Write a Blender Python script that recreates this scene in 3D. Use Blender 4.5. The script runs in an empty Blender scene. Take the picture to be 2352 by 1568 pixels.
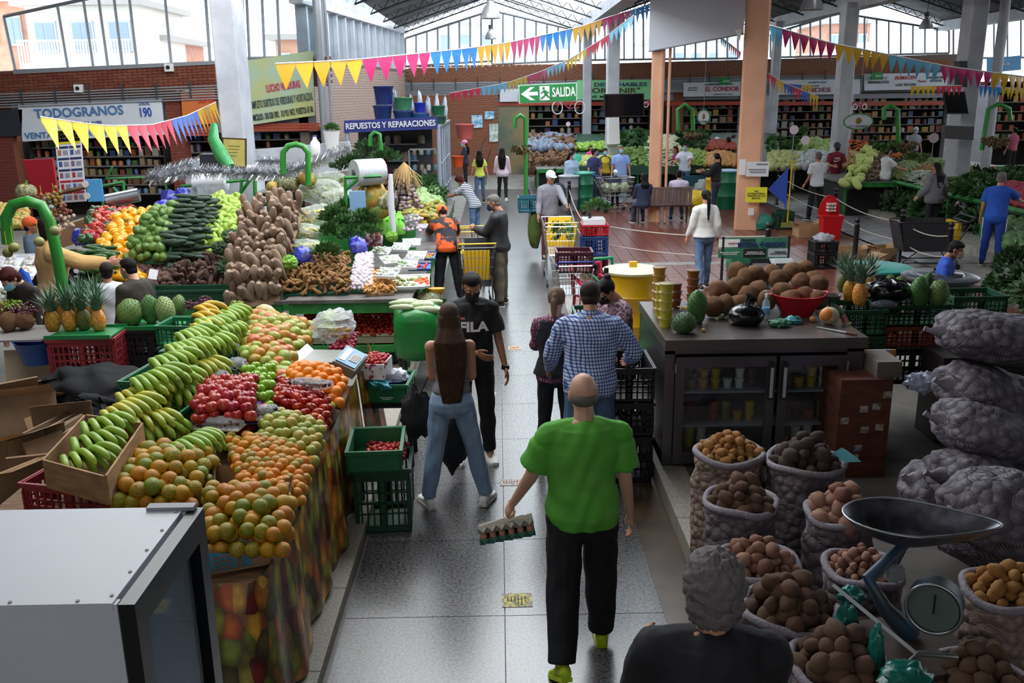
import bpy,math,random
import numpy as np
from mathutils import Vector,Matrix,Euler,noise
random.seed(7)
SC=bpy.context.scene;COL=SC.collection
R=math.radians;PI=math.pi
# ---------------------------------------------------------------- camera
CH,FPX,YAW,PITCH,ROLL=3.25,2080.0,0.012,0.268,0.012
_f=Vector((math.sin(YAW)*math.cos(PITCH),math.cos(YAW)*math.cos(PITCH),-math.sin(PITCH)))
_r0=Vector((math.cos(YAW),-math.sin(YAW),0));_u0=_r0.cross(_f)
_r=math.cos(ROLL)*_r0-math.sin(ROLL)*_u0;_u=math.sin(ROLL)*_r0+math.cos(ROLL)*_u0
cam=bpy.data.cameras.new('camera');camo=bpy.data.objects.new('camera',cam);COL.objects.link(camo)
cam.sensor_width=36;cam.lens=FPX/2352*36;cam.clip_start=.05;cam.clip_end=400
camo.matrix_world=Matrix(((_r.x,_u.x,-_f.x,0),(_r.y,_u.y,-_f.y,0),(_r.z,_u.z,-_f.z,CH),(0,0,0,1)))
SC.camera=camo
# ---------------------------------------------------------------- world, light, exposure
W=bpy.data.worlds.new('overcast');SC.world=W;W.use_nodes=True
bg=W.node_tree.nodes['Background'];bg.inputs[0].default_value=(.86,.93,1,1);bg.inputs[1].default_value=4.2
def area(name,loc,sx,sy,power,col=(.95,.98,1),rot=(0,0,0)):
 l=bpy.data.lights.new(name,'AREA');l.shape='RECTANGLE';l.size=sx;l.size_y=sy;l.energy=power;l.color=col
 o=bpy.data.objects.new(name,l);o.location=loc;o.rotation_euler=rot;COL.objects.link(o);return o
area('skylight',(4,20,6.9),14,10,2100)
area('skylight',(-1,12.5,6.2),6,5,800)
area('skylight',(-3.2,8,5.6),3,5,260)  # soft fill lamp added over the near left stall, not a roof opening
area('skylight',(10,28,6.9),12,8,2500)
area('skylight',(11,20,6.9),6,6,1200)  # extra lamp added to brighten the long right stall
area('skylight',(-7.5,18,6.6),6,7,520)
area('skylight',(0,31,6.6),5,8,480)
area('skylight',(-1.6,3.4,5.6),2.5,3,34)  # foreground fill lamp added to brighten the fridge top
area('window_light',(-.5,-2.6,3.6),6,2,75,rot=(R(82),0,0))  # fill lamp added behind the camera for near front faces, no window there
SC.view_settings.view_transform='Standard';SC.view_settings.look='None'
SC.view_settings.gamma=1;SC.view_settings.exposure=0.0;SC.view_settings.use_curve_mapping=False
SC.cycles.use_denoising=True
SC.cycles.max_bounces=6;SC.cycles.diffuse_bounces=3;SC.cycles.glossy_bounces=3;SC.cycles.transparent_max_bounces=12
SC.cycles.sample_clamp_indirect=4;SC.cycles.caustics_reflective=False;SC.cycles.caustics_refractive=False
# ---------------------------------------------------------------- where a photo pixel meets a real plane
def _ray(px,py):return((px-1176)/FPX)*_r-((py-784)/FPX)*_u+_f
def atz(px,py,z):d=_ray(px,py);return Vector((0,0,CH))+d*((z-CH)/d.z)
def aty(px,py,y):d=_ray(px,py);return Vector((0,0,CH))+d*(y/d.y)
def atx(px,py,x):d=_ray(px,py);return Vector((0,0,CH))+d*(x/d.x)
# ---------------------------------------------------------------- materials
MATS={}
def nt(name):
 m=bpy.data.materials.new(name);m.use_nodes=True;return m,m.node_tree.nodes,m.node_tree.links,m.node_tree.nodes['Principled BSDF']
def srgb(h):
 if isinstance(h,str):
  c=[int(h[i:i+2],16)/255 for i in(0,2,4)]
  return tuple((x/12.92 if x<=.04045 else((x+.055)/1.055)**2.4)for x in c)
 return tuple(h)
def mat(name,col,rough=.6,metal=0,var=0,vscale=8,col2=None,bump=0,bscale=40,rnd=0,trans=0,alpha=1,stretch=None,coat=0,emit=0,contrast=None,spec=.5):
 """var/col2: noise blend to a second colour; rnd: per-object random hue and value shift; bump: fine relief"""
 if name in MATS:return MATS[name]
 m,N,L,P=nt(name);c1=srgb(col)+(1,)
 P.inputs['Roughness'].default_value=rough;P.inputs['Metallic'].default_value=metal
 P.inputs['Specular IOR Level'].default_value=spec
 if coat:P.inputs['Coat Weight'].default_value=coat;P.inputs['Coat Roughness'].default_value=.15
 if trans:P.inputs['Transmission Weight'].default_value=trans
 if alpha<1:P.inputs['Alpha'].default_value=alpha
 out=None;co=None
 if col2 or var or bump:
  tc=N.new('ShaderNodeTexCoord');co=tc.outputs['Object']
  if stretch:
   mp=N.new('ShaderNodeMapping');mp.inputs['Scale'].default_value=stretch;L.new(co,mp.inputs[0]);co=mp.outputs[0]
 if col2 or var:
  n=N.new('ShaderNodeTexNoise');n.inputs['Scale'].default_value=vscale;n.inputs['Detail'].default_value=4;L.new(co,n.inputs['Vector'])
  c2=srgb(col2)+(1,)if col2 else tuple(x*(1-var)for x in c1[:3])+(1,)
  r=N.new('ShaderNodeValToRGB');lo,hi=contrast or(.38,.62)
  r.color_ramp.elements[0].position=lo;r.color_ramp.elements[1].position=hi
  r.color_ramp.elements[0].color=c1;r.color_ramp.elements[1].color=c2
  if rnd and col2:
   oi=N.new('ShaderNodeObjectInfo');a=N.new('ShaderNodeMath');a.operation='MULTIPLY_ADD';a.inputs[1].default_value=rnd*.9;a.inputs[2].default_value=-rnd*.45
   L.new(oi.outputs['Random'],a.inputs[0]);b=N.new('ShaderNodeMath');b.operation='ADD';L.new(a.outputs[0],b.inputs[0]);L.new(n.outputs[0],b.inputs[1]);L.new(b.outputs[0],r.inputs[0])
  else:L.new(n.outputs[0],r.inputs[0])
  out=r.outputs[0]
 if rnd:
  oi=N.new('ShaderNodeObjectInfo');h=N.new('ShaderNodeHueSaturation')
  mr=N.new('ShaderNodeMapRange');mr.inputs[3].default_value=1-rnd*.45;mr.inputs[4].default_value=1+rnd*.12
  mh=N.new('ShaderNodeMath');mh.operation='MULTIPLY';mh.inputs[1].default_value=37.7;mf=N.new('ShaderNodeMath');mf.operation='FRACT'
  L.new(oi.outputs['Random'],mh.inputs[0]);L.new(mh.outputs[0],mf.inputs[0])
  m2=N.new('ShaderNodeMapRange');m2.inputs[3].default_value=.5-rnd*.03;m2.inputs[4].default_value=.5+rnd*.03
  L.new(oi.outputs['Random'],mr.inputs[0]);L.new(mr.outputs[0],h.inputs['Value']);L.new(mf.outputs[0],m2.inputs[0]);L.new(m2.outputs[0],h.inputs['Hue'])
  if out:L.new(out,h.inputs['Color'])
  else:h.inputs['Color'].default_value=c1
  out=h.outputs[0]
 if out:L.new(out,P.inputs['Base Color'])
 else:P.inputs['Base Color'].default_value=c1
 if bump:
  nb=N.new('ShaderNodeTexNoise');nb.inputs['Scale'].default_value=bscale;nb.inputs['Detail'].default_value=3;L.new(co,nb.inputs['Vector'])
  B=N.new('ShaderNodeBump');B.inputs['Strength'].default_value=min(1,bump);B.inputs['Distance'].default_value=.01;L.new(nb.outputs[0],B.inputs['Height']);L.new(B.outputs[0],P.inputs['Normal'])
 if emit:P.inputs['Emission Color'].default_value=c1;P.inputs['Emission Strength'].default_value=emit
 MATS[name]=m;return m
def plain(h,rough=.55,metal=0,**k):return mat('m_%s_%d_%d'%(h,rough*100,metal*10),h,rough,metal,**k)
# ---------------------------------------------------------------- mesh builder
class MB:
 def __init__(s):s.v=[];s.f=[];s.sm=True
 def add(s,vs,fs):
  o=len(s.v);s.v.extend([tuple(p)for p in vs]);s.f.extend([tuple(i+o for i in f)for f in fs]);return s
 def box(s,c,d,rot=None):
  x,y,z=d[0]/2,d[1]/2,d[2]/2;c=Vector(c)
  p=[Vector(q)for q in((-x,-y,-z),(x,-y,-z),(x,y,-z),(-x,y,-z),(-x,-y,z),(x,-y,z),(x,y,z),(-x,y,z))]
  if rot is not None:M=rot if isinstance(rot,Matrix)else Euler(rot).to_matrix();p=[M@q for q in p]
  return s.add([q+c for q in p],[(0,3,2,1),(4,5,6,7),(0,1,5,4),(1,2,6,5),(2,3,7,6),(3,0,4,7)])
 def bb(s,x0,x1,y0,y1,z0,z1):return s.box(((x0+x1)/2,(y0+y1)/2,(z0+z1)/2),(abs(x1-x0),abs(y1-y0),abs(z1-z0)))
 def loft(s,rings,cap=True,closed=True):
  n=len(rings[0]);o=len(s.v)
  for r in rings:s.v.extend([tuple(p)for p in r])
  m=n if closed else n-1
  for i in range(len(rings)-1):
   a,b=o+i*n,o+(i+1)*n
   for j in range(m):k=(j+1)%n;s.f.append((a+j,a+k,b+k,b+j))
  if cap and closed:
   s.f.append(tuple(o+j for j in reversed(range(n))));s.f.append(tuple(o+(len(rings)-1)*n+j for j in range(n)))
  return s
 def tube(s,pts,r,n=8,cap=True,sq=1.0):
  pts=[Vector(p)for p in pts];rs=r if isinstance(r,(list,tuple))else[r]*len(pts);rings=[];ref=None
  for i,p in enumerate(pts):
   t=(pts[min(i+1,len(pts)-1)]-pts[max(i-1,0)]).normalized()
   if ref is None:ref=Vector((0,0,1))if abs(t.z)<.9 else Vector((1,0,0))
   a=t.cross(ref).normalized();b=a.cross(t).normalized();ref=b
   rings.append([p+(a*math.cos(2*PI*j/n)+b*math.sin(2*PI*j/n)*sq)*rs[i]for j in range(n)])
  return s.loft(rings,cap)
 def cyl(s,c,r,h,n=16,r2=None):c=Vector(c);return s.tube([c,c+Vector((0,0,h))],[r,r if r2 is None else r2],n)
 def lathe(s,prof,c=(0,0,0),n=16,M=None):
  c=Vector(c);rings=[]
  for r,z in prof:
   ring=[Vector((max(r,1e-4)*math.cos(2*PI*j/n),max(r,1e-4)*math.sin(2*PI*j/n),z))for j in range(n)]
   rings.append([(M@p if M else p)+c for p in ring])
  return s.loft(rings,prof[0][0]>1e-3 or prof[-1][0]>1e-3 or True)
 def ell(s,c,r,n=12,m=8,M=None,fn=None):
  c=Vector(c);rings=[]
  for i in range(m+1):
   th=PI*i/m;th=min(max(th,.02),PI-.02);ring=[]
   for j in range(n):
    d=Vector((math.sin(th)*math.cos(2*PI*j/n),math.sin(th)*math.sin(2*PI*j/n),-math.cos(th)))
    k=fn(d)if fn else 1
    p=Vector((d.x*r[0]*k,d.y*r[1]*k,d.z*r[2]*k));ring.append((M@p if M else p)+c)
   rings.append(ring)
  return s.loft(rings)
 def capsule(s,a,b,ra,rb,n=10,flat=1.0):
  a,b=Vector(a),Vector(b);t=(b-a);L=t.length or 1e-6;t/=L
  P=[];Q=[]
  for k in(90,55,25):P.append((a-t*ra*math.sin(R(k)),max(ra*math.cos(R(k)),1e-4)))
  P+=[(a,ra),((a+b)/2,(ra+rb)/2),(b,rb)]
  for k in(25,55,90):P.append((b+t*rb*math.sin(R(k)),max(rb*math.cos(R(k)),1e-4)))
  return s.tube([p for p,_ in P],[q for _,q in P],n)
 def wall(s,o,u,v,n,t):
  "slab from corner o spanned by u,v, thickness t along -n"
  o,u,v,n=map(Vector,(o,u,v,n));p=[o,o+u,o+u+v,o+v]
  return s.add(p+[q-n*t for q in p],[(0,1,2,3),(7,6,5,4),(0,4,5,1),(1,5,6,2),(2,6,7,3),(3,7,4,0)])
 def mesh(s,name='m',smooth=True,ang=62):
  me=bpy.data.meshes.new(name);me.from_pydata(s.v,[],s.f);me.update()
  if smooth:
   me.polygons.foreach_set('use_smooth',[True]*len(me.polygons))
   try:me.set_sharp_from_angle(angle=R(ang))
   except Exception:pass
  return me
def setp(o,label=None,cat=None,group=None,kind=None):
 if label:o['label']=label
 if cat:o['category']=cat
 if group:o['group']=group
 if kind:o['kind']=kind
 return o
def obj(name,g,m=None,parent=None,loc=None,rot=None,scale=None,smooth=True,**k):
 me=g.mesh(name,smooth)if isinstance(g,MB)else g
 if m is not None:
  me.materials.clear()
  for q in(m if isinstance(m,(list,tuple))else[m]):me.materials.append(q)
 o=bpy.data.objects.new(name,me);COL.objects.link(o)
 if parent:o.parent=parent
 if loc is not None:o.location=loc
 if rot is not None:o.rotation_euler=rot
 if scale is not None:o.scale=scale if isinstance(scale,(tuple,list,Vector))else(scale,)*3
 return setp(o,**k)
def thing(name,label,cat,loc=(0,0,0),rz=0,group=None,rot=None):
 o=bpy.data.objects.new(name,None);COL.objects.link(o);o.location=loc;o.rotation_euler=rot or(0,0,rz);o.empty_display_size=.1
 return setp(o,label,cat,group)
def kids(o):return[c for c in o.children]
def dup(o,loc=None,rz=None,label=None,parent=None,group=None,rot=None):
 c=o.copy();COL.objects.link(c)
 if parent:c.parent=parent
 for ch in o.children:
  d=ch.copy();COL.objects.link(d);d.parent=c
  for g in ch.children:e=g.copy();COL.objects.link(e);e.parent=d
 if loc is not None:c.location=loc
 if rz is not None:c.rotation_euler=(0,0,rz)
 if rot is not None:c.rotation_euler=rot
 return setp(c,label,None,group)
def struct(name,g,m,parent=None,**k):
 o=obj(name,g,m,parent,**k)
 if not parent:o['kind']='structure'
 return o
FB=bpy.data.fonts.load('<builtin>')if False else None
def text(body,size,m,parent=None,loc=(0,0,0),rot=(PI/2,0,0),width=None,bold=0,depth=.003,align='CENTER',name='lettering',shear=0,spacing=1,**k):
 "flat lettering as one mesh, extruded a little"
 c=bpy.data.curves.new(name,'FONT');c.body=body;c.size=size;c.align_x=align;c.align_y='CENTER';c.extrude=depth;c.offset=bold;c.shear=shear;c.space_character=spacing;c.resolution_u=3
 t=bpy.data.objects.new('tmp',c);COL.objects.link(t);me=bpy.data.meshes.new_from_object(t.evaluated_get(bpy.context.evaluated_depsgraph_get()));bpy.data.objects.remove(t)
 if width and len(me.vertices):
  xs=[v.co.x for v in me.vertices];q=width/max(1e-4,max(xs)-min(xs))
  for v in me.vertices:v.co.x*=q
 o=obj(name,me,m,parent,loc,rot);return setp(o,**k)
def rj(a):return random.uniform(-a,a)
def evalmesh(mb,voxel,smooth=3,sfac=.5,fn=None,name='body'):
 "overlapping closed pieces -> one continuous surface"
 me=bpy.data.meshes.new(name);me.from_pydata(mb.v,[],mb.f);o=bpy.data.objects.new('tmp',me);COL.objects.link(o)
 r=o.modifiers.new('r','REMESH');r.mode='VOXEL';r.voxel_size=voxel;r.use_smooth_shade=True
 if smooth:s=o.modifiers.new('s','SMOOTH');s.iterations=smooth;s.factor=sfac
 dg=bpy.context.evaluated_depsgraph_get();out=bpy.data.meshes.new_from_object(o.evaluated_get(dg),depsgraph=dg)
 bpy.data.objects.remove(o);bpy.data.meshes.remove(me);out.name=name
 if fn:
  co=np.empty(len(out.vertices)*3,np.float32);out.vertices.foreach_get('co',co);co=fn(co.reshape(-1,3));out.vertices.foreach_set('co',co.astype(np.float32).ravel());out.update()
 return out
def meshdata(me):
 co=np.empty(len(me.vertices)*3,np.float32);me.vertices.foreach_get('co',co)
 return co.reshape(-1,3),[tuple(p.vertices)for p in me.polygons]
 # ================================================================ setting
def glassmat():
 m,N,L,P=nt('window_glass');N.remove(P);o=N['Material Output']
 t=N.new('ShaderNodeBsdfTransparent');t.inputs[0].default_value=(.9,.95,.97,1);g=N.new('ShaderNodeBsdfGlossy');g.inputs['Roughness'].default_value=.03
 mx=N.new('ShaderNodeMixShader');mx.inputs[0].default_value=.08;L.new(t.outputs[0],mx.inputs[1]);L.new(g.outputs[0],mx.inputs[2]);L.new(mx.outputs[0],o.inputs[0]);return m
GLASS=glassmat()
def foilmat(name,col,fac=.35,rough=.12,wr=30,tint=(1,1,1)):
 "thin clear plastic: mostly see-through, crinkled shine"
 m,N,L,P=nt(name);o=N['Material Output'];P.inputs['Base Color'].default_value=srgb(col)+(1,);P.inputs['Roughness'].default_value=rough
 tc=N.new('ShaderNodeTexCoord');n=N.new('ShaderNodeTexNoise');n.inputs['Scale'].default_value=wr;n.inputs['Detail'].default_value=5;L.new(tc.outputs['Object'],n.inputs[0])
 b=N.new('ShaderNodeBump');b.inputs['Strength'].default_value=1;b.inputs['Distance'].default_value=.03;L.new(n.outputs[0],b.inputs['Height']);L.new(b.outputs[0],P.inputs['Normal'])
 t=N.new('ShaderNodeBsdfTransparent');t.inputs[0].default_value=tint+(1,);mx=N.new('ShaderNodeMixShader');mx.inputs[0].default_value=fac
 L.new(t.outputs[0],mx.inputs[1]);L.new(P.outputs[0],mx.inputs[2]);L.new(mx.outputs[0],o.inputs[0]);return m
FOIL=foilmat('clear_plastic_film','e8eef2',.3)
FOILG=foilmat('green_tinted_bag','9fb48a',.3)
white=mat('white_paint','bfc1c8',.6,var=.18,vscale=2.2,bump=.2,bscale=30)
gray=plain('8b8d92',.5);dgray=plain('3c3e42',.5);steel=plain('a9acb0',.32,.9);black=plain('141416',.5)
def stallgreen():return mat('stall_green','2f8a3c',.45,col2='246b30',vscale=5)
GREEN=stallgreen();HOOP=mat('hoop_green','2f8431',.35)
orange=mat('orange_paint','e2a987',.5,var=.12,vscale=1.5,bump=.15,bscale=60)
brickm=mat('brick','8a4a36',.85,col2='6b3527',vscale=30,rnd=.35,bump=.4,bscale=90)
brickp=mat('pale_brick','bca596',.85,col2='a48c80',vscale=30,rnd=.25)
mortar=mat('mortar','77695f',.9,var=.2,vscale=9)
corr=mat('roof_sheet','8f9298',.55,col2='6d6f74',vscale=1.2,metal=.3)
redshut=mat('red_shutter','a8432a',.5,var=.15)
def terrazzo():
 m,N,L,P=nt('terrazzo');tc=N.new('ShaderNodeTexCoord')
 v=N.new('ShaderNodeTexVoronoi');v.inputs['Scale'].default_value=60;v.inputs['Randomness'].default_value=1;L.new(tc.outputs['Object'],v.inputs[0])
 n=N.new('ShaderNodeTexNoise');n.inputs['Scale'].default_value=52;n.inputs['Detail'].default_value=3;L.new(tc.outputs['Object'],n.inputs[0])
 r=N.new('ShaderNodeValToRGB');e=r.color_ramp.elements;e[0].position=.38;e[0].color=(.035,.035,.04,1);e[1].position=.46;e[1].color=(.12,.117,.12,1)
 e2=r.color_ramp.elements.new(.72);e2.color=(.215,.208,.2,1);L.new(n.outputs[0],r.inputs[0])
 n2=N.new('ShaderNodeTexNoise');n2.inputs['Scale'].default_value=.7;L.new(tc.outputs['Object'],n2.inputs[0])
 mx=N.new('ShaderNodeMixRGB');mx.blend_type='MULTIPLY';mx.inputs[0].default_value=.35;L.new(r.outputs[0],mx.inputs[1]);L.new(n2.outputs[0],mx.inputs[2])
 mx2=N.new('ShaderNodeMixRGB');mx2.blend_type='MULTIPLY';mx2.inputs[0].default_value=.25;L.new(mx.outputs[0],mx2.inputs[1]);L.new(v.outputs['Color'],mx2.inputs[2])
 L.new(mx2.outputs[0],P.inputs['Base Color']);P.inputs['Roughness'].default_value=.27;P.inputs['Specular IOR Level'].default_value=.65;return m
TERR=terrazzo()
kerbm=mat('pale_terrazzo','aba49a',.6,col2='8d867c',vscale=60,contrast=(.3,.55))
tilem=mat('red_floor_tile','7d4a3d',.27,col2='6a3a30',vscale=3,rnd=.4,spec=.7)
conc=mat('concrete','8f8c86',.7,col2='7b7872',vscale=4)
fl=struct('floor',MB().bb(-16,24,-3,40,-.3,-.012),conc)
fl['label']='market hall floor'
sl=MB().bb(-.5,.5,-.5,.5,-.01,0).mesh('slab',False);sl.materials.append(TERR)
for j in range(32):
 for i in range(2):
  o=bpy.data.objects.new('paving_slab',sl);COL.objects.link(o);o.parent=fl;o.location=(-.52+i*1.03,-1+j*1.03+.5,0);o.scale=(1.024,1.024,1)
far=MB()
for j in range(7):far.bb(1.0,8.6,27.6+j*1.03,27.6+j*1.03+1.022,-.01,0)
for j in range(5):far.bb(8.0,10.0,17.0+j*2.1,17.0+j*2.1+2.09,-.01,0)
obj('paving_slab',far,mat('worn_floor','9b9a9c',.35,col2='77767a',vscale=3),fl,kind='stuff')
tm=MB().bb(-.143,.143,-.143,.143,-.012,0).mesh('tile',False);tm.materials.append(tilem);rest=MB();cnt=0
for j in range(49):
 y=12.9+j*.3
 if 15<=j<=15:continue
 for i in range(26):
  x=1.35+i*.3
  if x>8.0-max(0,(y-20))*.02 or(x<2.2 and y>19):continue
  if cnt<300:o=bpy.data.objects.new('tile',tm);COL.objects.link(o);o.parent=fl;o.location=(x,y,0);cnt+=1
  else:rest.bb(x-.143,x+.143,y-.143,y+.143,-.012,0)
obj('tile',rest,tilem,fl,kind='stuff')
obj('tile_joints',MB().bb(1.3,8.1,12.75,27.6,-.013,-.0085),plain('2b2422',.8),fl)
obj('paving_band',MB().bb(1.2,8.1,17.26,17.54,-.012,.001),conc,fl)
def platform(n,x0,x1,y0,y1,h=.1,m=None):
 p=struct('floor_%d'%n,MB().bb(x0,x1,y0,y1,-.012,h),m or conc)
 return p
p1=platform(2,-4.4,-1.32,0,11.6,.08);kn=int(11.6/.9)
for j in range(kn):obj('kerb_stone',MB().bb(-1.32,-1.06,j*.9,j*.9+.893,0,.085),kerbm,p1)
p2=platform(3,1.55,6.5,.5,9.4,.15,mat('dark_floor','5d5852',.7,col2='4a4641',vscale=4))
for j in range(9):obj('kerb_stone',MB().bb(1.3,1.55,.8+j*.9,.8+j*.9+.893,0,.155),kerbm,p2)
obj('floor_strip',MB().bb(1.02,1.3,0,8.0,-.01,.004),mat('brown_wet_floor','57442f',.35,col2='3d3022',vscale=3),p2)  # strip mottled in two browns beside the right kerb
p3=struct('floor_4',MB().add([(9.3,14.5,-.01),(16,14.5,-.01),(16,26.6,-.01),(9.9,26.6,-.01),(9.3,14.5,.16),(16,14.5,.16),(16,26.6,.16),(9.9,26.6,.16)],[(0,3,2,1),(4,5,6,7),(0,1,5,4),(1,2,6,5),(2,3,7,6),(3,0,4,7)]),mat('pale_concrete','9c978d',.7,col2='847f76',vscale=5))
def sticker(px,py,w,d,c1,c2,label):
 p=atz(px,py,0);g=MB().bb(-w/2,w/2,-d/2,d/2,.001,.003)
 t=obj('floor_sticker',g,mat('st'+c1,c1,.5,col2='77736d',vscale=26,contrast=(.45,.5)),label=label,cat='sticker',loc=(p.x,p.y,0))
 for k in range(7):
  a=w*.38;obj('print',MB().bb(-a+k*a/3.3-.012,-a+k*a/3.3+.016,rj(d*.25)-.03,rj(d*.1)+.05,.003,.0036),mat('sp'+c2,c2,.5,col2=c1,vscale=30),t)
sticker(1188,1378,.2,.17,'c8b82c','3f3a2a','worn yellow square sticker on the dark floor left of the egg carrier\'s feet')
sticker(1174,1108,.2,.13,'b9b0a8','9a5a44','worn white and red sticker on the aisle floor between the two shopping groups')
sticker(1182,799,.17,.18,'c79a6a','8a6a4a','faded orange sticker on the aisle floor beyond the man in the logo t-shirt')
sticker(1125,905,.14,.14,'b7a396','4a7fa0','small faded sticker on the floor beside the black trousers')
# ---- walls
LY=25.0
def quad(px,Y,t=.06,fn=None):
 "slab whose four corners stand on the vertical plane y=Y"
 P=[aty(x,y,Y)for x,y in px];g=MB();g.add(P+[p+Vector((0,t,0))for p in P],[(0,1,2,3),(7,6,5,4),(0,4,5,1),(1,5,6,2),(2,6,7,3),(3,7,4,0)]);return g
wl=struct('wall_left',quad([(-260,174),(745,133),(745,196),(-260,232)],LY+.14,.3),mortar)
wl['label']='brown brick wall band above the left shops'
bm=MB().bb(-.125,.125,-.12,.0,-.033,.033).mesh('brick',False);bm.materials.append(brickm);cnt=0;rest=MB()
for k in range(12):
 for i in range(62):
  x=-16.3+i*.262+(k%2)*.131
  f=(x+12.7)/8.0;zt=3.92+.3*f-.04;zb=3.17+.3*f
  z=zt-k*.075
  if x>-4.5 or z<zb:continue
  if x>-13.2 and cnt<300:o=bpy.data.objects.new('brick',bm);COL.objects.link(o);o.parent=wl;o.location=(x,LY+.13,z);o.rotation_euler.y=-.035;cnt+=1
  else:rest.bb(x-.125,x+.125,LY+.01,LY+.13,z-.033,z+.033)
obj('brick',rest,brickm,wl,kind='stuff')
def glazing(n,px,Y,nm,mull=.05,frame=.07,skip=(),m=None,even=True):
 "window with frame, mullions and one pane per bay; px = tl,tr,br,bl"
 P=[aty(x,y,Y)for x,y in px];w=thing_struct('window_%d'%n);m=m or gray;g=MB()
 for a,b in((0,1),(1,2),(2,3),(3,0)):g.tube([P[a],P[b]],frame*.6,4)
 obj('window_frame',g,m,w);pos=list(nm)if not isinstance(nm,int)else[i/(nm+1)for i in range(1,nm+1)]
 for f in pos:
  a=P[0].lerp(P[1],f);b=P[3].lerp(P[2],f);c=(a+b)/2;h=(a-b).length
  obj('mullion',MB().tube([b,a],mull*.75,4),m,w)
 e=[0]+pos+[1]
 for u,v in zip(e,e[1:]):
  q=[P[0].lerp(P[1],u),P[0].lerp(P[1],v),P[3].lerp(P[2],v),P[3].lerp(P[2],u)];g=MB();g.add(q+[p+Vector((0,.008,0))for p in q],[(0,1,2,3),(7,6,5,4),(0,4,5,1),(2,6,7,3)]);obj('pane',g,GLASS,w,smooth=False)
 return w
def thing_struct(name):
 o=bpy.data.objects.new(name,None);COL.objects.link(o);o['kind']='structure';return o
blueframe=plain('6f6fa0',.5)
glazing(1,[(8,38),(468,-60),(483,145),(36,167)],LY+.1,[.27,.40,.475,.55,.625,.8],m=gray)
glazing(2,[(553,-60),(738,-60),(745,130),(562,134)],LY+.1,[.06,.25,.44],m=gray)
obj('window_sill',quad([(30,160),(745,128),(745,136),(30,170)],LY-.02,.25),gray,bpy.data.objects['window_1'])
def conduit_run(n,a,b,Y,rows,pitch=6,r=.02):
 w=thing_struct('trim_%d'%n)
 for k in range(rows):
  p=aty(a[0],a[1]+k*pitch,Y);q=aty(b[0],b[1]+k*pitch,Y);obj('conduit',MB().tube([p,q],r,6),gray,w)
 for f in range(8):
  p=aty(a[0],a[1]-3,Y).lerp(aty(b[0],b[1]-3,Y),f/8+.05);obj('bracket',MB().box((p.x,Y-.01,p.z-.0028*pitch*rows),(.05,.05,.012*pitch*rows*Y/25)),dgray,w)
 return w
conduit_run(1,(-60,219),(560,194),LY-.12,6)
pm=MB()
for n,(x0,x1,yt)in enumerate([(378,412,215),(-40,12,215)]):
 P=aty(x0,yt,LY);Q=aty(x1,yt,LY);g=MB().bb(P.x,Q.x,LY,LY+.5,0,P.z)
 o=struct('column_%d'%(n+1),g,brickm)
 g=MB()
 for k in range(int(P.z/.08)):g.bb(P.x-.004,Q.x+.004,LY-.012,LY,k*.08+.006,k*.08+.074)
 obj('brick',g,brickm,o,kind='stuff')
A=aty(745,150,27);B=aty(930,156,38)
def rwx(y):return A.x+(y-A.y)*(B.x-A.x)/(B.y-A.y)
g=MB();zt=4.18
def rw(g,y0,y1,z0,z1,t=.25,off=0):
 a=[(rwx(y0)-off,y0),(rwx(y1)-off,y1)];v=[(a[0][0]-t,a[0][1]),(a[0][0],a[0][1]),(a[1][0],a[1][1]),(a[1][0]-t,a[1][1])]
 return g.add([(x,y,z0)for x,y in v]+[(x,y,z1)for x,y in v],[(0,3,2,1),(4,5,6,7),(0,1,5,4),(1,2,6,5),(2,3,7,6),(3,0,4,7)])
wr=struct('wall_return',rw(MB(),25.2,38,0,zt,.25),mortar)
g=MB()
for k in range(52):
 for i in range(42):
  y=25.4+i*.3+(k%2)*.15
  if y<37.8 and(k*.08<zt-.1):rw(g,y,y+.288,k*.08,k*.08+.07,.02,-.015)
obj('brick',g,brickp,wr,kind='stuff',smooth=False)
w3=thing_struct('window_3')
for i in range(14):
 y=25.6+i*.95;obj('mullion',rw(MB(),y,y+.12,zt,6.4,.3,-.02),white,w3)
 if i<13:obj('pane',rw(MB(),y+.12,y+.95,zt,6.4,.01,.1),GLASS,w3,smooth=False)
rw(g:=MB(),25,38.4,5.55,5.95,.35,-.12);struct('beam_1',g,white)
BY=38.0
wb=struct('wall_back',quad([(925,158),(1500,136),(2200,124),(2200,160),(1500,172),(925,190)][:1]+[(2200,124),(2200,172),(925,190)],BY,.3),mortar)
wb['label']='brown brick wall band above the back row of shops'
g=MB()
for k in range(9):
 for i in range(84):
  x=-3.7+i*.262+(k%2)*.131
  if x<18.2:g.bb(x,x+.25,BY-.03,BY+.01,4.3-k*.078-.036,4.3-k*.078+.036)
obj('brick',g,mat('back_brick','96644a',.85,col2='7c4f3a',vscale=30),wb,kind='stuff',smooth=False)
glazing(4,[(931,88),(1130,24),(1130,140),(931,152)],BY+.1,7,m=gray)
glazing(5,[(1130,24),(1332,72),(1332,138),(1130,148)],BY+.1,7,m=gray)
glazing(6,[(1345,70),(1500,20),(1500,136),(1345,138)],BY+.1,6,m=gray)
glazing(7,[(1500,20),(1695,72),(1695,134),(1500,136)],BY+.1,7,m=gray)
glazing(8,[(1770,78),(1930,30),(1930,128),(1770,132)],BY+.1,6,m=gray)
glazing(9,[(1930,30),(2180,70),(2180,122),(1930,128)],BY+.1,8,m=gray)
glazing(10,[(2190,40),(2500,40),(2500,130),(2190,134)],BY+.1,9,m=gray)
for n,(a,b)in enumerate([((925,194),(1330,186)),((1345,186),(1700,176)),((1770,176),(2190,168))]):
 conduit_run(5+n,a,b,BY-.15,7,3.6,.024)
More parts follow.
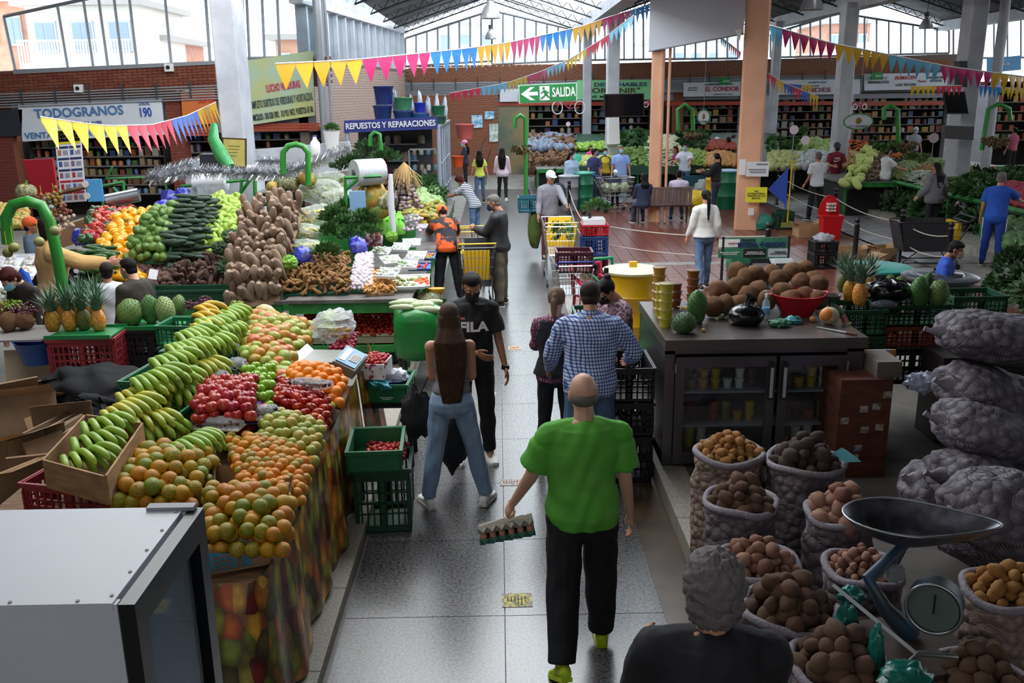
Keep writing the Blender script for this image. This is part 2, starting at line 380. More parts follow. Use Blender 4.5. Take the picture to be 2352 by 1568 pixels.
a=aty(925,190,BY-.2);b=aty(2190,186,BY-.2);struct('trim_9',MB().bb(a.x+.1,b.x,BY-.14,BY-.1,a.z-.5,a.z),gray)
g=MB();p0=aty(928,215,BY);p1=aty(1145,215,BY)
we=struct('wall_end',MB().bb(p0.x,p1.x,BY-.12,BY+.2,0,p0.z+.3),mortar)
for k in range(43):
 for i in range(16):
  x=p0.x+i*.262+(k%2)*.131
  if x+.25<p1.x:g.bb(x,x+.25,BY-.135,BY-.12,k*.078+.005,k*.078+.072)
obj('brick',g,mat('tan_brick','9a6248',.85,col2='84503a',vscale=30),we,kind='stuff',smooth=False)
sh=mat('dark_shell','6a6660',.9)
struct('wall_west',MB().bb(-14.3,-14,-3,25,0,8),sh);struct('wall_east',MB().bb(24,24.3,-3,40,0,4),sh)
struct('wall_south',MB().bb(-14,24,-3.3,-3,0,8),sh)
struct('ceiling_1',MB().bb(-14,24,-3.3,9.5,5.9,6.05),sh)
struct('ceiling_2',MB().bb(1.7,24,-3,5.2,4.3,4.4),sh)  # unseen slab added to keep overhead light off the right foreground
def sheet(n,x0,x1,z0,z1,y0,y1,m,t=.02):
 g=MB();N=int(abs(x1-x0)/.12);rings=[];M=int((y1-y0)/.19)*2
 pts=[]
 for j in range(M+1):
  y=y0+(y1-y0)*j/M;dz=.03 if j%2 else 0;pts.append([(x0,y,z0+dz),(x1,y,z1+dz)])
 v=[p for q in pts for p in q];g.add(v,[(2*i,2*i+1,2*i+3,2*i+2)for i in range(M)])
 return struct('roof_%d'%n,g,m,smooth=False)
translu,N_,L_,P_=nt('translucent_sheet');tr=N_.new('ShaderNodeBsdfTranslucent');tr.inputs[0].default_value=(.85,.9,.93,1);mx=N_.new('ShaderNodeMixShader');mx.inputs[0].default_value=.75;P_.inputs['Base Color'].default_value=(.8,.84,.86,1)
L_.new(P_.outputs[0],mx.inputs[1]);L_.new(tr.outputs[0],mx.inputs[2]);L_.new(mx.outputs[0],N_['Material Output'].inputs[0])
bx=[-3.75,3.35,10.4,17.9]
for b in range(3):
 x0,x1=bx[b],bx[b+1];xm=(x0+x1)/2
 sheet(b*2+1,x0,xm,5.75,6.95,9.6,38.5,corr if b!=1 else corr);sheet(b*2+2,xm,x1,6.95,5.75,9.6,38.5,translu if b==0 else corr)
sheet(7,-14,-4.0,6.7,6.9,9.6,26,corr);sheet(8,17.9,24.3,5.8,6.9,9.6,38.5,corr)
for b in range(1,4):
 struct('beam_%d'%(b+1),MB().bb(bx[b]-.22,bx[b]+.22,13,38.4,5.45,5.8),white)
for n,y in enumerate((25.5,28.6,31.7,34.8,37.7)):
 for b in range(3):
  x0,x1=bx[b],bx[b+1];xm=(x0+x1)/2;t=thing_struct('trim_%d'%(20+n*3+b));g=MB()
  for s,e in(((x0,5.55),(xm,6.72)),((xm,6.72),(x1,5.55)),((x0,5.8),(xm,6.92)),((xm,6.92),(x1,5.8))):g.tube([(s[0],y,s[1]),(e[0],y,e[1])],.028,5)
  obj('chord',g,dgray,t);g=MB();K=9
  for h in(0,1):
   for i in range(K):
    f0,f1=i/K,(i+.5)/K;f2=(i+1)/K
    X=(lambda f:x0+(xm-x0)*f)if h==0 else(lambda f:x1+(xm-x1)*f)
    lo=lambda f:5.55+1.17*f;hi=lambda f:5.8+1.12*f
    g.tube([(X(f0),y,lo(f0)),(X(f1),y,hi(f1))],.014,4);g.tube([(X(f1),y,hi(f1)),(X(f2),y,lo(f2))],.014,4)
  obj('web_bars',g,dgray,t,kind='stuff')
def column(n,px0,px1,Y,z1,m,d=None,base=0,chamfer=.03,pybase=300):
 a=aty(px0,pybase,Y);b=aty(px1,pybase,Y);w=b.x-a.x;d=d or w;c=(a.x+b.x)/2;k=chamfer;g=MB();h=w/2
 prof=[(-h+k,-d/2),(h-k,-d/2),(h,-d/2+k),(h,d/2-k),(h-k,d/2),(-h+k,d/2),(-h,d/2-k),(-h,-d/2+k)]
 g.loft([[(x+c,y+Y+d/2,z)for x,y in prof]for z in(base,z1)]);return struct('column_%d'%n,g,m,smooth=False)
column(3,507,560,19.0,7,white,.8);column(4,1393,1421,30,5.6,white,.4);column(5,1339,1358,36.5,5.6,white,.35)
column(6,1922,1952,27,5.6,white,.5);column(7,2205,2240,22,6,white,.6);column(8,736,752,24.6,7,gray,.3)
column(9,1768,1784,34,5.6,white,.4)
def pillar(n,pb,w,d,z1,rz,m):
 g=MB();k=.05;h=w/2;prof=[(-h+k,-d/2),(h-k,-d/2),(h,-d/2+k),(h,d/2-k),(h-k,d/2),(-h+k,d/2),(-h,d/2-k),(-h,-d/2+k)]
 c,s=math.cos(rz),math.sin(rz);g.loft([[(x*c-y*s+pb.x,x*s+y*c+pb.y,z)for x,y in prof]for z in(0,z1)]);return struct('column_%d'%n,g,m,smooth=False)
P1=atz(1720,528,0);pl1=pillar(10,Vector((P1.x,P1.y+.3,0)),.56,.56,6.6,-.25,orange)
P2=atz(1508,510,0);pl2=pillar(11,Vector((P2.x-.04,P2.y+.2,0)),.3,.34,6.6,-.3,orange)
obj('half_round',MB().cyl((P2.x+.02,P2.y+.02,0),.075,6.5,12),orange,pl2)
struct('trim_2',MB().tube([(P2.x+.2,P2.y-.05,0),(P2.x+.2,P2.y-.05,6.5)],.035,8),orange)
a=aty(2268,300,21.8);struct('trim_3',MB().tube([(a.x,21.7,0),(a.x,21.7,4.9),(a.x+.02,21.75,5.4),(a.x-.3,22,5.9)],.11,12),white)
a=aty(742,240,24.4)
for dx,rr in((0,.06),(.22,.04)):struct('trim_4',MB().tube([(a.x+dx,24.3,1.5),(a.x+dx,24.3,6.5)],rr,8),gray)
c=[aty(1490,118,P2.y+.1),aty(1708,78,P1.y-.3)]
g=MB();v=[c[0],c[1],c[1]+Vector((0,0,2.6)),c[0]+Vector((0,0,2.6))];g.add(v+[p+Vector((.02,.08,0))for p in v],[(0,1,2,3),(7,6,5,4),(0,4,5,1),(1,5,6,2),(2,6,7,3),(3,7,4,0)])
o=obj('hanging_banner',g,plain('bfc0c8',.45),label='large blank white panel hanging between the two salmon pillars',cat='banner')
obj('edge_frame',MB().tube([c[0],c[1]],.02,6),gray,o)
def house(label,px,Y,wallm,nwin,rows,extra=None):
 P=[aty(x,y,Y)for x,y in px];x0,x1=P[0].x,P[1].x;z1=P[0].z;t=thing('house',label,'building',(x0,Y,0));w=x1-x0
 obj('wall',MB().bb(0,w,0,6,0,z1),wallm,t)
 for r in range(rows):
  for i in range(nwin):
   f=obj('window',MB().bb(w*(i+.2)/nwin,w*(i+.8)/nwin,-.12,0,z1-1.9-r*2.7,z1-.6-r*2.7),plain('b9bcc4',.5),t)
   obj('pane',MB().bb(w*(i+.25)/nwin,w*(i+.48)/nwin,-.15,-.12,z1-1.8-r*2.7,z1-.7-r*2.7),plain('8f9bb0',.2),f);obj('pane',MB().bb(w*(i+.52)/nwin,w*(i+.75)/nwin,-.15,-.12,z1-1.8-r*2.7,z1-.7-r*2.7),plain('8f9bb0',.2),f)
 obj('roof',MB().bb(-.4,w+.4,-.5,6.2,z1,z1+.25),plain('a9a09a',.8),t)
 return t,w,z1
hw=mat('house_cream','e6ddd0',.8,var=.08);hb=mat('house_brick','c08a74',.85,var=.2,vscale=3)
t,w,z1=house('three storey cream house with long railed balcony outside the left windows',[(55,15),(312,15)],42,hw,3,3)
b=obj('balcony',MB().bb(0,w,-1.1,0,z1-2.6,z1-2.4),plain('d8d5d0',.8),t);g=MB()
for i in range(40):g.bb(w*i/40,w*i/40+.05,-1.1,-1.06,z1-2.4,z1-1.5)
g.bb(0,w,-1.12,-1.04,z1-1.5,z1-1.44);obj('railing',g,plain('f0f0f0',.5),b)
house('brick house at the edge of the first left window',[(-60,5),(54,5)],44,hb,2,3)
house('low brown tower beside the railed house',[(325,95),(375,95)],45,hb,1,1)
house('low orange house behind the second left window',[(632,92),(800,92)],46,mat('house_orange','d09a80',.8),4,2)
house('long pale block of flats behind the centre gable',[(1000,60),(1320,60)],75,hw,7,4)
house('cream house behind the white banner gap',[(1500,98),(1700,98)],62,hw,5,2)
house('tan brick house behind the right gable',[(1900,55),(2000,55)],60,hb,3,3)
house('pale block of flats behind the far right windows',[(2230,40),(2420,40)],64,hw,4,4)
# ================================================================ people
def _head():
 g=MB();g.ell((0,-.014,.03),(.074,.09,.085),16,12);g.ell((0,.018,-.02),(.061,.072,.09),16,12);g.ell((0,.048,-.082),(.034,.032,.03))
 g.capsule((0,.088,.016),(0,.108,-.02),.008,.0125);g.capsule((-.034,.073,.028),(.034,.073,.028),.014,.014)
 g.ell((0,.083,-.05),(.023,.012,.006));g.ell((0,.081,-.06),(.02,.012,.007))
 for s in(-1,1):g.ell((s*.074,-.008,-.008),(.009,.019,.031));g.ell((s*.036,.06,-.02),(.025,.028,.025))
 g.capsule((0,-.02,-.05),(0,-.04,-.19),.052,.058)
 return g
HEADS={d:meshdata(evalmesh(_head(),v,3))for d,v in((2,.0065),(1,.010),(0,.014))}
def _hand(curl,pinch=0):
 g=MB();g.ell((0,0,-.012),(.02,.027,.03));g.ell((0,.002,-.055),(.017,.041,.052),12,8)
 for k,(y,L)in enumerate(((.030,.068),(.011,.078),(-.009,.072),(-.027,.055))):
  p=Vector((0,y,-.092));a=0;pts=[p+Vector((0,0,.03)),p]
  for q in(.42,.32,.26):a+=curl*(1+k*.08);p=p+Vector((-math.sin(a),y*.3*(0 if curl>.6 else 1),-math.cos(a)))*L*q;pts.append(p)
  g.tube(pts,[.0095,.0092,.0086,.0078,.006],7)
 c=min(curl,1);g.tube([(0,.03,-.02),(-.006,.048,-.045),(-.012-.02*c,.058-.01*c,-.075),(-.018-.035*c,.056-.02*c,-.098)],[.014,.0125,.0105,.0075],7)
 return g
HANDS={(k,d):meshdata(evalmesh(_hand(c),v,1))for k,c in(('relax',.3),('grip',1.0))for d,v in((2,.0042),(1,.006),(0,.0075))}
TORSO_M=[(.80,.13,.09,0),(.86,.158,.112,-.008),(.93,.165,.118,-.012),(1.0,.158,.106,-.002),(1.09,.150,.10,.004),(1.2,.158,.104,.004),(1.3,.174,.11,0),(1.38,.170,.098,-.008),(1.435,.13,.078,-.014),(1.475,.07,.06,-.02)]
TORSO_F=[(.80,.14,.095,0),(.86,.172,.118,-.012),(.92,.175,.122,-.016),(1.0,.148,.10,-.004),(1.08,.124,.086,.002),(1.18,.134,.094,.01),(1.27,.150,.118,.018),(1.36,.148,.09,0),(1.425,.115,.068,-.012),(1.465,.06,.052,-.02)]
def skin(h):return mat('skin_'+h,h,.5,var=.1,vscale=6)
SK1,SK2,SK3=skin('b98467'),skin('9a6a4e'),skin('d3a189')
def hairm(h):return mat('hair_'+h,h,.55,spec=.2,col2='0d0a09' if h<'6' else '6a625c',vscale=6,stretch=(60,60,4),contrast=(.35,.7),bump=.5,bscale=9)
HB,HD,HG,HR,HL,HS=hairm('16110f'),hairm('2c1d17'),hairm('6f6a68'),hairm('5a1d18'),hairm('7a5a3c'),hairm('3a2a22')
def rotx(p,piv,a):c,s=math.cos(a),math.sin(a);y,z=p[1]-piv[0],p[2]-piv[1];return Vector((p[0],piv[0]+y*c+z*s,piv[1]-y*s+z*c))
def wr(me,amp,k=1.0,seed=0):
 "cloth folds"
 n=len(me.vertices);co=np.empty(n*3,np.float32);me.vertices.foreach_get('co',co);co=co.reshape(-1,3)
 no=np.empty(n*3,np.float32);me.vertices.foreach_get('normal',no);no=no.reshape(-1,3);x,y,z=co.T;a=seed*1.7
 w=np.sin(z*38*k+9*x*np.sin(a+1)+6*np.sin(11*x+a)+4*y)*.5+np.sin(z*17*k+24*x+a*3+3*np.sin(9*z+a))*.6+np.sin((x*31+y*29)*k+8*z+a)*.35
 co=co+no*(w*amp)[:,None];me.vertices.foreach_set('co',co.astype(np.float32).ravel());me.update()
def person(label,loc,rz,h=1.7,fem=False,build=1.0,belly=0,lean=0,twist=0,nod=0,turn=0,tilt=0,armL=(5,8,12,0),armR=(5,8,12,0),legL=(0,3,2),legR=(0,3,2),skinm=None,top=None,sleeve='short',loose=.012,hem=.86,pants=None,fit=.0,shorts=False,shoes=None,hair='short',hairmat=None,hairlen=.45,mask=None,cap=None,detail=1,hands=('relax','relax'),group=None,neck=0,vest=None,glasses=False,base=0.0,bodyonly=False,collar=False,toe=8,eyes=True,sit=False,seed=None):
 s=h/1.7;T=TORSO_F if fem else TORSO_M;sd=seed if seed is not None else hash(label)%97 if False else len(label)%17
 la=R(lean);skinm=skinm or SK1;hairmat=hairmat or HB
 def bend(p):
  z=p[2];t=min(1,max(0,(z-.88)/.22));q=rotx(p,(0,.92),la*t*(.8+.2*min(1,max(0,(z-1.1)/.3))));return q
 def tor(g,infl,z0,z1,n=22,extra=0):
  rings=[]
  for(z,w,d,yc)in T:
   if z<z0-1e-6 or z>z1+1e-6:continue
   b=belly*math.exp(-((z-1.03)/.13)**2);W=w*build+infl;D=d*(build*.6+.4)+infl+b*.6;Y=yc+b*.6
   rings.append([bend((W*math.cos(2*PI*j/n),Y+D*math.sin(2*PI*j/n)*(1 if abs(math.sin(2*PI*j/n))<.9 else.98),z))for j in range(n)])
  g.loft(rings)
 J={}
 for sgn,nm,spec in((-1,'L',armL),(1,'R',armR)):
  sh=bend((sgn*(.152 if fem else.174)*build,-.008,1.375));J['s'+nm]=sh;U,Fm=(.275,.245)if not fem else(.262,.235)
  if spec[0]=='to':
   tgt=Vector(spec[1]);d=tgt-sh;L=min(d.length,(U+Fm)*.985);d=d.normalized();ca=(U*U+L*L-Fm*Fm)/(2*U*L);a=math.acos(max(-1,min(1,ca)))
   hint=Vector(spec[2])if len(spec)>2 else Vector((sgn*.5,-.5,-.8));ax=(hint-d*hint.dot(d)).normalized()
   el=sh+(d*math.cos(a)+ax*math.sin(a))*U;wrst=sh+d*L
  else:
   sw,out,elb,inr=[R(v)for v in spec];u=Vector((sgn*math.sin(out),math.sin(sw)*math.cos(out),-math.cos(sw)*math.cos(out)))
   f=Matrix.Rotation(elb,3,'X')@u;f=Matrix.Rotation(-sgn*inr,3,u)@f;el=sh+u*U;wrst=el+f*Fm
  J['e'+nm]=el;J['w'+nm]=wrst
 low=9
 for sgn,nm,spec in((-1,'L',legL),(1,'R',legR)):
  hp=Vector((sgn*.088*build,0,.89));sw,out,kn=[R(v)for v in spec];u=Vector((sgn*math.sin(out),math.sin(sw)*math.cos(out),-math.cos(sw)*math.cos(out)))
  f=Matrix.Rotation(-kn,3,'X')@u;k=hp+u*.405;an=k+f*.405;J['h'+nm]=hp;J['k'+nm]=k;J['a'+nm]=an;J['f'+nm]=f;low=min(low,an.z)
 dz=.08-low
 hc=bend((0,-.005,1.50));HM=Matrix.Rotation(R(tilt),3,'Y')@Matrix.Rotation(R(-turn),3,'Z')@Matrix.Rotation(R(-nod-lean*.75),3,'X')
 hs=.97 if fem else 1.02
 hcen=hc+HM@Vector((0,.02,.105))
 def H(p):return hcen+HM@(Vector(p)*hs)
 root=thing('person',label,'person',(loc[0],loc[1],base+dz*s),rz,group);root.scale=(s,s,s)
 vx={2:.0095,1:.014,0:.019}[detail]
 lk=.84 if(pants and not shorts)else 1;ak=.86 if sleeve=='long' and top else 1
 g=MB();tor(g,-.008 if top else 0,.8,1.5)
 g.capsule(bend((0,-.02,1.42)),bend((0,-.012,1.5)),.055,.05)
 for nm in 'LR':
  b2=(.5+.5*build)*ak;g.capsule(J['s'+nm],J['e'+nm],.048*b2,.038*b2);g.capsule(J['e'+nm],J['w'+nm],.039*b2,.025);g.ell(J['s'+nm],(.052*b2,)*3)
  g.capsule(bend((0,-.015,1.415)),J['s'+nm],.045,.043*b2);b2=(.5+.5*build)*lk
  g.capsule(J['h'+nm]+Vector((0,0,-.02)),J['k'+nm],.082*b2,.054*b2);m_=J['k'+nm].lerp(J['a'+nm],.35)+Vector((0,-.012,0));g.capsule(J['k'+nm],m_,.053*lk,.056*b2);g.capsule(m_,J['a'+nm],.055*b2,.036)
  g.capsule(J['a'+nm],J['a'+nm]+Vector((0,.1,-.045)),.034,.024)
 me=evalmesh(g,vx,3);co,fs=meshdata(me);V=[tuple(v)for v in co];Fs=list(fs)
 def app(asset,fn):
  o=len(V);V.extend([tuple(fn(p))for p in asset[0]]);Fs.extend([tuple(i+o for i in f)for f in asset[1]])
 app(HEADS[detail],lambda p:H(p))
 for sgn,nm,hk in((-1,'L',hands[0]),(1,'R',hands[1])):
  d=(J['w'+nm]-J['e'+nm]).normalized();x=Vector((sgn,0,0))if abs(d.x)<.8 else Vector((0,0,1));x=(x-d*x.dot(d)).normalized();z=-d;y=z.cross(x)
  M=Matrix((x,y,z)).transposed();w0=J['w'+nm];mir=sgn
  def fh(p,M=M,w0=w0,sgn=sgn):return w0+M@Vector((p[0],p[1]*sgn,p[2]))if sgn>0 else w0+M@Vector((p[0],-p[1],p[2]))
  app(HANDS[(hk,detail)],fh)
 bm_=bpy.data.meshes.new('body');bm_.from_pydata(V,[],Fs);bm_.update();bm_.polygons.foreach_set('use_smooth',[True]*len(bm_.polygons));bpy.data.meshes.remove(me)
 obj('body',bm_,skinm,root)
 sleeveR={'none':0,'short':.62,'long':1}[sleeve]
 if top:
  g=MB();tor(g,loose,hem,1.44 if sleeve!='none' else 1.37)
  if sleeve!='none':
   g.tube([bend((0,-.015,1.40)),bend((0,-.02,1.478))],[.10,.068],14);g.ell(bend((0,-.035,1.43)),(.135,.078,.052))
   for nm in 'LR':g.capsule(bend((0,-.02,1.432)),J['s'+nm],.06+loose*.3,.046*(.5+.5*build)+loose)
  else:
   for q in(-1,1):g.tube([bend((q*.09,-.075,1.33)),bend((q*.095,-.03,1.455)),bend((q*.09,.06,1.34))],[.02,.018,.02],6)
  for sgn,nm in((-1,'L'),(1,'R')):
   S,E,Wp=J['s'+nm],J['e'+nm],J['w'+nm];b2=.5+.5*build
   if sleeve=='short':g.tube([S,S.lerp(E,.2),S.lerp(E,.45),S.lerp(E,.72)],[.048*b2,.053*b2+loose*.8,.052*b2+loose,.052*b2+loose*1.3],14)
   if sleeve=='long':g.capsule(S,E,.05*b2+loose,.044*b2+loose*.8);g.capsule(E.lerp(S,.08),E.lerp(Wp,.1),.043*b2+loose*.8,.042*b2+loose*.7);g.tube([E,E.lerp(Wp,.5),E.lerp(Wp,.96)],[.043*b2+loose*.8,.036*b2+loose*.8,.03+loose*.5],12)
  me=evalmesh(g,vx*1.02,2,name='shirt');wr(me,.0075 if detail==2 else.004,.7,sd);shirt=obj('shirt',me,top,root)
  if collar:obj('collar',MB().tube([bend((0,-.02,1.455)),bend((0,-.02,1.5))],[.075,.068],16),top,shirt)
 if vest:
  g=MB();tor(g,loose+.014,.9,1.44);g.tube([bend((0,-.015,1.41)),bend((0,-.015,1.46))],[.1,.08],12);me=evalmesh(g,vx,2,name='vest');wr(me,.003,1,sd+3);obj('vest',me,vest,root)
 if pants:
  g=MB();tor(g,.008,.8,.93 if not top or hem<.9 else 1.0)
  for nm in 'LR':
   hp,k,a=J['h'+nm],J['k'+nm],J['a'+nm];b2=.5+.5*build
   if shorts:g.tube([hp+Vector((0,0,.03)),hp.lerp(k,.5),hp.lerp(k,.95)],[.1*b2,.085*b2+fit,.075*b2+fit],14)
   else:g.capsule(hp,k,.092*b2+fit*.5,.064*b2+fit);g.tube([k.lerp(hp,.05),k.lerp(a,.35),k.lerp(a,.7),k.lerp(a,.98)],[.062*b2+fit,.062*b2+fit,.052+fit,.047+fit*1.1],14)
  me=evalmesh(g,vx*1.02,2,name='trousers');wr(me,.0042,.8,sd+5);obj('trousers',me,pants,root)
 if shoes:
  for sgn,nm in((-1,'L'),(1,'R')):
   a,f=J['a'+nm],J['f'+nm];pit=0
   if a.z+dz>.13:pit=min(.9,math.atan2(-f.y,-f.z))if not sit else 0
   M=Matrix.Rotation(-pit,4,'X')@Matrix.Rotation(-sgn*R(toe),4,'Z');g=MB();n=12
   prof=[(-.075,.03,.055,-.01),(-.05,.036,.08,0),(0,.038,.085,0),(.05,.04,.062,0),(.1,.046,.044,0),(.15,.044,.036,0),(.185,.028,.024,0)]
   rings=[]
   for(yy,w,hh,_)in prof:rings.append([Vector((w*math.cos(2*PI*j/n),yy,-.08+.012+hh*.5+hh*.5*math.sin(2*PI*j/n)))for j in range(n)])
   g.loft(rings);v2=[M@Vector(p)+a for p in g.v];g.v=[tuple(p)for p in v2];g.capsule(a+Vector((0,0,-.02)),a+Vector((0,0,.03)),.04,.038)
   sm,sol=shoes if isinstance(shoes,tuple)else(shoes,None);so=obj('shoe',g,sm,root)
   g=MB();g.loft([[M@Vector((x*k_,y,zz))+a for x,y in((-.032,-.08),(.032,-.08),(.04,0),(.05,.1),(.044,.16),(.02,.192),(-.02,.192),(-.044,.16),(-.05,.1),(-.04,0))]for zz,k_ in((-.08,1),(-.058,1.02))])
   obj('sole',g,sol or plain('d8d6d2',.5),so,smooth=False)
 hg=MB()
 def strands(path,rad,n=30,ph=0):
  rings=[]
  for i,(p,(w,d))in enumerate(zip(path,rad)):
   ring=[]
   for j in range(n):
    th=2*PI*j/n;k=1+.05*math.sin(7*th+ph+i*.3)+.03*math.sin(13*th+i*.5+ph);ring.append(Vector((w*k*math.cos(th),d*k*math.sin(th),rj(.002)))+p)
   rings.append(ring)
  hg.loft(rings)
 if hair in('short','long','pony','bun','bob','curly','fringe'):
  k={'short':1.0,'curly':1.22,'bob':1.12}.get(hair,1.06);M=HM*hs
  fn=(lambda d:1+.09*math.sin(14*d.x+9*d.z)*math.cos(17*d.y+5*d.z))if hair=='curly' else(lambda d:1+.015*math.sin(20*d.x)*math.cos(9*d.z))
  cu=hair=='curly' and detail==2;fn=(lambda d:1+.12*noise.noise(d*4)+.1*noise.noise(d*10))if cu else fn
  hg.ell(H((0,-.024,.034)),(.080*k,.088*k,.088*k),64 if cu else 22,44 if cu else 14,M,fn)
  hg.ell(H((0,.008,.078)),(.066*k,.074*k,.045),16,8,M)
  if hair=='short':hg.ell(H((0,-.045,-.03)),(.066,.052,.055),14,8,M)
  if hair=='bob' or hair=='curly':hg.ell(H((0,-.05,-.02)),(.09,.065,.105),56 if cu else 18,36 if cu else 10,M,fn)
 if hair=='long':
  hb=H((0,-.06,.02));pts=[hb];rad=[(.085,.055)];L=hairlen
  z0=1.44;pts.append(H((0,-.075,-.06)));rad.append((.09,.05))
  for i in range(6):f=i/5;z=z0-L*f;q=bend((0,-.10-(.015 if z>1.2 else.0)-.02,z));pts.append(q);rad.append((.125-.05*f*f,.036-.012*f))
  strands(pts,rad,36)
 if hair=='pony':
  b0=H((0,-.105,.035));hg.ell(b0,(.028,.03,.03));dirb=Vector((0,-.06,-.0));pts=[b0,b0+Vector((0,-.035,-.03))];rad=[(.022,.022),(.03,.026)]
  for i in range(1,6):f=i/5;pts.append(b0+Vector((0,-.04-.01*f,-.03-hairlen*.8*f)));rad.append((.034-.018*f*f,.028-.015*f))
  strands(pts,rad,18)
 if hair=='bun':hg.ell(H((0,-.09,.10)),(.042,.042,.038),14,8,HM)
 if hair=='fringe':hg.ell(H((0,-.05,-.03)),(.06,.05,.05),14,8,HM)
 if hair=='bald':
  hg.ell(H((0,-.03,-.012)),(.0765,.083,.05),20,10,HM*hs)
 if hair!='none' and hg.v:obj('hair',evalmesh(hg,.0075 if detail==2 else.011,2,name='hair')if detail and not(hair=='curly' and detail==2)else hg,hairmat,root)
 if detail and eyes:
  for q in(-1,1):e=obj('eye',MB().ell(H((q*.031,.077,.006)),(.0118,)*3,10,6,HM),plain('c9c1b8',.4),root);obj('iris',MB().ell(H((q*.031,.0865,.005)),(.0055,.0035,.0055),8,5,HM),plain('1c120d',.2),e)
 if mask:
  g=MB();n=9;rings=[]
  for i in range(7):
   v=i/6;z=.0-.095*v;ring=[]
   for j in range(n):u=-1+2*j/(n-1);a=u*1.15;r0=.066+.004;bulge=.045*(1-abs(u))**.8*math.sin(PI*(.15+.7*v));ring.append(H((r0*math.sin(a)*(1-.18*v),.02+.066*math.cos(a)*(1-.12*v)+bulge+.008,z+.006*abs(u))))
   rings.append(ring)
  back=[[p-(p-hcen).normalized()*.006 for p in r_]for r_ in rings];g.loft(rings,False,False);o0=len(g.v);g.loft([list(reversed(r_))for r_ in back],False,False)
  mo=obj('face_mask',g,mask,root);g=MB()
  for q in(-1,1):g.tube([H((q*.06,.045,-.01)),H((q*.076,.01,.008)),H((q*.083,-.012,.012)),H((q*.081,-.02,-.015)),H((q*.062,.03,-.06))],.0018,5)
  obj('ear_loop',g,mask,mo)
 if cap:
  g=MB();g.ell(H((0,-.012,.05)),(.096,.11,.093),18,10,HM);co_=obj('cap',g,cap,root);g=MB();g.loft([[H((.075*math.cos(t),.06+k_*math.sin(t),.05-.012*(k_>.1)+dz_))for t in[PI*i/10 for i in range(11)]]for k_,dz_ in((.03,0),(.11,0),(.11,-.006),(.03,-.006))],False,False);obj('visor',g,cap,co_)
 if glasses:
  g=MB()
  for q in(-1,1):g.tube([H((q*.033+.022*math.cos(t),.098,.008+.017*math.sin(t)))for t in[2*PI*i/10 for i in range(11)]],.002,5);g.tube([H((q*.055,.096,.012)),H((q*.078,.0,.01))],.002,5)
  obj('glasses',g,black,root)
 root['_']=0;del root['_']
 return root,J,H,bend
def fig(px,py,rz,label,h=1.7,z=0,**k):
 p=atz(px,py,z);return person(label,(p.x,p.y),R(rz),h=h,base=z,**k)
def figh(px,py,rz,label,h=1.7,sit=0,**k):
 'placed by the top of the head'
 p=atz(px,py,h-sit+k.get('base',0));return person(label,(p.x,p.y),R(rz),h=h,sit=bool(sit),**k)
def clothm(name,c,c2=None,vs=5,rough=.85,**k):return mat(name,c,rough,col2=c2,vscale=vs,bump=.25,bscale=240,**k)
MASKB,MASKK,MASKN=plain('8fc4dd',.8),plain('17171a',.8),plain('22325c',.8)
JEAN=clothm('light_denim','7f97b8','91a8c6',5,stretch=(3,3,1));JEAND=clothm('mid_denim','4a6384','5d789a',5);JEANN=clothm('dark_denim','2b3648','384660',6)
BLK=clothm('black_cloth','131317','1d1d22',6);GRY=clothm('gray_cloth','7c7a80','8b8990',7)
def plaid():
 m,N,L,P=nt('blue_plaid');tc=N.new('ShaderNodeTexCoord');sp=N.new('ShaderNodeSeparateXYZ');L.new(tc.outputs['Object'],sp.inputs[0]);outs=[]
 ad=N.new('ShaderNodeMath');ad.operation='ADD';L.new(sp.outputs[0],ad.inputs[0]);my=N.new('ShaderNodeMath');my.operation='MULTIPLY';my.inputs[1].default_value=.6;L.new(sp.outputs[1],my.inputs[0]);L.new(my.outputs[0],ad.inputs[1])
 for src,fr in((ad.outputs[0],38),(sp.outputs[2],38)):
  a=N.new('ShaderNodeMath');a.operation='MULTIPLY';a.inputs[1].default_value=fr;L.new(src,a.inputs[0]);f=N.new('ShaderNodeMath');f.operation='FRACT';L.new(a.outputs[0],f.inputs[0])
  c=N.new('ShaderNodeMath');c.operation='LESS_THAN';c.inputs[1].default_value=.36;L.new(f.outputs[0],c.inputs[0]);outs.append(c.outputs[0])
 s=N.new('ShaderNodeMath');s.operation='ADD';L.new(outs[0],s.inputs[0]);L.new(outs[1],s.inputs[1]);r=N.new('ShaderNodeValToRGB');r.color_ramp.interpolation='CONSTANT';e=r.color_ramp.elements
 e[0].color=srgb('cdd5ea')+(1,);e[1].position=.33;e[1].color=srgb('5a74b4')+(1,);e2=e.new(.7);e2.color=srgb('27357c')+(1,)
 d=N.new('ShaderNodeMath');d.operation='MULTIPLY';d.inputs[1].default_value=.5;L.new(s.outputs[0],d.inputs[0]);L.new(d.outputs[0],r.inputs[0]);L.new(r.outputs[0],P.inputs['Base Color']);P.inputs['Roughness'].default_value=.85;return m
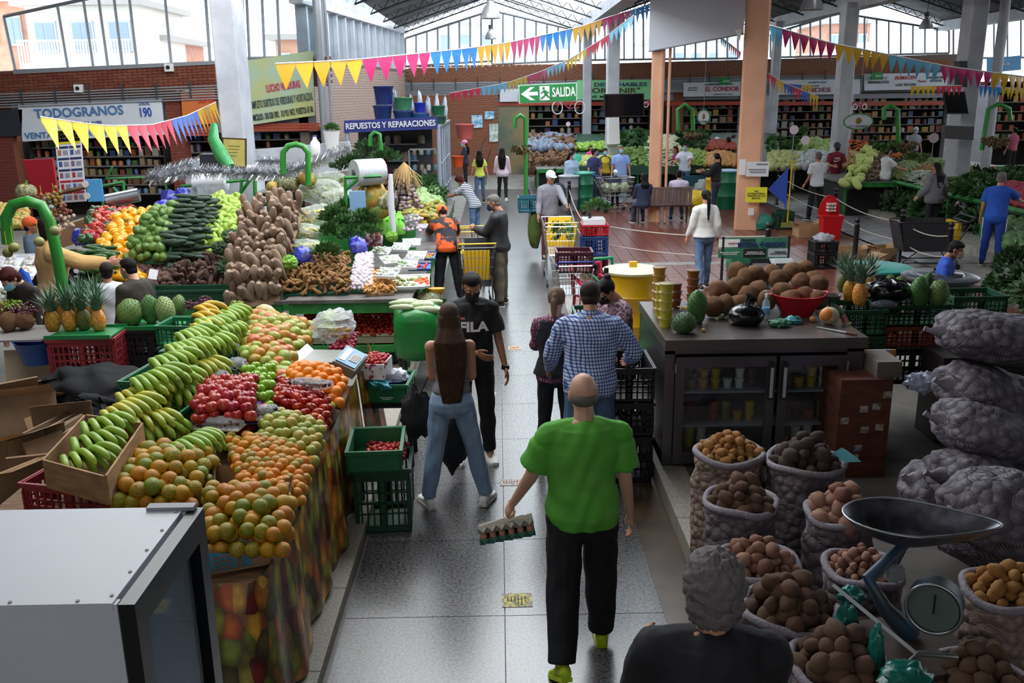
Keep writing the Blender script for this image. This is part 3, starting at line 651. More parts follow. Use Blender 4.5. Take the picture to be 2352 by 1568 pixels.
def stripes(name,c1,c2,fr,axis=2):
 m,N,L,P=nt(name);tc=N.new('ShaderNodeTexCoord');sp=N.new('ShaderNodeSeparateXYZ');L.new(tc.outputs['Object'],sp.inputs[0]);a=N.new('ShaderNodeMath');a.operation='MULTIPLY';a.inputs[1].default_value=fr;L.new(sp.outputs[axis],a.inputs[0])
 f=N.new('ShaderNodeMath');f.operation='FRACT';L.new(a.outputs[0],f.inputs[0]);c=N.new('ShaderNodeMath');c.operation='GREATER_THAN';c.inputs[1].default_value=.5;L.new(f.outputs[0],c.inputs[0]);mx=N.new('ShaderNodeMixRGB');L.new(c.outputs[0],mx.inputs[0]);mx.inputs[1].default_value=srgb(c1)+(1,);mx.inputs[2].default_value=srgb(c2)+(1,);L.new(mx.outputs[0],P.inputs['Base Color']);P.inputs['Roughness'].default_value=.85;return m
PLAID=plaid();STRI=stripes('navy_white_stripes','e2e4ea','1f2a4a',26)
FLORAL=mat('floral_blouse','b59aa4',.85,col2='5a3a4c',vscale=42,contrast=(.44,.56));DOTS=mat('patterned_maroon','5d2240',.85,col2='b99aa6',vscale=60,contrast=(.5,.62))
def shirt_text(J,H,bend,parent,body,size,m,z=1.27,y=.13,dx=0,width=None,back=False,bold=0,shear=0):
 c=bpy.data.curves.new('print','FONT');c.body=body;c.size=size;c.align_x='CENTER';c.align_y='CENTER';c.offset=bold;c.shear=shear;c.resolution_u=4
 o=bpy.data.objects.new('tmp',c);COL.objects.link(o);dg=bpy.context.evaluated_depsgraph_get();me=bpy.data.meshes.new_from_object(o.evaluated_get(dg));bpy.data.objects.remove(o)
 w=max(v.co.x for v in me.vertices)-min(v.co.x for v in me.vertices);k=(width/w)if width else 1
 for v in me.vertices:
  x=v.co.x*k;sy=-1 if back else 1;px=(-x if not back else x)+dx;v.co=bend((px,sy*(y-1.6*px*px),z+v.co.y))
 return obj('print',me,m,parent)
WHT=plain('e8e6e4',.6)
neon=mat('neon_shoe','c3d81c',.5,col2='a9c01a',vscale=20)
# ---- nearest people
r_,J,H,B=fig(1335,1500,4,'bald person in bright green t-shirt and black trousers walking away carrying eggs',h=1.74,detail=2,build=1.1,belly=.03,lean=1,top=clothm('green_tshirt','55a636','63b040',3),loose=.028,hem=.86,pants=BLK,fit=.03,shoes=(neon,neon),hair='bald',hairmat=HG,skinm=SK3,armL=(12,20,14,-10),armR=(2,10,8,0),legL=(-14,4,14),legR=(10,3,3),hands=('grip','relax'),nod=2)
GREEN_MAN=r_,J
fig(1045,1158,3,'person with very long brown hair in gray tank top and light blue jeans',h=1.68,fem=True,detail=2,top=stripes('gray_rib_tank','8c8790','7b7680',55),sleeve='none',loose=.006,hem=1.0,pants=JEAN,fit=.012,shoes=WHT,hair='long',hairmat=hairm('573c2d'),hairlen=.5,armL=('to',(-.03,.2,1.0)),armR=('to',(.06,.2,1.0)),legL=(0,9,2),legR=(0,12,2),toe=22,skinm=skin('c08a72'))
r_,J,H,B=fig(1092,1056,186,'person in black t-shirt with white logo, black trousers and black mask looking down',h=1.76,detail=2,top=BLK,loose=.02,hem=.84,pants=clothm('black_joggers','15151a','1b1b20'),shoes=WHT,hair='short',hairmat=HB,mask=MASKK,nod=28,skinm=SK2,armL=(8,10,18,0),armR=(25,0,60,60),fit=.01)
shirt_text(J,H,B,r_,'FILA',.115,plain('f0f0f2',.6),z=1.25,y=.137,width=.25,bold=.005);obj('badge',MB().bb(.07,.12,.125,.13,1.32,1.34),plain('c0303a',.6),r_)
shirt_text(J,H,B,r_,'FILA',.022,plain('e8e0e0',.6),z=1.33,y=.152,dx=.09,width=.04)
w=J['wL'];obj('wristwatch',MB().tube([w+Vector((0,0,.02)),w+Vector((0,0,-.015))],.034,12),black,r_)
figh(1357,655,-4,'person in blue and white checked shirt seen from behind with short dark hair',h=1.78,detail=2,build=1.14,top=PLAID,sleeve='long',loose=.026,hem=.86,pants=JEAND,shoes=BLK,hair='short',hairmat=HS,lean=9,armL=(14,22,40,30),armR=(10,34,80,55),nod=18,skinm=SK1,collar=True,legL=(0,5,2),legR=(0,5,2))
figh(1277,665,-14,'person with light brown ponytail, black vest and patterned maroon sleeves',h=1.62,fem=True,detail=2,top=DOTS,sleeve='long',loose=.02,vest=BLK,pants=BLK,shoes=BLK,hair='pony',hairmat=HL,hairlen=.2,armL=(28,12,60,30),armR=(30,5,70,40),nod=12,skinm=SK3)
figh(1435,628,118,'person in floral blouse and black scarf with dark pinned-up hair and black mask',h=1.62,fem=True,detail=2,lean=14,top=FLORAL,sleeve='long',loose=.03,hem=.8,pants=BLK,shoes=BLK,hair='bun',hairmat=HB,mask=MASKK,nod=28,armL=(25,8,75,30),armR=(25,8,70,30),skinm=SK1)
figh(1642,1292,-4,'person with curly gray hair in dark top between aisle and potato sacks',h=1.74,detail=2,top=clothm('dark_sweater','1b1b20','24242a'),sleeve='long',loose=.03,pants=BLK,hair='curly',hairmat=hairm('7a7678'),shoes=BLK,armL=(30,8,60,20),armR=(30,8,60,20),build=1.05)
# ---- aisle, middle distance
jack=clothm('dark_jacket','17171b','222228',4,rough=.6)
fig(1150,700,78,'older person in dark jacket and olive trousers with blue mask looking at phone',h=1.73,detail=1,build=1.15,belly=.04,lean=3,top=jack,sleeve='long',loose=.035,hem=.86,pants=clothm('olive_trousers','5a5243','6a6150'),fit=.025,shoes=plain('3a2a20',.6),hair='short',hairmat=HG,mask=MASKN,glasses=True,nod=20,armL=('to',(-.05,.38,1.2)),armR=('to',(.05,.36,1.18)),hands=('grip','grip'),skinm=SK1)
orj=clothm('orange_uniform','d9561e','24242a',3,contrast=(.50,.53))
fig(1032,692,12,'person in black and orange uniform and orange cap bending over stall edge',h=1.64,fem=True,build=1.15,lean=40,top=orj,sleeve='long',loose=.03,pants=clothm('dark_uniform','1c1c21','26262b'),fit=.02,shoes=BLK,hair='pony',hairmat=HB,hairlen=.3,cap=plain('e8641c',.7),nod=15,armL=(55,12,20,0),armR=(50,12,20,0),legL=(4,6,8),legR=(-6,6,4),skinm=SK2)
fig(1092,560,62,'person with curly dark red hair in navy and white striped top leaning to the stall',h=1.6,fem=True,lean=32,top=STRI,sleeve='short',loose=.02,hem=.84,pants=JEAND,shoes=WHT,hair='curly',hairmat=HR,mask=plain('a9c9c0',.8),nod=18,armL=(55,8,20,10),armR=(50,8,30,10),skinm=SK2)
fig(1103,466,5,'person in yellow t-shirt and blue jeans walking down the far aisle',h=1.58,fem=True,detail=0,top=clothm('yellow_tee','d8dc5c'),pants=JEAND,shoes=BLK,hair='long',hairmat=HB,hairlen=.25,legL=(-8,3,4),legR=(12,3,4),armL=(8,14,12,0),armR=(-6,14,12,0),skinm=SK3)
fig(1155,462,-6,'person in white and pink blouse and black trousers with long black hair',h=1.62,fem=True,detail=0,top=clothm('white_pink_blouse','e8e0ea','e0b9cc',2),sleeve='long',loose=.035,hem=.8,pants=BLK,shoes=WHT,hair='long',hairmat=HB,hairlen=.4,legL=(10,3,4),legR=(-8,3,10),armL=(6,14,12,0),armR=(6,10,12,0),skinm=SK3)
fig(1070,432,96,'person in pink cap and navy jacket with red hair beside the repair kiosk',h=1.64,fem=True,detail=0,top=clothm('navy_jacket','232a38'),sleeve='long',loose=.02,pants=BLK,shoes=BLK,hair='long',hairmat=HR,hairlen=.22,mask=MASKB,cap=plain('d98bb0',.7),armL=(20,8,60,20),armR=(20,8,60,20),skinm=SK3)
capk=plain('d8dce2',.7)
fig(1262,592,188,'bearded person in gray sweater with black backpack and lowered blue mask pushing trolley',h=1.74,detail=1,lean=6,top=clothm('gray_sweater','7e7c84','8c8a92',8),sleeve='long',loose=.025,hem=.84,pants=clothm('burgundy_trousers','4c1c2c'),shoes=BLK,hair='short',hairmat=HB,cap=capk,armL=(52,8,10,0),armR=(10,10,20,0),hands=('grip','relax'),nod=4,turn=-18,skinm=SK1,legL=(-6,4,8),legR=(12,4,2))
fig(1612,662,12,'person in white hoodie and blue jeans with dark ponytail walking across tiled plaza',h=1.65,fem=True,detail=1,top=clothm('white_hoodie','dcdad6','cfccc8',6),sleeve='long',loose=.04,hem=.88,pants=JEAND,fit=.006,shoes=plain('3a2a2a',.6),hair='pony',hairmat=HB,hairlen=.48,legL=(-10,3,10),legR=(9,3,2),armL=(8,12,20,10),armR=(-12,12,25,0),skinm=SK1)
# ---- plaza and centre stall customers
def S(*a,**k):k.setdefault('detail',0);return fig(*a,**k)
S(1312,480,200,'person in pale denim jacket with long dark hair and mask at the root crop stall',1.6,fem=True,top=clothm('pale_denim','9fb0c8'),sleeve='long',loose=.03,pants=JEAN,shoes=WHT,hair='long',mask=MASKB,turn=-40)
S(1360,475,215,'person in navy t-shirt and blue mask beside the yellow vested vendor',1.66,top=clothm('navy_tee','33386a'),pants=JEANN,shoes=BLK,mask=plain('2f62b8',.8),turn=-50,lean=6)
S(1388,462,184,'vendor in yellow vest over black dotted shirt holding a trolley',1.58,fem=True,top=mat('black_dotted','1c1c22',.8,col2='c8c8c8',vscale=90,contrast=(.6,.64)),sleeve='long',vest=clothm('yellow_vest','c9ac2c'),pants=BLK,shoes=BLK,hair='pony',hairlen=.05,mask=MASKB,armL=(40,5,20,10),armR=(40,5,20,10))
S(1424,470,178,'gray haired person in light blue v-neck shirt and mask facing camera',1.7,top=clothm('sky_shirt','8aa6dc'),pants=JEAN,shoes=BLK,hairmat=HG,mask=MASKB,build=1.15)
S(1412,484,190,'small child in white sun hat, navy top and blue mask at the trolley',1.12,top=clothm('navy_top','27304e'),pants=BLK,shoes=BLK,cap=plain('e0e0e2',.7),mask=MASKB)
S(1328,452,30,'vendor in green coat with yellow lettering bending over the stall',1.6,lean=30,top=clothm('green_coat','3fae8c'),sleeve='long',loose=.04,hem=.8,pants=clothm('green_trousers','3a9a78'),shoes=BLK)
S(1300,420,200,'person with dark hair in navy top behind the cassava pile',1.55,fem=True,top=clothm('navy_blouse','2b3a66'),pants=BLK,hair='long',hairlen=.2,mask=MASKB,nod=20,lean=15)
S(1356,425,180,'child in pink top peering over the centre stall',1.3,fem=True,top=clothm('pink_top','d2487c'),pants=BLK,hair='long',hairlen=.2,z=.2)
S(1570,455,150,'vendor in white apron with lowered mask handing over a clear bag',1.66,top=clothm('white_apron','d6dbe4','b8c4d6',3),sleeve='short',pants=JEAND,shoes=BLK,mask=MASKB,armL=(40,12,30,0),armR=(40,12,30,0),loose=.03)
S(1548,450,100,'person in dark pink top behind the white aproned vendor',1.55,fem=True,top=clothm('dark_pink','8e2850'),pants=BLK,hair='long',hairlen=.3,hairmat=HR)
S(1640,500,60,'person in black top and dark striped leggings standing by the plaza pillar',1.66,fem=True,detail=1,top=clothm('black_top','17171b'),sleeve='long',loose=.045,hem=.95,pants=clothm('navy_leggings','2a2f44'),shoes=WHT,hair='pony',hairlen=.35,armL=(35,8,70,10),armR=(35,8,70,10),legL=(0,4,2),legR=(8,4,8),mask=plain('d8d0d8',.8),turn=30)
S(1668,432,8,'person in black t-shirt with short black hair beyond the plaza pillar',1.7,top=BLK,pants=JEANN,shoes=BLK,armR=(30,10,40,0))
S(1642,420,150,'person in neon yellow and pink top and white cap by the centre shops',1.6,fem=True,top=mat('neon_pink_top','cdea3a',.8,col2='e05aa8',vscale=1.6),pants=BLK,cap=plain('d6e0ee',.7),mask=MASKB,hair='pony',hairlen=.2)
S(1655,412,190,'person in white shirt and dark glasses by the centre shops',1.7,top=clothm('white_shirt','d4d8e2'),sleeve='long',pants=BLK,mask=MASKB,hairmat=HG)
S(1680,418,250,'person in beige jumper stretching an arm over the counter',1.66,top=clothm('beige_jumper','b8a48e'),sleeve='long',loose=.04,pants=BLK,armR=(70,20,5,0),mask=MASKB,hairmat=HS)
S(1618,410,10,'person in black and white jacket with long hair by the round hanging sign',1.6,fem=True,top=mat('bw_jacket','17171c',.8,col2='d8d8e0',vscale=1.5,contrast=(.5,.52)),sleeve='long',pants=BLK,hair='long',hairlen=.2)
S(1869,505,12,'gray haired person in plain white t-shirt and black trousers seen from behind',1.7,detail=1,top=clothm('white_tee','d9dbe0'),loose=.02,pants=BLK,fit=.01,shoes=BLK,hairmat=HG,armL=(4,8,30,0),armR=(25,12,70,20),legL=(0,6,2),legR=(0,6,2))
r_,J,H,B=S(1912,470,176,'person in maroon logo t-shirt, jeans, navy cap and black mask',1.74,detail=1,top=clothm('maroon_tee','7a1a34'),loose=.02,pants=JEAND,fit=.012,shoes=BLK,mask=MASKK,cap=plain('232a44',.7),armL=(22,10,70,30),armR=(22,10,70,30),skinm=SK1)
shirt_text(J,H,B,r_,'NIKE',.07,WHT,z=1.3,y=.137,width=.15,bold=.003);obj('swoosh',MB().tube([B((.1,.125,1.25)),B((.06,.132,1.215)),B((0,.136,1.23)),B((-.1,.125,1.265))],[.008,.02,.012,.002],5),WHT,r_)
S(1872,440,130,'person in white t-shirt with reddish ponytail and blue mask at the side stall',1.6,fem=True,top=clothm('white_tee2','dcdce4'),pants=BLK,hair='pony',hairlen=.2,hairmat=HR,mask=MASKB,turn=-30)
S(1902,440,140,'gray haired person in red jacket and blue mask',1.74,top=clothm('red_jacket','b0202a'),sleeve='long',loose=.03,pants=BLK,hairmat=HG,mask=MASKB,glasses=True,turn=-20)
S(1930,440,20,'person in tan jacket with reddish brown hair seen from behind',1.6,fem=True,top=clothm('tan_jacket','a88a62'),sleeve='long',loose=.04,pants=BLK,hair='long',hairlen=.15,hairmat=HR)
S(1958,440,-8,'person with waist length straight black hair at the side stall',1.6,fem=True,top=clothm('pale_top','c9b8c4'),sleeve='none',pants=JEAN,hair='long',hairlen=.5,hairmat=HB)
S(1795,425,230,'vendor in green vest and black mask bending over the cluttered side stall',1.6,lean=22,top=clothm('green_vest','2e7a54'),sleeve='short',pants=BLK,mask=MASKK,hairmat=HD,armL=(50,10,30,10),armR=(50,10,30,10))
S(2026,482,-80,'person in white t-shirt and gray patterned trousers with crossbody bag',1.6,detail=1,fem=True,build=1.1,top=clothm('white_tee3','d8d8dc'),loose=.025,hem=.84,pants=mat('houndstooth','4a4a54',.85,col2='8a8a94',vscale=60),shoes=plain('b8a8a8',.6),hair='short',hairmat=HB,mask=MASKK,armL=(60,8,10,0),armR=(45,8,30,0),z=.13)
S(2135,545,22,'person in gray dress shirt with dark wavy hair and shoulder bag holding a child\'s hand',1.64,detail=1,fem=True,build=1.12,top=clothm('gray_smock','6e6b70','7a777c'),sleeve='long',loose=.06,hem=.8,pants=BLK,shoes=BLK,hair='long',hairmat=HB,hairlen=.3,armR=(5,28,10,0),armL=(10,14,30,0))
S(2205,540,10,'small child in white t-shirt and gray trousers held by the hand',.98,detail=0,top=clothm('white_tee4','d5ccd8'),pants=clothm('gray_green','8d9a90'),shoes=WHT,hair='bob',hairmat=HD,armL=(10,40,10,0))
r_,J,H,B=S(2272,610,-38,'gray haired person in blue sports shirt and trousers with white side stripes',1.72,detail=1,build=1.08,belly=.02,top=clothm('royal_blue','1d48a8','2455b8'),loose=.02,hem=.8,pants=clothm('royal_blue_trousers','1f3f98'),fit=.01,shoes=BLK,hairmat=HG,mask=plain('c8cce4',.8),armR=('to',(.35,.5,1.15)),armL=(2,10,20,0),lean=8)
for q in(-1,1):obj('side_stripe',MB().tube([J['h'+('L' if q<0 else 'R')]+Vector((q*.1,0,0)),J['k'+('L' if q<0 else 'R')]+Vector((q*.07,0,0)),J['a'+('L' if q<0 else 'R')]+Vector((q*.052,0,.05))],.014,5),WHT,r_)
S(2093,400,178,'vendor in gray t-shirt and light cap behind the right stall',1.68,top=clothm('gray_tee','8d9098'),pants=BLK,cap=plain('b8b8c0',.7),mask=MASKB,z=.15)
S(2155,380,120,'bald person in dusty pink shirt by the right shops',1.7,top=clothm('dusty_pink','7a5058'),pants=BLK,hair='none')
S(2318,400,20,'person in rose t-shirt and black mask behind the right stall',1.65,top=clothm('rose_tee','a04a62'),pants=BLK,hair='short',z=.15)
S(2000,420,0,'person in black with dark hair behind the pumpkin pile',1.6,top=BLK,pants=BLK,z=.1)
p=atz(2125,690,.0)
person('vendor with short black hair in blue shirt stooping behind the right green crates',(5.75,11.6),R(-120),h=1.6,base=0,lean=12,nod=15,top=clothm('vendor_blue','2a4fae'),pants=BLK,shoes=BLK,hair='short',mask=plain('c9b0a0',.8),skinm=SK2,legL=(70,5,75),legR=(70,5,75),sit=True)
p=atz(1490,520,0);person('person in dark blue hoodie sitting at the left end of the plaza bench',(p.x-.1,p.y+.35),R(10),h=1.6,detail=1,top=clothm('navy_hoodie','2c3450'),sleeve='long',loose=.03,pants=JEANN,shoes=BLK,hair='long',hairlen=.1,legL=(85,4,85),legR=(85,4,85),sit=True,armL=(25,5,50,20),armR=(25,5,50,20))
person('person in pale lilac shirt sitting at the right end of the plaza bench',(atz(1562,515,0).x,atz(1562,515,0).y+.35),R(-6),h=1.66,detail=1,top=clothm('lilac_shirt','c9c0d8'),sleeve='long',loose=.035,pants=JEAND,shoes=BLK,hair='short',legL=(85,4,85),legR=(85,4,85),sit=True,armL=(25,5,50,20),armR=(25,5,50,20))
person('person in mustard jumper reaching over the bell peppers',(aty(100,520,10).x,10),R(-55),h=aty(100,520,10).z,detail=1,fem=True,build=1.15,lean=4,top=clothm('mustard_jumper','c8a064','b8905a',3),sleeve='long',loose=.04,hem=.84,pants=clothm('blue_apron_trousers','2a4a8a'),shoes=BLK,hair='bob',hairmat=HD,armR=('to',(.25,.5,1.25)),base=.08)
person('stall keeper with orange cap working beside the passion fruit',(atz(66,510,1.6).x-.15,atz(66,510,1.6).y+.3),R(-80),h=1.6,detail=0,top=clothm('gray_top','5a6a7c'),pants=BLK,cap=mat('orange_cap','e8622a',.7),hair='short',base=.0)
person('person with reddish brown hair and blue mask bending behind the pineapples',(-4.9,9.5),R(160),h=1.6,detail=1,fem=True,lean=30,top=mat('brown_dotted','2a2220',.85,col2='c8c0a8',vscale=12,contrast=(.66,.68)),sleeve='long',pants=BLK,hair='bob',hairmat=HR,mask=MASKB,nod=20,base=.08,skinm=SK3)
person('bearded person in dark olive quilted jacket and glasses behind the soursops',(-3.85,9.5),R(62),h=1.6,detail=1,lean=8,top=stripes('quilted_olive','3a332a','2f2922',40),sleeve='long',loose=.03,pants=BLK,shoes=BLK,hair='short',hairmat=HB,mask=MASKB,glasses=True,nod=12,base=0,skinm=SK3)
person('person in white jacket with short brown hair between the pineapples and soursops',(-4.3,9.8),R(20),h=1.5,detail=1,top=clothm('white_jacket','d8dce2'),sleeve='long',loose=.035,pants=BLK,shoes=BLK,hair='short',hairmat=HD,base=0)
person('person in maroon top working inside the repair kiosk',(-3.1,25.2),R(170),h=1.45,detail=0,top=clothm('maroon_work','4a1a28'),sleeve='long',pants=BLK,hair='bob',hairmat=HR,nod=30,base=.1)
# ================================================================ produce library
def lump(seed,amp=.12,f=2.2):return lambda d:1+amp*noise.noise(Vector((d.x*f+seed*7,d.y*f,d.z*f)))*2
def fruit(name,r,n=14,m=9,fn=None):return MB().ell((0,0,0),r,n,m,None,fn).mesh(name)
def vset(name,r,k=3,amp=.06,f=2,n=14,m=9,extra=None):
 return[fruit(name,r,n,m,(lambda d,a=lump(i+1,amp,f):a(d)*(extra(d)if extra else 1)))for i in range(k)]
M_ORANGE=mat('orange_skin','d08c08',.42,col2='6f8420',vscale=9,rnd=.45,bump=.25,bscale=260,contrast=(.42,.68))
M_MAND=mat('mandarin_skin','e38a04',.45,col2='76802a',vscale=10,rnd=.4,bump=.25,bscale=260,contrast=(.45,.7))
M_OBRIGHT=mat('bright_orange_skin','ef8a06',.42,rnd=.15,bump=.2,bscale=260)
M_MANGO=mat('mango_skin','d8802e',.42,col2='93a03a',vscale=7,rnd=.6,contrast=(.34,.54))
M_APPLE=mat('red_apple_skin','a81c28',.28,col2='d06a54',vscale=16,rnd=.3,stretch=(1,1,.3),contrast=(.5,.8))
M_GAPPLE=mat('green_apple_skin','86b52c',.28,rnd=.15,var=.1);M_TAM=mat('tree_tomato_skin','9c1a16',.22,col2='c94a20',vscale=6,rnd=.25,contrast=(.5,.75))
M_LULO=mat('yellow_green_skin','c0ad4a',.45,col2='84953a',vscale=9,rnd=.5,contrast=(.4,.62));M_GUAVA=mat('guava_skin','c6bc58',.5,rnd=.15,var=.1)
M_STEM=plain('4a3f26',.8);M_STEMG=plain('4f7a2c',.7)
M_BAN=mat('green_banana_skin','7ca236',.42,col2='9ab63c',vscale=7,rnd=.15);M_BANY=mat('yellow_banana_skin','c9bc34',.42,col2='98a834',vscale=10,rnd=.15,contrast=(.4,.62))
M_POT=mat('potato_skin','6a4c3a',.85,col2='584032',vscale=20,rnd=.3,bump=.4,bscale=90);M_POTD=mat('dark_potato_skin','45342e',.85,rnd=.3,bump=.4,bscale=90);M_POTY=mat('yellow_potato_skin','b88344',.8,col2='9a6a36',vscale=30,rnd=.25,bump=.4,bscale=120)
M_POTP=mat('pink_potato_skin','8a5a4c',.8,col2='a8806a',vscale=26,rnd=.35,bump=.3,bscale=120)
M_YAM=mat('yam_skin','8f7765',.9,col2='a38b78',vscale=14,rnd=.3,bump=.6,bscale=60);M_GING=mat('tan_root_skin','a17846',.85,col2='7c5a36',vscale=18,rnd=.3,bump=.4,bscale=80)
M_SWEET=mat('sweet_root_skin','5e4440',.85,col2='6e5548',vscale=16,rnd=.35,bump=.4,bscale=80)
M_CUC=mat('cucumber_skin','2c3f32',.45,col2='3a5040',vscale=22,rnd=.25);M_CHAY=mat('chayote_skin','6f8f44',.45,col2='557538',vscale=9,rnd=.3)
M_GUAT=mat('pale_green_gourd_skin','9cb84a',.45,rnd=.25,var=.12);M_PEPY=mat('yellow_pepper_skin','e39a0c',.2,rnd=.12,coat=.3);M_PEPR=mat('red_pepper_skin','b5301c',.2,rnd=.35,coat=.3);M_PEPG=mat('green_pepper_skin','35552c',.22,rnd=.25,coat=.3)
M_ONION=mat('garlic_skin','d8ccd4',.6,var=.15,vscale=20,rnd=.12);M_TOM=mat('tomato_skin','b02a1a',.22,rnd=.35);M_LEAF=mat('leafy_green','3f6a2c',.6,col2='2c4f22',vscale=20,rnd=.3);M_LEAFL=mat('lettuce_green','82b23a',.6,col2='5f9030',vscale=20,rnd=.2);M_LEAFD=mat('dark_leaf','24401f',.6,col2='355a2a',vscale=16,rnd=.3)
F_ROUND=vset('fruit',(.5,.5,.48),3,.02);F_MANGO=vset('fruit',(.43,.52,.46),3,.06,1.4);F_TAM=vset('fruit',(.32,.5,.32),2,.02)
def applef(d):return 1-.16*math.exp(-((1-abs(d.z))/.08))
F_APPLE=vset('fruit',(.5,.5,.47),2,.02,2,extra=applef);F_POT=vset('potato',(.42,.56,.40),4,.1,1.6,12,8)
def rootmesh(name,L,r,k,taper=.35,bend_=.1,seed=1):
 out=[]
 for i in range(k):
  rr=random.Random(seed*31+i);g=MB();N=7;P=[];Q=[]
  b1,b2=rr.uniform(-bend_,bend_),rr.uniform(-bend_,bend_)
  for j in range(N):t=j/(N-1);P.append((b1*math.sin(PI*t),L*(t-.5),b2*math.sin(PI*t)));Q.append(max(.12,(math.sin(PI*min(1,t*.8+.17))**.6)*(1-taper*t)*(1+.12*rr.uniform(-1,1)))*r)
  Q[0]=r*.45;Q[-1]=r*.25;out.append(g.tube(P,Q,9).mesh(name))
 return out
F_YAM=rootmesh('yam',1,.19,4,.45,.07);F_CUC=rootmesh('cucumber',1,.115,3,.05,.04,2);F_SWEET=rootmesh('root',1,.19,4,.2,.12,3);F_CARROT=rootmesh('carrot',1,.11,2,.7,.03,4)
def ging():
 out=[]
 for i in range(3):
  rr=random.Random(i);g=MB();g.capsule((0,-.35,0),(0,.3,.05),.16,.2,8);g.capsule((0,-.1,0),(.25,.1,.05),.13,.12,8);g.capsule((0,.2,0),(-.22,.4,0),.12,.1,8);g.capsule((0,-.3,0),(-.15,-.5,0),.1,.06,8);out.append(g.mesh('root'))
 return out
F_GING=ging();F_CHAY=vset('chayote',(.4,.52,.38),3,.08,3,14,9,lambda d:1+.06*math.cos(5*math.atan2(d.x,d.z))-.12*max(0,d.y))
F_GUAT=vset('gourd',(.3,.55,.28),3,.08,2,10,8);F_PEP=vset('pepper',(.42,.42,.52),2,.04,2,16,9,lambda d:(1+.09*math.cos(4*math.atan2(d.x,d.y)))*(1-.12*max(0,d.z)**6))
F_GARL=vset('garlic',(.5,.5,.42),2,.04,2,10,7,lambda d:1+.5*max(0,d.z)**10)
def leafbunch(seed,n=110,R0=.5,L=.24,w=.075,up=.35):
 rr=random.Random(seed);g=MB()
 for i in range(n):
  th=rr.uniform(0,2*PI);ph=rr.uniform(.05,1.35);d=Vector((math.cos(th)*math.sin(ph),math.sin(th)*math.sin(ph),math.cos(ph)*.8));c=d*R0*rr.uniform(.45,.85);t=(d+Vector((rr.uniform(-.4,.4),rr.uniform(-.4,.4),up))).normalized();s=t.cross(Vector((rr.random(),rr.random(),rr.random()))).normalized();nn=t.cross(s)
  a,b,c2,d2,e=c,c+t*L*.5+s*w,c+t*L*.5-s*w,c+t*L+nn*.05,c+t*L*.45+nn*.05;g.add([a,b,d2,c2,e],[(0,1,4),(1,2,4),(2,3,4),(3,0,4)])
 return g.mesh('leaves',False)
F_LEAF=[leafbunch(i)for i in range(4)];F_LETT=[leafbunch(i+10,60,.45,.22,.14,.6)for i in range(2)]
def frilly(seed):return MB().ell((0,0,0),(.5,.5,.42),30,20,None,lambda d,a=seed:1+.16*noise.noise(Vector((d.x*9+a,d.y*9,d.z*9)))*2).mesh('leaves',False)
F_FRILL=[frilly(i)for i in range(3)];F_CABB=vset('cabbage',(.5,.5,.46),2,.05,4,16,12,lambda d:1+.03*math.sin(9*math.atan2(d.x,d.y)))
STEM=MB().tube([(0,0,-.02),(.02,0,.1)],[.05,.03],5).mesh('stem');CALYX=MB().cyl((0,0,0),.045,.02,6).mesh('stem');PSTEM=MB().tube([(0,0,-.02),(.02,0,.1),(.06,0,.2)],[.12,.05,.06],6).mesh('stem')
def proto(name,meshes,m,stem=None):
 out=[]
 for me in meshes:
  me2=me.copy();me2.materials.clear();me2.materials.append(m);out.append((name,me2,stem))
 return out
def place(p,pos,size,rot,group,label,cat):
 name,me,stem=p;o=bpy.data.objects.new(name,me);COL.objects.link(o);o.location=pos;o.rotation_euler=rot;o.scale=size if isinstance(size,tuple)else(size,)*3
 o['label']=label;o['category']=cat;o['group']=group
 if stem:
  sm_,mm,off=stem
  if not sm_.materials:sm_.materials.append(mm)
  s=bpy.data.objects.new('stem',sm_);COL.objects.link(s);s.parent=o;s.location=off
 return o
CNT={};ORD='front second third fourth fifth sixth seventh eighth ninth tenth eleventh rear'.split()
def P3(c):return Vector(c)if isinstance(c,Vector)else(atz(*c)if len(c)==3 else aty(c[0],c[1],c[3]))
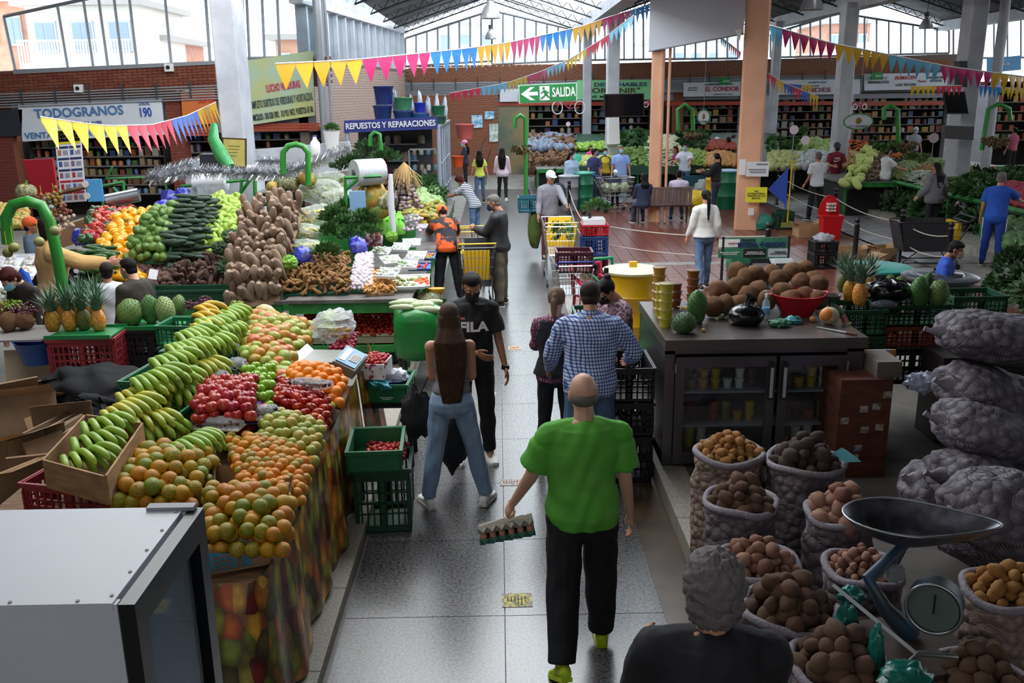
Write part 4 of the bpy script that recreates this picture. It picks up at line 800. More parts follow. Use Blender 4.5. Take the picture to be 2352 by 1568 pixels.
def heap(protos,quad_,sx,sy,size,group,label,cat,bulge=0,jit=.25,ori='rand',ang=0,board=None,layers=1,sj=.12,cap=300,zj=.25,mask_=None,tilt=.25):
 "a heap over the quad FL,FR,BR,BL (photo pixel + height): one object per piece, rows staggered"
 a,b,c,d=[P3(q)for q in quad_];W1=((b-a).length+(c-d).length)/2;D1=((d-a).length+(c-b).length)/2;nu,nv=max(1,round(W1/sx)),max(1,round(D1/sy));sz=size[1]if isinstance(size,tuple)else size;n0=0
 protos=protos if isinstance(protos[0],tuple)else protos
 for L in range(layers):
  for j in range(nv+1-L):
   for i in range(nu+1-((j+L)%2)):
    u=(i+.5*((j+L)%2))/nu;v=(j+.5*L)/max(1,nv);u=min(1,max(0,u+rj(jit)/nu));v=min(1,max(0,v+rj(jit)/max(1,nv)))
    if mask_ and not mask_(u,v):continue
    p=a.lerp(b,u).lerp(d.lerp(c,u),v);p.z+=bulge*math.sin(PI*u)**.7*math.sin(PI*v)**.7+rj(zj)*sz*.5+L*sz*.55
    k=1+rj(sj);rot=(random.uniform(0,6.3),random.uniform(0,6.3),random.uniform(0,6.3))if ori=='rand' else((rj(tilt),rj(tilt),random.uniform(0,6.3))if ori=='up' else(rj(tilt)+(ori if isinstance(ori,float)else 0),rj(tilt),R(ang)+rj(tilt*1.3)))
    s=tuple(q*k for q in size)if isinstance(size,tuple)else size*k
    if CNT.get(group,0)>=cap:continue
    CNT[group]=CNT.get(group,0)+1;n0+=1;place(random.choice(protos),p,s,rot,group,rowlab(label,L,j,u),cat)
 if board:
  n=8;g=MB();v=[]
  for dz in(-sz*.35,-sz*.35-.03):
   for j in range(n+1):
    for i in range(n+1):u,w=i/n,j/n;p=a.lerp(b,u).lerp(d.lerp(c,u),w);v.append((p.x,p.y,p.z+bulge*math.sin(PI*u)**.7*math.sin(PI*w)**.7+dz))
  N2=(n+1)**2;f=[]
  for j in range(n):
   for i in range(n):q=j*(n+1)+i;f.append((q,q+1,q+n+2,q+n+1));f.append((N2+q,N2+q+n+1,N2+q+n+2,N2+q+1))
  for i in range(n):f.append((i,N2+i,N2+i+1,i+1));q=n*(n+1)+i;f.append((q,q+1,N2+q+1,N2+q));q=i*(n+1);f.append((q,q+n+1,N2+q+n+1,N2+q));q=i*(n+1)+n;f.append((q,N2+q,N2+q+n+1,q+n+1))
  g.add(v,f);obj('display_board',g,board[0],label=board[1],cat='board')
 return n0
def rowlab(s,L,j,u):
 for t in(', %s%s row %s'%('upper ' if L else '',ORD[min(j,11)],('left','middle','right')[min(2,int(u*3))]),', %s row'%ORD[min(j,11)]):
  if len((s+t).split())<=16:return s+t
 return s
def one(p,pos,size,rot,label,cat,group=None):
 o=place(p,pos,size,rot,group or cat,label,cat)
 if not group:del o['group']
 return o
 # ---------------------------------------------------------------- crates
def crate(w,d,h,m,label,loc,rz=0,slots=True,cat='crate',solid=.35,group=None,name='plastic_crate'):
 t=thing(name,label,cat,loc,rz,group);T=.012;g=MB();g.bb(-w/2,w/2,-d/2,d/2,0,.012);obj('base',g,m,t,smooth=False)
 for side,(L,ax)in enumerate(((w,0),(w,0),(d,1),(d,1))):
  s=-1 if side%2==0 else 1;g=MB()
  def B_(u0,u1,z0,z1,t0=0,t1=T):
   if ax==0:g.bb(u0,u1,s*(d/2-t0),s*(d/2-t1),z0,z1)
   else:g.bb(s*(w/2-t0),s*(w/2-t1),u0,u1,z0,z1)
  B_(-L/2,L/2,0,h*.12);B_(-L/2,L/2,h*.82,h);n=max(4,int(L/.045));z0,z1=h*.12,h*.82
  if slots:
   B_(-L/2,L/2,(z0+z1)/2-.008,(z0+z1)/2+.008);B_(-L/2,L/2,z0+(z1-z0)*.26-.006,z0+(z1-z0)*.26+.006);B_(-L/2,L/2,z0+(z1-z0)*.74-.006,z0+(z1-z0)*.74+.006)
   for i in range(n+1):u=-L/2+L*i/n;B_(u-.007,u+.007,z0,z1)
   for u in(-L/2,-L*.0,L/2):B_(max(-L/2,u-.03),min(L/2,u+.03),z0,z1)
  else:
   B_(-L/2,L/2,z0,z1)
   for i in range(5):u=-L/2+L*i/4;B_(u-.006,u+.006,0,h,-.006,0)
   B_(-L*.2,L*.2,h*.5,h*.54,-.004,0)
  obj('side',g,m,t,smooth=False)
 g=MB();rr=.014
 for q in(0,1):
  g.bb(-w/2-rr,w/2+rr,(-d/2-rr,d/2)[q],(-d/2,d/2+rr)[q],h-.025,h+.004);g.bb((-w/2-rr,w/2)[q],(-w/2,w/2+rr)[q],-d/2,d/2,h-.025,h+.004)
 obj('rim',g,m,t,smooth=False);return t
C_RED=plain('8e2a34',.45);C_BLK=plain('1b1c20',.4);C_GRN=plain('1f6a42',.4);C_DGR=plain('17452f',.45);C_BLU=plain('23427e',.45);C_MAR=plain('4a1626',.4);C_ORG=plain('8a3a24',.5)
# ---------------------------------------------------------------- bananas
def bananamesh(L=.2,r=.0225,arc=1.35):
 g=MB();P=[];Q=[];N=9
 for j in range(N):t=j/(N-1);a=-arc*.38+arc*t;P.append((L/arc*(math.sin(a)+math.sin(arc*.38)),0,L/arc*(math.cos(a)-math.cos(arc*.38))));Q.append(r*(1 if.18<t<.85 else(.42+.58*min(1,t/.18))if t<=.18 else(.3+.7*(1-t)/.15)))
 return g.tube(P,Q,6).mesh('banana')
BM=bananamesh()
def bhand(n,m,label,loc,rot,group,rows=2,s=1.0):
 t=thing('banana_hand',label,'bananas',loc,0,group,rot=rot);t.scale=(s,s,s);me=BM.copy();me.materials.append(m)
 for r_ in range(rows):
  for i in range(n):
   f=(i/(n-1)-.5)if n>1 else 0;o=bpy.data.objects.new('banana',me);COL.objects.link(o);o.parent=t;o.location=(-.012*r_,f*.043*n*.86+(.014 if r_ else 0),-.03*r_);o.rotation_euler=(rj(.08),.32*r_+rj(.06),f*.75+rj(.05));o.scale=(1+rj(.08),)*3
 obj('crown',MB().ell((0,0,-.015),(.02,.016*n,.02),8,6),plain('5a5a2a',.8),t);return t
 # ================================================================ near left fruit stall
def fruitcloth():
 m,N,L,P=nt('fruit_print_cloth');tc=N.new('ShaderNodeTexCoord');mp=N.new('ShaderNodeMapping');mp.inputs['Scale'].default_value=(1,1,.62);L.new(tc.outputs['Object'],mp.inputs[0])
 v=N.new('ShaderNodeTexVoronoi');v.inputs['Scale'].default_value=11;L.new(mp.outputs[0],v.inputs[0]);r=N.new('ShaderNodeValToRGB');r.color_ramp.interpolation='CONSTANT';e=r.color_ramp.elements
 cols=['d08a22','8f8f2c','7a2422','d8a038','b06a1c','a89c3a','5a4a2c','e0ae40','7f8a30','c8601e'];e[0].color=srgb(cols[0])+(1,);e[1].position=.1;e[1].color=srgb(cols[1])+(1,)
 for i in range(2,10):q=e.new(i/10);q.color=srgb(cols[i])+(1,)
 sp=N.new('ShaderNodeSeparateColor');L.new(v.outputs['Color'],sp.inputs[0]);L.new(sp.outputs[0],r.inputs[0])
 r2=N.new('ShaderNodeValToRGB');r2.color_ramp.elements[0].position=.25;r2.color_ramp.elements[1].position=.62;r2.color_ramp.elements[0].color=(1.15,1.15,1.1,1);r2.color_ramp.elements[1].color=(.42,.34,.28,1);L.new(v.outputs['Distance'],r2.inputs[0])
 v3=N.new('ShaderNodeTexVoronoi');v3.inputs['Scale'].default_value=30;L.new(mp.outputs[0],v3.inputs[0]);r3=N.new('ShaderNodeValToRGB');r3.color_ramp.elements[0].color=(1.2,1.2,1.1,1);r3.color_ramp.elements[1].color=(.5,.45,.4,1);L.new(v3.outputs['Distance'],r3.inputs[0])
 mx=N.new('ShaderNodeMixRGB');mx.blend_type='MULTIPLY';mx.inputs[0].default_value=1;L.new(r.outputs[0],mx.inputs[1]);L.new(r2.outputs[0],mx.inputs[2]);m2=N.new('ShaderNodeMixRGB');m2.blend_type='MULTIPLY';m2.inputs[0].default_value=.7;L.new(mx.outputs[0],m2.inputs[1]);L.new(r3.outputs[0],m2.inputs[2])
 L.new(m2.outputs[0],P.inputs['Base Color']);P.inputs['Roughness'].default_value=.3;P.inputs['Specular IOR Level'].default_value=.6;return m
FCL=fruitcloth()
t=thing('market_table','long fruit table hidden under the fruit print tablecloth','table',(-2.1,5.7,.08));wood=mat('rough_wood','7a5a3c',.8,col2='5f4530',vscale=8,stretch=(1,6,1))
obj('tabletop',MB().bb(-.95,.86,-1.6,1.6,.76,.8),wood,t)
for x in(-.85,.75):
 for y in(-1.5,1.5):obj('leg',MB().bb(x-.03,x+.03,y-.03,y+.03,0,.76),wood,t)
def wavy(path,z0,z1,n=80,amp=.02,freq=9,th=.006,flare=.05,droop=None):
 g=MB();pts=[Vector(p)for p in path];seg=[(pts[i+1]-pts[i]).length for i in range(len(pts)-1)];tot=sum(seg);rows=9;V=[]
 for j in range(rows+1):
  f=j/rows;row=[]
  for i in range(n+1):
   s=tot*i/n;k=0;ss=s
   while k<len(seg)-1 and ss>seg[k]:ss-=seg[k];k+=1
   p=pts[k].lerp(pts[k+1],ss/seg[k]);tdir=(pts[k+1]-pts[k]).normalized();nn=Vector((tdir.y,-tdir.x,0));w=(math.sin(s*freq)+.6*math.sin(s*freq*2.3+1)+.3*math.sin(s*freq*.45))*amp*(.25+f);zb=z1+(.03*math.sin(s*7)+.02*math.sin(s*17))*f
   q=p+nn*(w+flare*f);row.append(Vector((q.x,q.y,z0+(zb-z0)*f)))
  V.append(row)
 g.loft(V,False,False);g.loft([[p+Vector((-.004,0,0))for p in reversed(r_)]for r_ in V],False,False);return g
o=obj('tablecloth',wavy([(-2.95,4.1,0),(-1.24,4.02,0),(-1.2,4.2,0),(-1.24,7.35,0)],.93,.1),FCL,label='glossy plastic tablecloth printed with grapes, pears and autumn fruit on the near fruit table',cat='tablecloth')
cl=obj('tablecloth',wavy([(-1.24,7.42,0),(-1.16,7.9,0),(-1.3,8.5,0)],.93,.2,24,.035,14),FCL,label='short end of fruit print cloth hanging beneath the weighing scale',cat='tablecloth')
CARD=mat('cardboard','b08c68',.85,col2='967654',vscale=3,bump=.15,bscale=60);CARDD=mat('old_cardboard','9c7f64',.9,col2='846a52',vscale=3)
gl='orange with green patches in the cardboard apple box at the front corner of the stall'
A=atz(478,1250,.98);B_=atz(652,1235,.98);C_=atz(640,1120,.98);D_=atz(490,1110,1.0)
OR=proto('orange',F_ROUND,M_ORANGE,(CALYX,M_STEM,(0,0,.47)))
heap(OR,[(478,1262,1.0),(650,1262,1.0),(672,1150,1.04),(480,1130,1.06)],.083,.075,.09,'oranges in the apple box',gl,'orange',bulge=.09,jit=.2,layers=2)
t=thing('cardboard_box','cut cardboard fruit box with blue APPLES print at the near end of the stall','box',(0,0,0));q=[atz(476,1322,.9),atz(640,1292,.9),atz(672,1150,.93),atz(497,1112,.95)]
for i in range(4):
 a,b=q[i],q[(i+1)%4];n_=10;g=MB();V=[[],[]]
 for k in range(n_+1):f=k/n_;p=a.lerp(b,f);hh=.15-(.07*math.sin(PI*f)if i in(0,2)else.03*math.sin(PI*f));V[0].append(p);V[1].append(p+Vector((0,0,hh)))
 g.loft(V,False,False);g.loft([[p+Vector((.006,.006,0))for p in reversed(r_)]for r_ in V],False,False);obj('side',g,CARD,t)
pl=obj('print_panel',MB().add([q[0].lerp(q[1],.04)+Vector((0,-.006,.015)),q[0].lerp(q[1],.62)+Vector((0,-.006,.015)),q[0].lerp(q[1],.62)+Vector((0,-.004,.085)),q[0].lerp(q[1],.04)+Vector((0,-.004,.125))],[(0,1,2,3)]),plain('2f8fb0',.8),t,smooth=False)
for k in range(3):text('APPLES',.034,plain('8a6f55',.9),pl,loc=tuple(q[0].lerp(q[1],.32)+Vector((0,-.010,.028+.031*k))),rot=(PI/2,0,math.atan2(q[1].y-q[0].y,q[1].x-q[0].x)),width=.17,bold=.001,depth=.001)
gl='orange with green patches heaped between the wooden crate and the apple box'
heap(OR,[(272,1150,1.1),(440,1165,1.02),(500,1060,1.05),(330,1040,1.15)],.086,.08,.094,'oranges heaped by the wooden crate',gl,'orange',bulge=.08,layers=2,board=(CARDD,'cardboard tray under the oranges by the wooden crate'))
MD=proto('mandarin',F_ROUND,M_MAND,(CALYX,M_STEM,(0,0,.47)))
heap(MD,[(560,1130,.98),(690,1150,.96),(735,1020,.96),(520,1010,1.05)],.064,.062,.07,'mandarins','small orange and green mandarin in the sloping heap behind the apple box','mandarin',bulge=.06,layers=2,board=(C_GRN,'green tray under the mandarins'))
LU=proto('passion_fruit',F_ROUND,M_LULO)
heap(LU,[(600,1025,1.02),(720,1060,.99),(745,985,1.0),(610,955,1.08)],.07,.07,.08,'yellow green fruits','pale yellow and green round fruit in the green tray at the stall edge','fruit',bulge=.06,layers=2,board=(C_GRN,'green tray under the yellow green round fruit'))
TM=proto('tree_tomato',F_TAM,M_TAM,(STEM,M_STEM,(0,-.0,.3)))
heap(TM,[(620,935,1.06),(742,990,1.0),(760,925,1.0),(640,890,1.1)],.062,.075,.1,'tree tomatoes','glossy red egg-shaped tree tomato heaped at the stall edge','tree tomato',bulge=.06,layers=2,ori=.0,ang=70,tilt=.5,board=(C_RED,'red tray under the tree tomatoes'))
GV=proto('guava',vset('fruit',(.46,.52,.46),2,.04),M_GUAVA)
heap(GV,[(650,915,1.08),(760,935,1.02),(772,905,1.04),(670,885,1.1)],.07,.07,.08,'guavas','pale yellow guava between the tree tomatoes and bright oranges','guava',bulge=.02)
OB=proto('orange',F_ROUND,M_OBRIGHT,(CALYX,M_STEM,(0,0,.47)))
heap(OB,[(665,880,1.1),(782,925,1.03),(790,870,1.05),(680,850,1.14)],.078,.078,.088,'bright oranges','bright orange in the heap beside the weighing scale','orange',bulge=.07,layers=2,board=(C_RED,'red tray under the bright oranges'))
MG=proto('mango',F_MANGO,M_MANGO)
heap(MG,[(560,840,1.12),(655,880,1.05),(722,765,1.05),(590,730,1.2)],.1,.095,.125,'mangoes','green and orange blushed mango in the tall mango heap','mango',bulge=.1,layers=2,board=(C_RED,'red tray under the mango heap'))
heap(MG,[(615,915,1.08),(660,925,1.06),(700,830,1.06),(640,840,1.1)],.1,.1,.12,'mangoes','green and orange blushed mango in the tall mango heap','mango',bulge=.03)
GA=proto('apple',F_APPLE,M_GAPPLE,(STEM,M_STEM,(0,0,.42)));RA=proto('apple',F_APPLE,M_APPLE,(STEM,M_STEM,(0,0,.42)))
heap(GA,[(575,930,1.12),(618,935,1.1),(625,850,1.2),(565,855,1.2)],.078,.075,.085,'green apples','green apple stacked on purple trays behind the red apples','apple',bulge=.04,layers=2,ori='up')
purple=plain('57529a',.6)
for k,(z,e)in enumerate(((.98,0),(1.06,0),(1.14,0))):
 a=atz(438-k*0,968-k*0,1.14);x0,x1,y0,y1=-2.12-.02*k,-1.62-.05*k,5.9+.03*k,6.45
 tr_=obj('apple_tray',MB().bb(x0,x1,y0,y1,z-.006,z+.006),purple,label='purple moulded apple tray, %s of the red apple stack'%('lowest','middle','top')[k],cat='tray')
 if k<2:
  for i in range(7):place(random.choice(RA),(x1-.04,y0+.04+i*.078,z+.04),.084,(rj(.3),rj(.3),rj(3)),'red apples','red apple in the tall apple stack beside the bananas','apple')
  for i in range(5):place(random.choice(RA),(x0+.05+i*.078,y0+.03,z+.04),.084,(rj(.3),rj(.3),rj(3)),'red apples','red apple in the tall apple stack beside the bananas','apple')
heap(RA,[(445,960,1.18),(575,955,1.18),(585,880,1.2),(475,890,1.2)],.078,.075,.086,'red apples','red apple in the tall apple stack beside the bananas','apple',bulge=.06,layers=2,ori='up')
blk=plain('1a1730',.35)
for k,(px,py,rz,lab)in enumerate(((505,868,30,'near'),(545,840,40,'far'))):
 p=atz(px,py,1.22);t=thing('berry_pack','clear pack of black grapes behind the red apples, the %s one of two'%lab,'fruit pack',p,R(rz));g=MB()
 for i in range(26):g.ell((rj(.05),rj(.07),rj(.02)+.02),(.012,)*3,7,5)
 obj('grape',g,blk,t,kind='stuff');obj('wrap',MB().ell((0,0,.02),(.075,.095,.045),12,8,None,lump(k,.15,5)),FOIL,t)
for k,(px,py,z,sx,sy,rz,c,lab)in enumerate(((500,975,1.13,.17,.05,-8,'5a1a34','long bag of dark red grapes in front of the red apples'),(610,948,1.14,.09,.05,30,'2a2030','white tray of dark berries between the apples and yellow fruit'),(712,885,1.17,.16,.045,-12,'4a1626','bag of dark red grapes lying across the bright oranges'))):
 p=atz(px,py,z);t=thing('grape_bag',lab,'fruit pack',p,R(rz));g=MB()
 for i in range(60):g.ell((rj(sx),rj(sy),rj(.015)+.02),(.012,)*3,6,5)
 obj('grape',g,plain(c,.35),t,kind='stuff');obj('wrap',MB().ell((0,0,.015),(sx*1.1,sy*1.3,.045),14,8,None,lump(k,.15,4)),FOIL,t)
 if k<2:obj('foam_tray',MB().bb(-sx,sx,-sy*1.3,sy*1.3,-.02,-.01),plain('e8e8ee',.5),t)
BL='green banana hand in the stacked column of hands, %s'
spots=[(300,940,1.34,-30,M_BANY,'nearest and yellowest'),(330,905,1.36,-34,M_BANY,'second from the wooden crate'),(355,965,1.25,-38,M_BANY,'spotted ones above the loose orange'),(365,870,1.42,-30,M_BAN,'third from the wooden crate'),(400,830,1.45,-30,M_BAN,'beside the black tarpaulin'),(415,870,1.36,-38,M_BAN,'with long fingers at mid heap'),(440,800,1.48,-25,M_BAN,'above the green crate'),(430,905,1.25,-45,M_BAN,'drooping over the green crate'),(455,770,1.48,-25,M_BAN,'halfway up the slope'),(490,790,1.4,-30,M_BAN,'against the red tray'),(480,845,1.33,-35,M_BANY,'small yellow one by the grape packs'),(500,745,1.46,-25,M_BAN,'just below the top hands'),(525,760,1.4,-20,M_BAN,'touching the mango tray'),(540,725,1.42,-20,M_BAN,'right of the top yellow hand'),(375,985,1.18,-40,M_BAN,'lowest beside the crate corner')]
for k,(px,py,z,rz,m,lab)in enumerate(spots):
 p=atz(px-28,py-12,z);bhand(6 if k%3 else 7,m,BL%lab,p,(rj(.1),.15+rj(.08),R(rz)+rj(.1)),'banana hands',2,1.1)
for k,(px,py,z,rz,lab)in enumerate(((475,705,1.52,-12,'ripe yellow banana pair at the very top of the banana column'),(470,722,1.49,-15,'ripe yellow banana pair just below the topmost one'),(465,745,1.46,-10,'ripe yellow spotted banana pair above the green hands'))):
 bhand(3,mat('ripe_banana','d9b91e',.4,col2='c29a1c',vscale=12),lab,atz(px-20,py,z),(0,.1,R(rz)),'ripe bananas',1,1.1)
bhand(9,M_BAN,'green banana hand lying between the oranges and the apple trays',atz(415,1010,1.2),(0,.1,R(-25)),None,2)
g=MB();a=[atz(300,1010,1.05),atz(420,1000,1.05),atz(600,740,1.15),atz(500,700,1.25)]
cr=crate(.42,.55,.3,C_GRN,'green crate propping up the banana hands',(-2.35,6.05,.9),R(-8));crate(.42,.55,.3,C_GRN,'second green crate under the banana column, farther from the fridge',(-2.62,6.75,.9),R(-8));crate(.42,.5,.34,C_GRN,'green crate at the rear end of the banana column',(-2.55,7.4,.9),R(-8))
q=[atz(112,1118,1.12),atz(250,1158,1.12),atz(332,1030,1.14),atz(205,1010,1.14)];t=thing('wooden_crate','shallow plywood crate holding green bananas at the left end of the stall','crate',(0,0,0));ply=mat('plywood','b08a62',.75,col2='96724e',vscale=6,stretch=(1,1,5))
for i in range(4):
 a,b=q[i],q[(i+1)%4];obj('side_panel',MB().wall(a,b-a,Vector((0,0,.17)),(b-a).cross(Vector((0,0,1))).normalized()*-1,.012),ply,t,smooth=False)
obj('bottom',MB().add([v+Vector((0,0,.01))for v in q]+[v for v in q],[(0,1,2,3),(7,6,5,4)]),ply,t,smooth=False)
for k in range(3):p=q[1].lerp(q[2],.25+.25*k).lerp(q[0].lerp(q[3],.25+.25*k),.62);bhand(5,M_BAN,'green banana hand inside the wooden crate, %s'%('front','middle','rear')[k],p+Vector((-.02,.05,.15+.03*k)),(0,.05,R(-38)),'bananas in the wooden crate',2,1.0)
p=(q[0]+q[2])/2;crate(.62,.5,.27,C_RED,'dark red crate under the wooden banana crate',(p.x-.02,p.y,.84),R(-14))
crate(.62,.5,.4,C_BLK,'black crate at the bottom of the stack under the wooden banana crate',(p.x-.02,p.y,.43),R(-14));crate(.62,.5,.34,C_BLK,'lowest black crate on the floor under the wooden banana crate',(p.x-.02,p.y,.085),R(-14))
one(OR[0],atz(383,965,1.2),.075,(0,0,0),'single loose mandarin resting by the banana stems','mandarin')
ml=mat('melon_skin','c9bb96',.6,col2='b5a884',vscale=30)
for px,py,lab in((608,722,'pale round melon behind the mangoes, the upper left one'),(625,745,'pale round melon behind the mangoes, the lower right one')):one(proto('melon',F_ROUND,ml)[0],atz(px,py,1.22),.21,(0,0,0),lab,'melon')
p=atz(768,765,1.12);t=thing('fruit_bag','crinkled clear bag with baby bananas and physalis behind the scale','bag',p);obj('wrap',MB().ell((0,0,.07),(.2,.2,.15),24,16,None,lump(3,.2,4)),foilmat('crinkled_film','eef2f5',.42,.08,22),t)
for k in range(2):h=bhand(7,M_GUAT,'',(0,0,0),(0,0,0),None,1,.8);h.parent=t;h.location=(-.12,-.02+.1*k,.08+.06*k);[h.__delitem__(x)for x in('label','category')if x in h.keys()]
g=MB()
for i in range(40):g.ell((.06+rj(.1),-.1+rj(.09),.03+rj(.04)),(.015,)*3,7,5)
obj('physalis',g,plain('c79a3c',.5),t,kind='stuff')
heap(proto('radish',F_ROUND,plain('8e1430',.3)),[(758,800,1.05),(810,800,1.05),(820,765,1.1),(790,770,1.1)],.04,.04,.045,'radishes','dark red radish in the green tray beside the foil bag','radish')
a=atz(700,845,1.06);sc=thing('weighing_scale','grey electronic weighing scale with steel tray and angled blue keypad','scale',atz(760,850,1.0),R(-6));st2=mat('brushed_steel','b8b6b2',.3,metal=.85,var=.06)
obj('body',MB().bb(-.17,.17,-.16,.2,0,.09),plain('6e5a52',.5),sc);g=MB().bb(-.22,.14,-.14,.24,.1,.112);g.add([(-.22,-.14,.1),(-.22,.24,.1),(-.28,.26,.15),(-.28,-.16,.15),(-.215,-.14,.112),(-.215,.24,.112),(-.275,.26,.16),(-.275,-.16,.16)],[(0,1,2,3),(7,6,5,4),(0,3,7,4),(3,2,6,7),(2,1,5,6)]);obj('tray',g,st2,sc,smooth=False)
hd=obj('display_head',MB().box((.18,-.05,.09),(.2,.27,.09),(.25,.42,-.1)),plain('8a8484',.4),sc,smooth=False);kp=obj('keypad_face',MB().box((.2,-.062,.138),(.18,.24,.005),(.25,.42,-.1)),plain('3f88ac',.35),hd,smooth=False)
Mx=Euler((.25,.42,-.1)).to_matrix()
obj('screen',MB().box(Vector((.2,-.062,.138))+Mx@Vector((-.045,0,.004)),(.05,.18,.004),(.25,.42,-.1)),plain('c9c3da',.2),hd)
g=MB()
for i in range(4):
 for j in range(4):g.box(Vector((.2,-.062,.138))+Mx@Vector((.01+i*.018,-.045+j*.028,.005)),(.014,.023,.006),(.25,.42,-.1))
obj('key',g,plain('c8b8b0',.5),hd,kind='stuff')
p=atz(862,860,.85);bx_=thing('fruit_box','white fruit box with red print full of strawberries behind the green crate','box',(p.x,p.y,.85),R(-8));g=MB()
wb_=mat('printed_box','d8d4d6',.7,col2='9a3a5a',vscale=22,contrast=(.56,.6))
for a_ in((-.1,-.1,.17,0),(.1,-.1,.17,0)):pass
obj('side',MB().bb(-.11,.11,-.15,-.14,0,.14).bb(-.11,.11,.14,.15,0,.14),wb_,bx_,kind='stuff');obj('side',MB().bb(-.12,-.11,-.15,.15,0,.14).bb(.11,.12,-.15,.15,0,.14).bb(-.11,.11,-.14,.14,0,.01),wb_,bx_,kind='stuff')
STW=vset('strawberry',(.4,.5,.4),2,.05,extra=lambda d:1-.25*d.y);SB=proto('strawberry',STW,mat('strawberry_skin','b5202a',.4,col2='8a5a2a',vscale=9,rnd=.3,contrast=(.55,.7)),(STEM,M_STEMG,(0,-.35,0)))
c=Vector((p.x,p.y,.99))
heap(SB,[Vector((c.x-.1,c.y-.13,.96)),Vector((c.x+.1,c.y-.13,.96)),Vector((c.x+.1,c.y+.14,.97)),Vector((c.x-.1,c.y+.14,.97))],.036,.036,.042,'strawberries in the white box','strawberry in the white printed box behind the scale','strawberry',bulge=.04,layers=2)
p=atz(893,925,.62);k1=crate(.36,.42,.17,C_GRN,'green crate with blue basin and plastic bags on the black stool',(p.x,p.y+.2,.62),R(-4),slots=False)
obj('crate_print',MB().bb(-.06,.06,-.22,-.216,.05,.06).bb(-.04,.04,-.22,-.216,.035,.045),plain('a8c8b4',.6),k1,kind='stuff')
bn=obj('basin',MB().lathe([(.09,0),(.14,.09),(.15,.1),(.13,.09),(.085,.01),(0,.01)],(p.x+.03,p.y+.24,.68),20),plain('27467e',.3),label='small blue basin inside the green crate on the stool',cat='basin')
obj('plastic_bags',MB().ell((p.x+.04,p.y+.25,.80),(.11,.1,.05),24,14,None,lump(5,.3,4)),foilmat('white_film','dfe3ec',.8,.3,25),label='crumpled white plastic bags in the blue basin',cat='bag')
g=MB().ell((p.x-.1,p.y+.06,.79),(.1,.15,.05),22,14,Euler((0,.5,.6)).to_matrix(),lump(8,.3,3));obj('plastic_bag',g,foilmat('turquoise_film','4fb6c2',.9,.35,18),label='turquoise plastic bag hanging over the green crate rim',cat='bag')
st=thing('stool','black wooden stool under the green crate with bags','stool',(p.x,p.y+.2,0));obj('seat',MB().bb(-.2,.2,-.2,.2,.57,.62),BLK,st)
for x in(-.16,.16):
 for y in(-.15,.17):obj('leg',MB().tube([(x*1.12,y*1.12,0),(x,y,.57)],.024,6),BLK,st)
p=atz(873,1226,0);bt=crate(.42,.44,.52,C_DGR,'tall dark green crate on the aisle floor holding the strawberry crate',(p.x+.02,p.y+.24,0),R(3));tp=crate(.4,.5,.17,C_GRN,'green crate with strawberries on top of the tall dark crate',(p.x-.02,p.y+.2,.53),R(3),slots=False)
c=Vector((p.x+.04,p.y+.24,0))
heap(SB,[Vector((c.x-.15,c.y-.1,.56)),Vector((c.x+.15,c.y-.1,.56)),Vector((c.x+.15,c.y+.2,.57)),Vector((c.x-.15,c.y+.2,.57))],.045,.045,.045,'strawberries in the green crate','strawberry lying in the green crate beside the aisle','strawberry',bulge=.02)
FZ=1.8;a=atz(268,1388,FZ);b=atz(425,1168,FZ);c=atz(65,1170,FZ)
fr=thing('display_fridge','tall white display refrigerator with black framed glass door facing the aisle','refrigerator',(a.x,a.y,0));Wf=.78;Df=b.y-a.y;whf=mat('fridge_white','c8cbd4',.42,var=.05,vscale=2)
def sk(g):
 g.v=[(x+.17*(1-z/FZ),y,z)if False else(x,y,z)for x,y,z in g.v];return g
g=MB();g.bb(-Wf,0,0,.03,.08,FZ).bb(-Wf,0,Df-.03,Df,.08,FZ).bb(-Wf,-Wf+.03,.03,Df-.03,.08,FZ).bb(-Wf,0,0,Df,.05,.12).bb(-Wf,0,.02,Df-.02,FZ-.16,FZ-.02)
obj('body',g,whf,fr,smooth=False);lid=obj('top_panel',MB().bb(-Wf-.003,-.012,-.003,Df+.003,FZ-.02,FZ+.006),whf,fr,smooth=False)
for i in range(5):obj('screw',MB().cyl((-.03,.04+i*(Df-.08)/4,FZ+.006),.006,.004,8),gray,lid);
for i in range(3):obj('screw',MB().cyl((-.12-i*.2,.012,FZ+.006),.006,.004,8),gray,lid)
dr=obj('door',MB().bb(.006,.055,-.005,Df+.005,FZ-.1,FZ+.002).bb(.006,.055,-.005,.075,.12,FZ-.1).bb(.006,.055,Df-.075,Df+.005,.12,FZ-.1).bb(.006,.055,-.005,Df+.005,.06,.14),plain('0f0f16',.3),fr,smooth=False)
obj('glass_pane',MB().bb(.028,.034,.07,Df-.07,.13,FZ-.09),GLASS,dr,smooth=False);obj('door_gasket',MB().bb(0,.006,.01,Df-.01,.08,FZ-.02),plain('6a7080',.6),dr,smooth=False);obj('hinge',MB().bb(-.14,.03,Df-.03,Df+.01,FZ+.006,FZ+.02),gray,fr)
for z in(.5,.85,1.2,1.5):obj('shelf',MB().bb(-Wf+.04,-.03,.04,Df-.04,z,z+.012),plain('9aa0aa',.4),fr)
for k,(y,z)in enumerate(((.2,.87),(.35,.87),(.25,1.22))):obj('bottle_pack',MB().bb(-.3,-.1,y-.06,y+.06,z,z+.12),plain('5a3a34',.5),label='shrink-wrapped brown pack on a shelf inside the refrigerator, pack %s'%('near the door','at the back','on the upper shelf')[k],cat='pack',loc=(a.x,a.y,0))
crate(.6,.5,.5,C_BLK,'black plastic crate behind the refrigerator top at the frame edge',(-2.95,3.6,1.0))if False else None
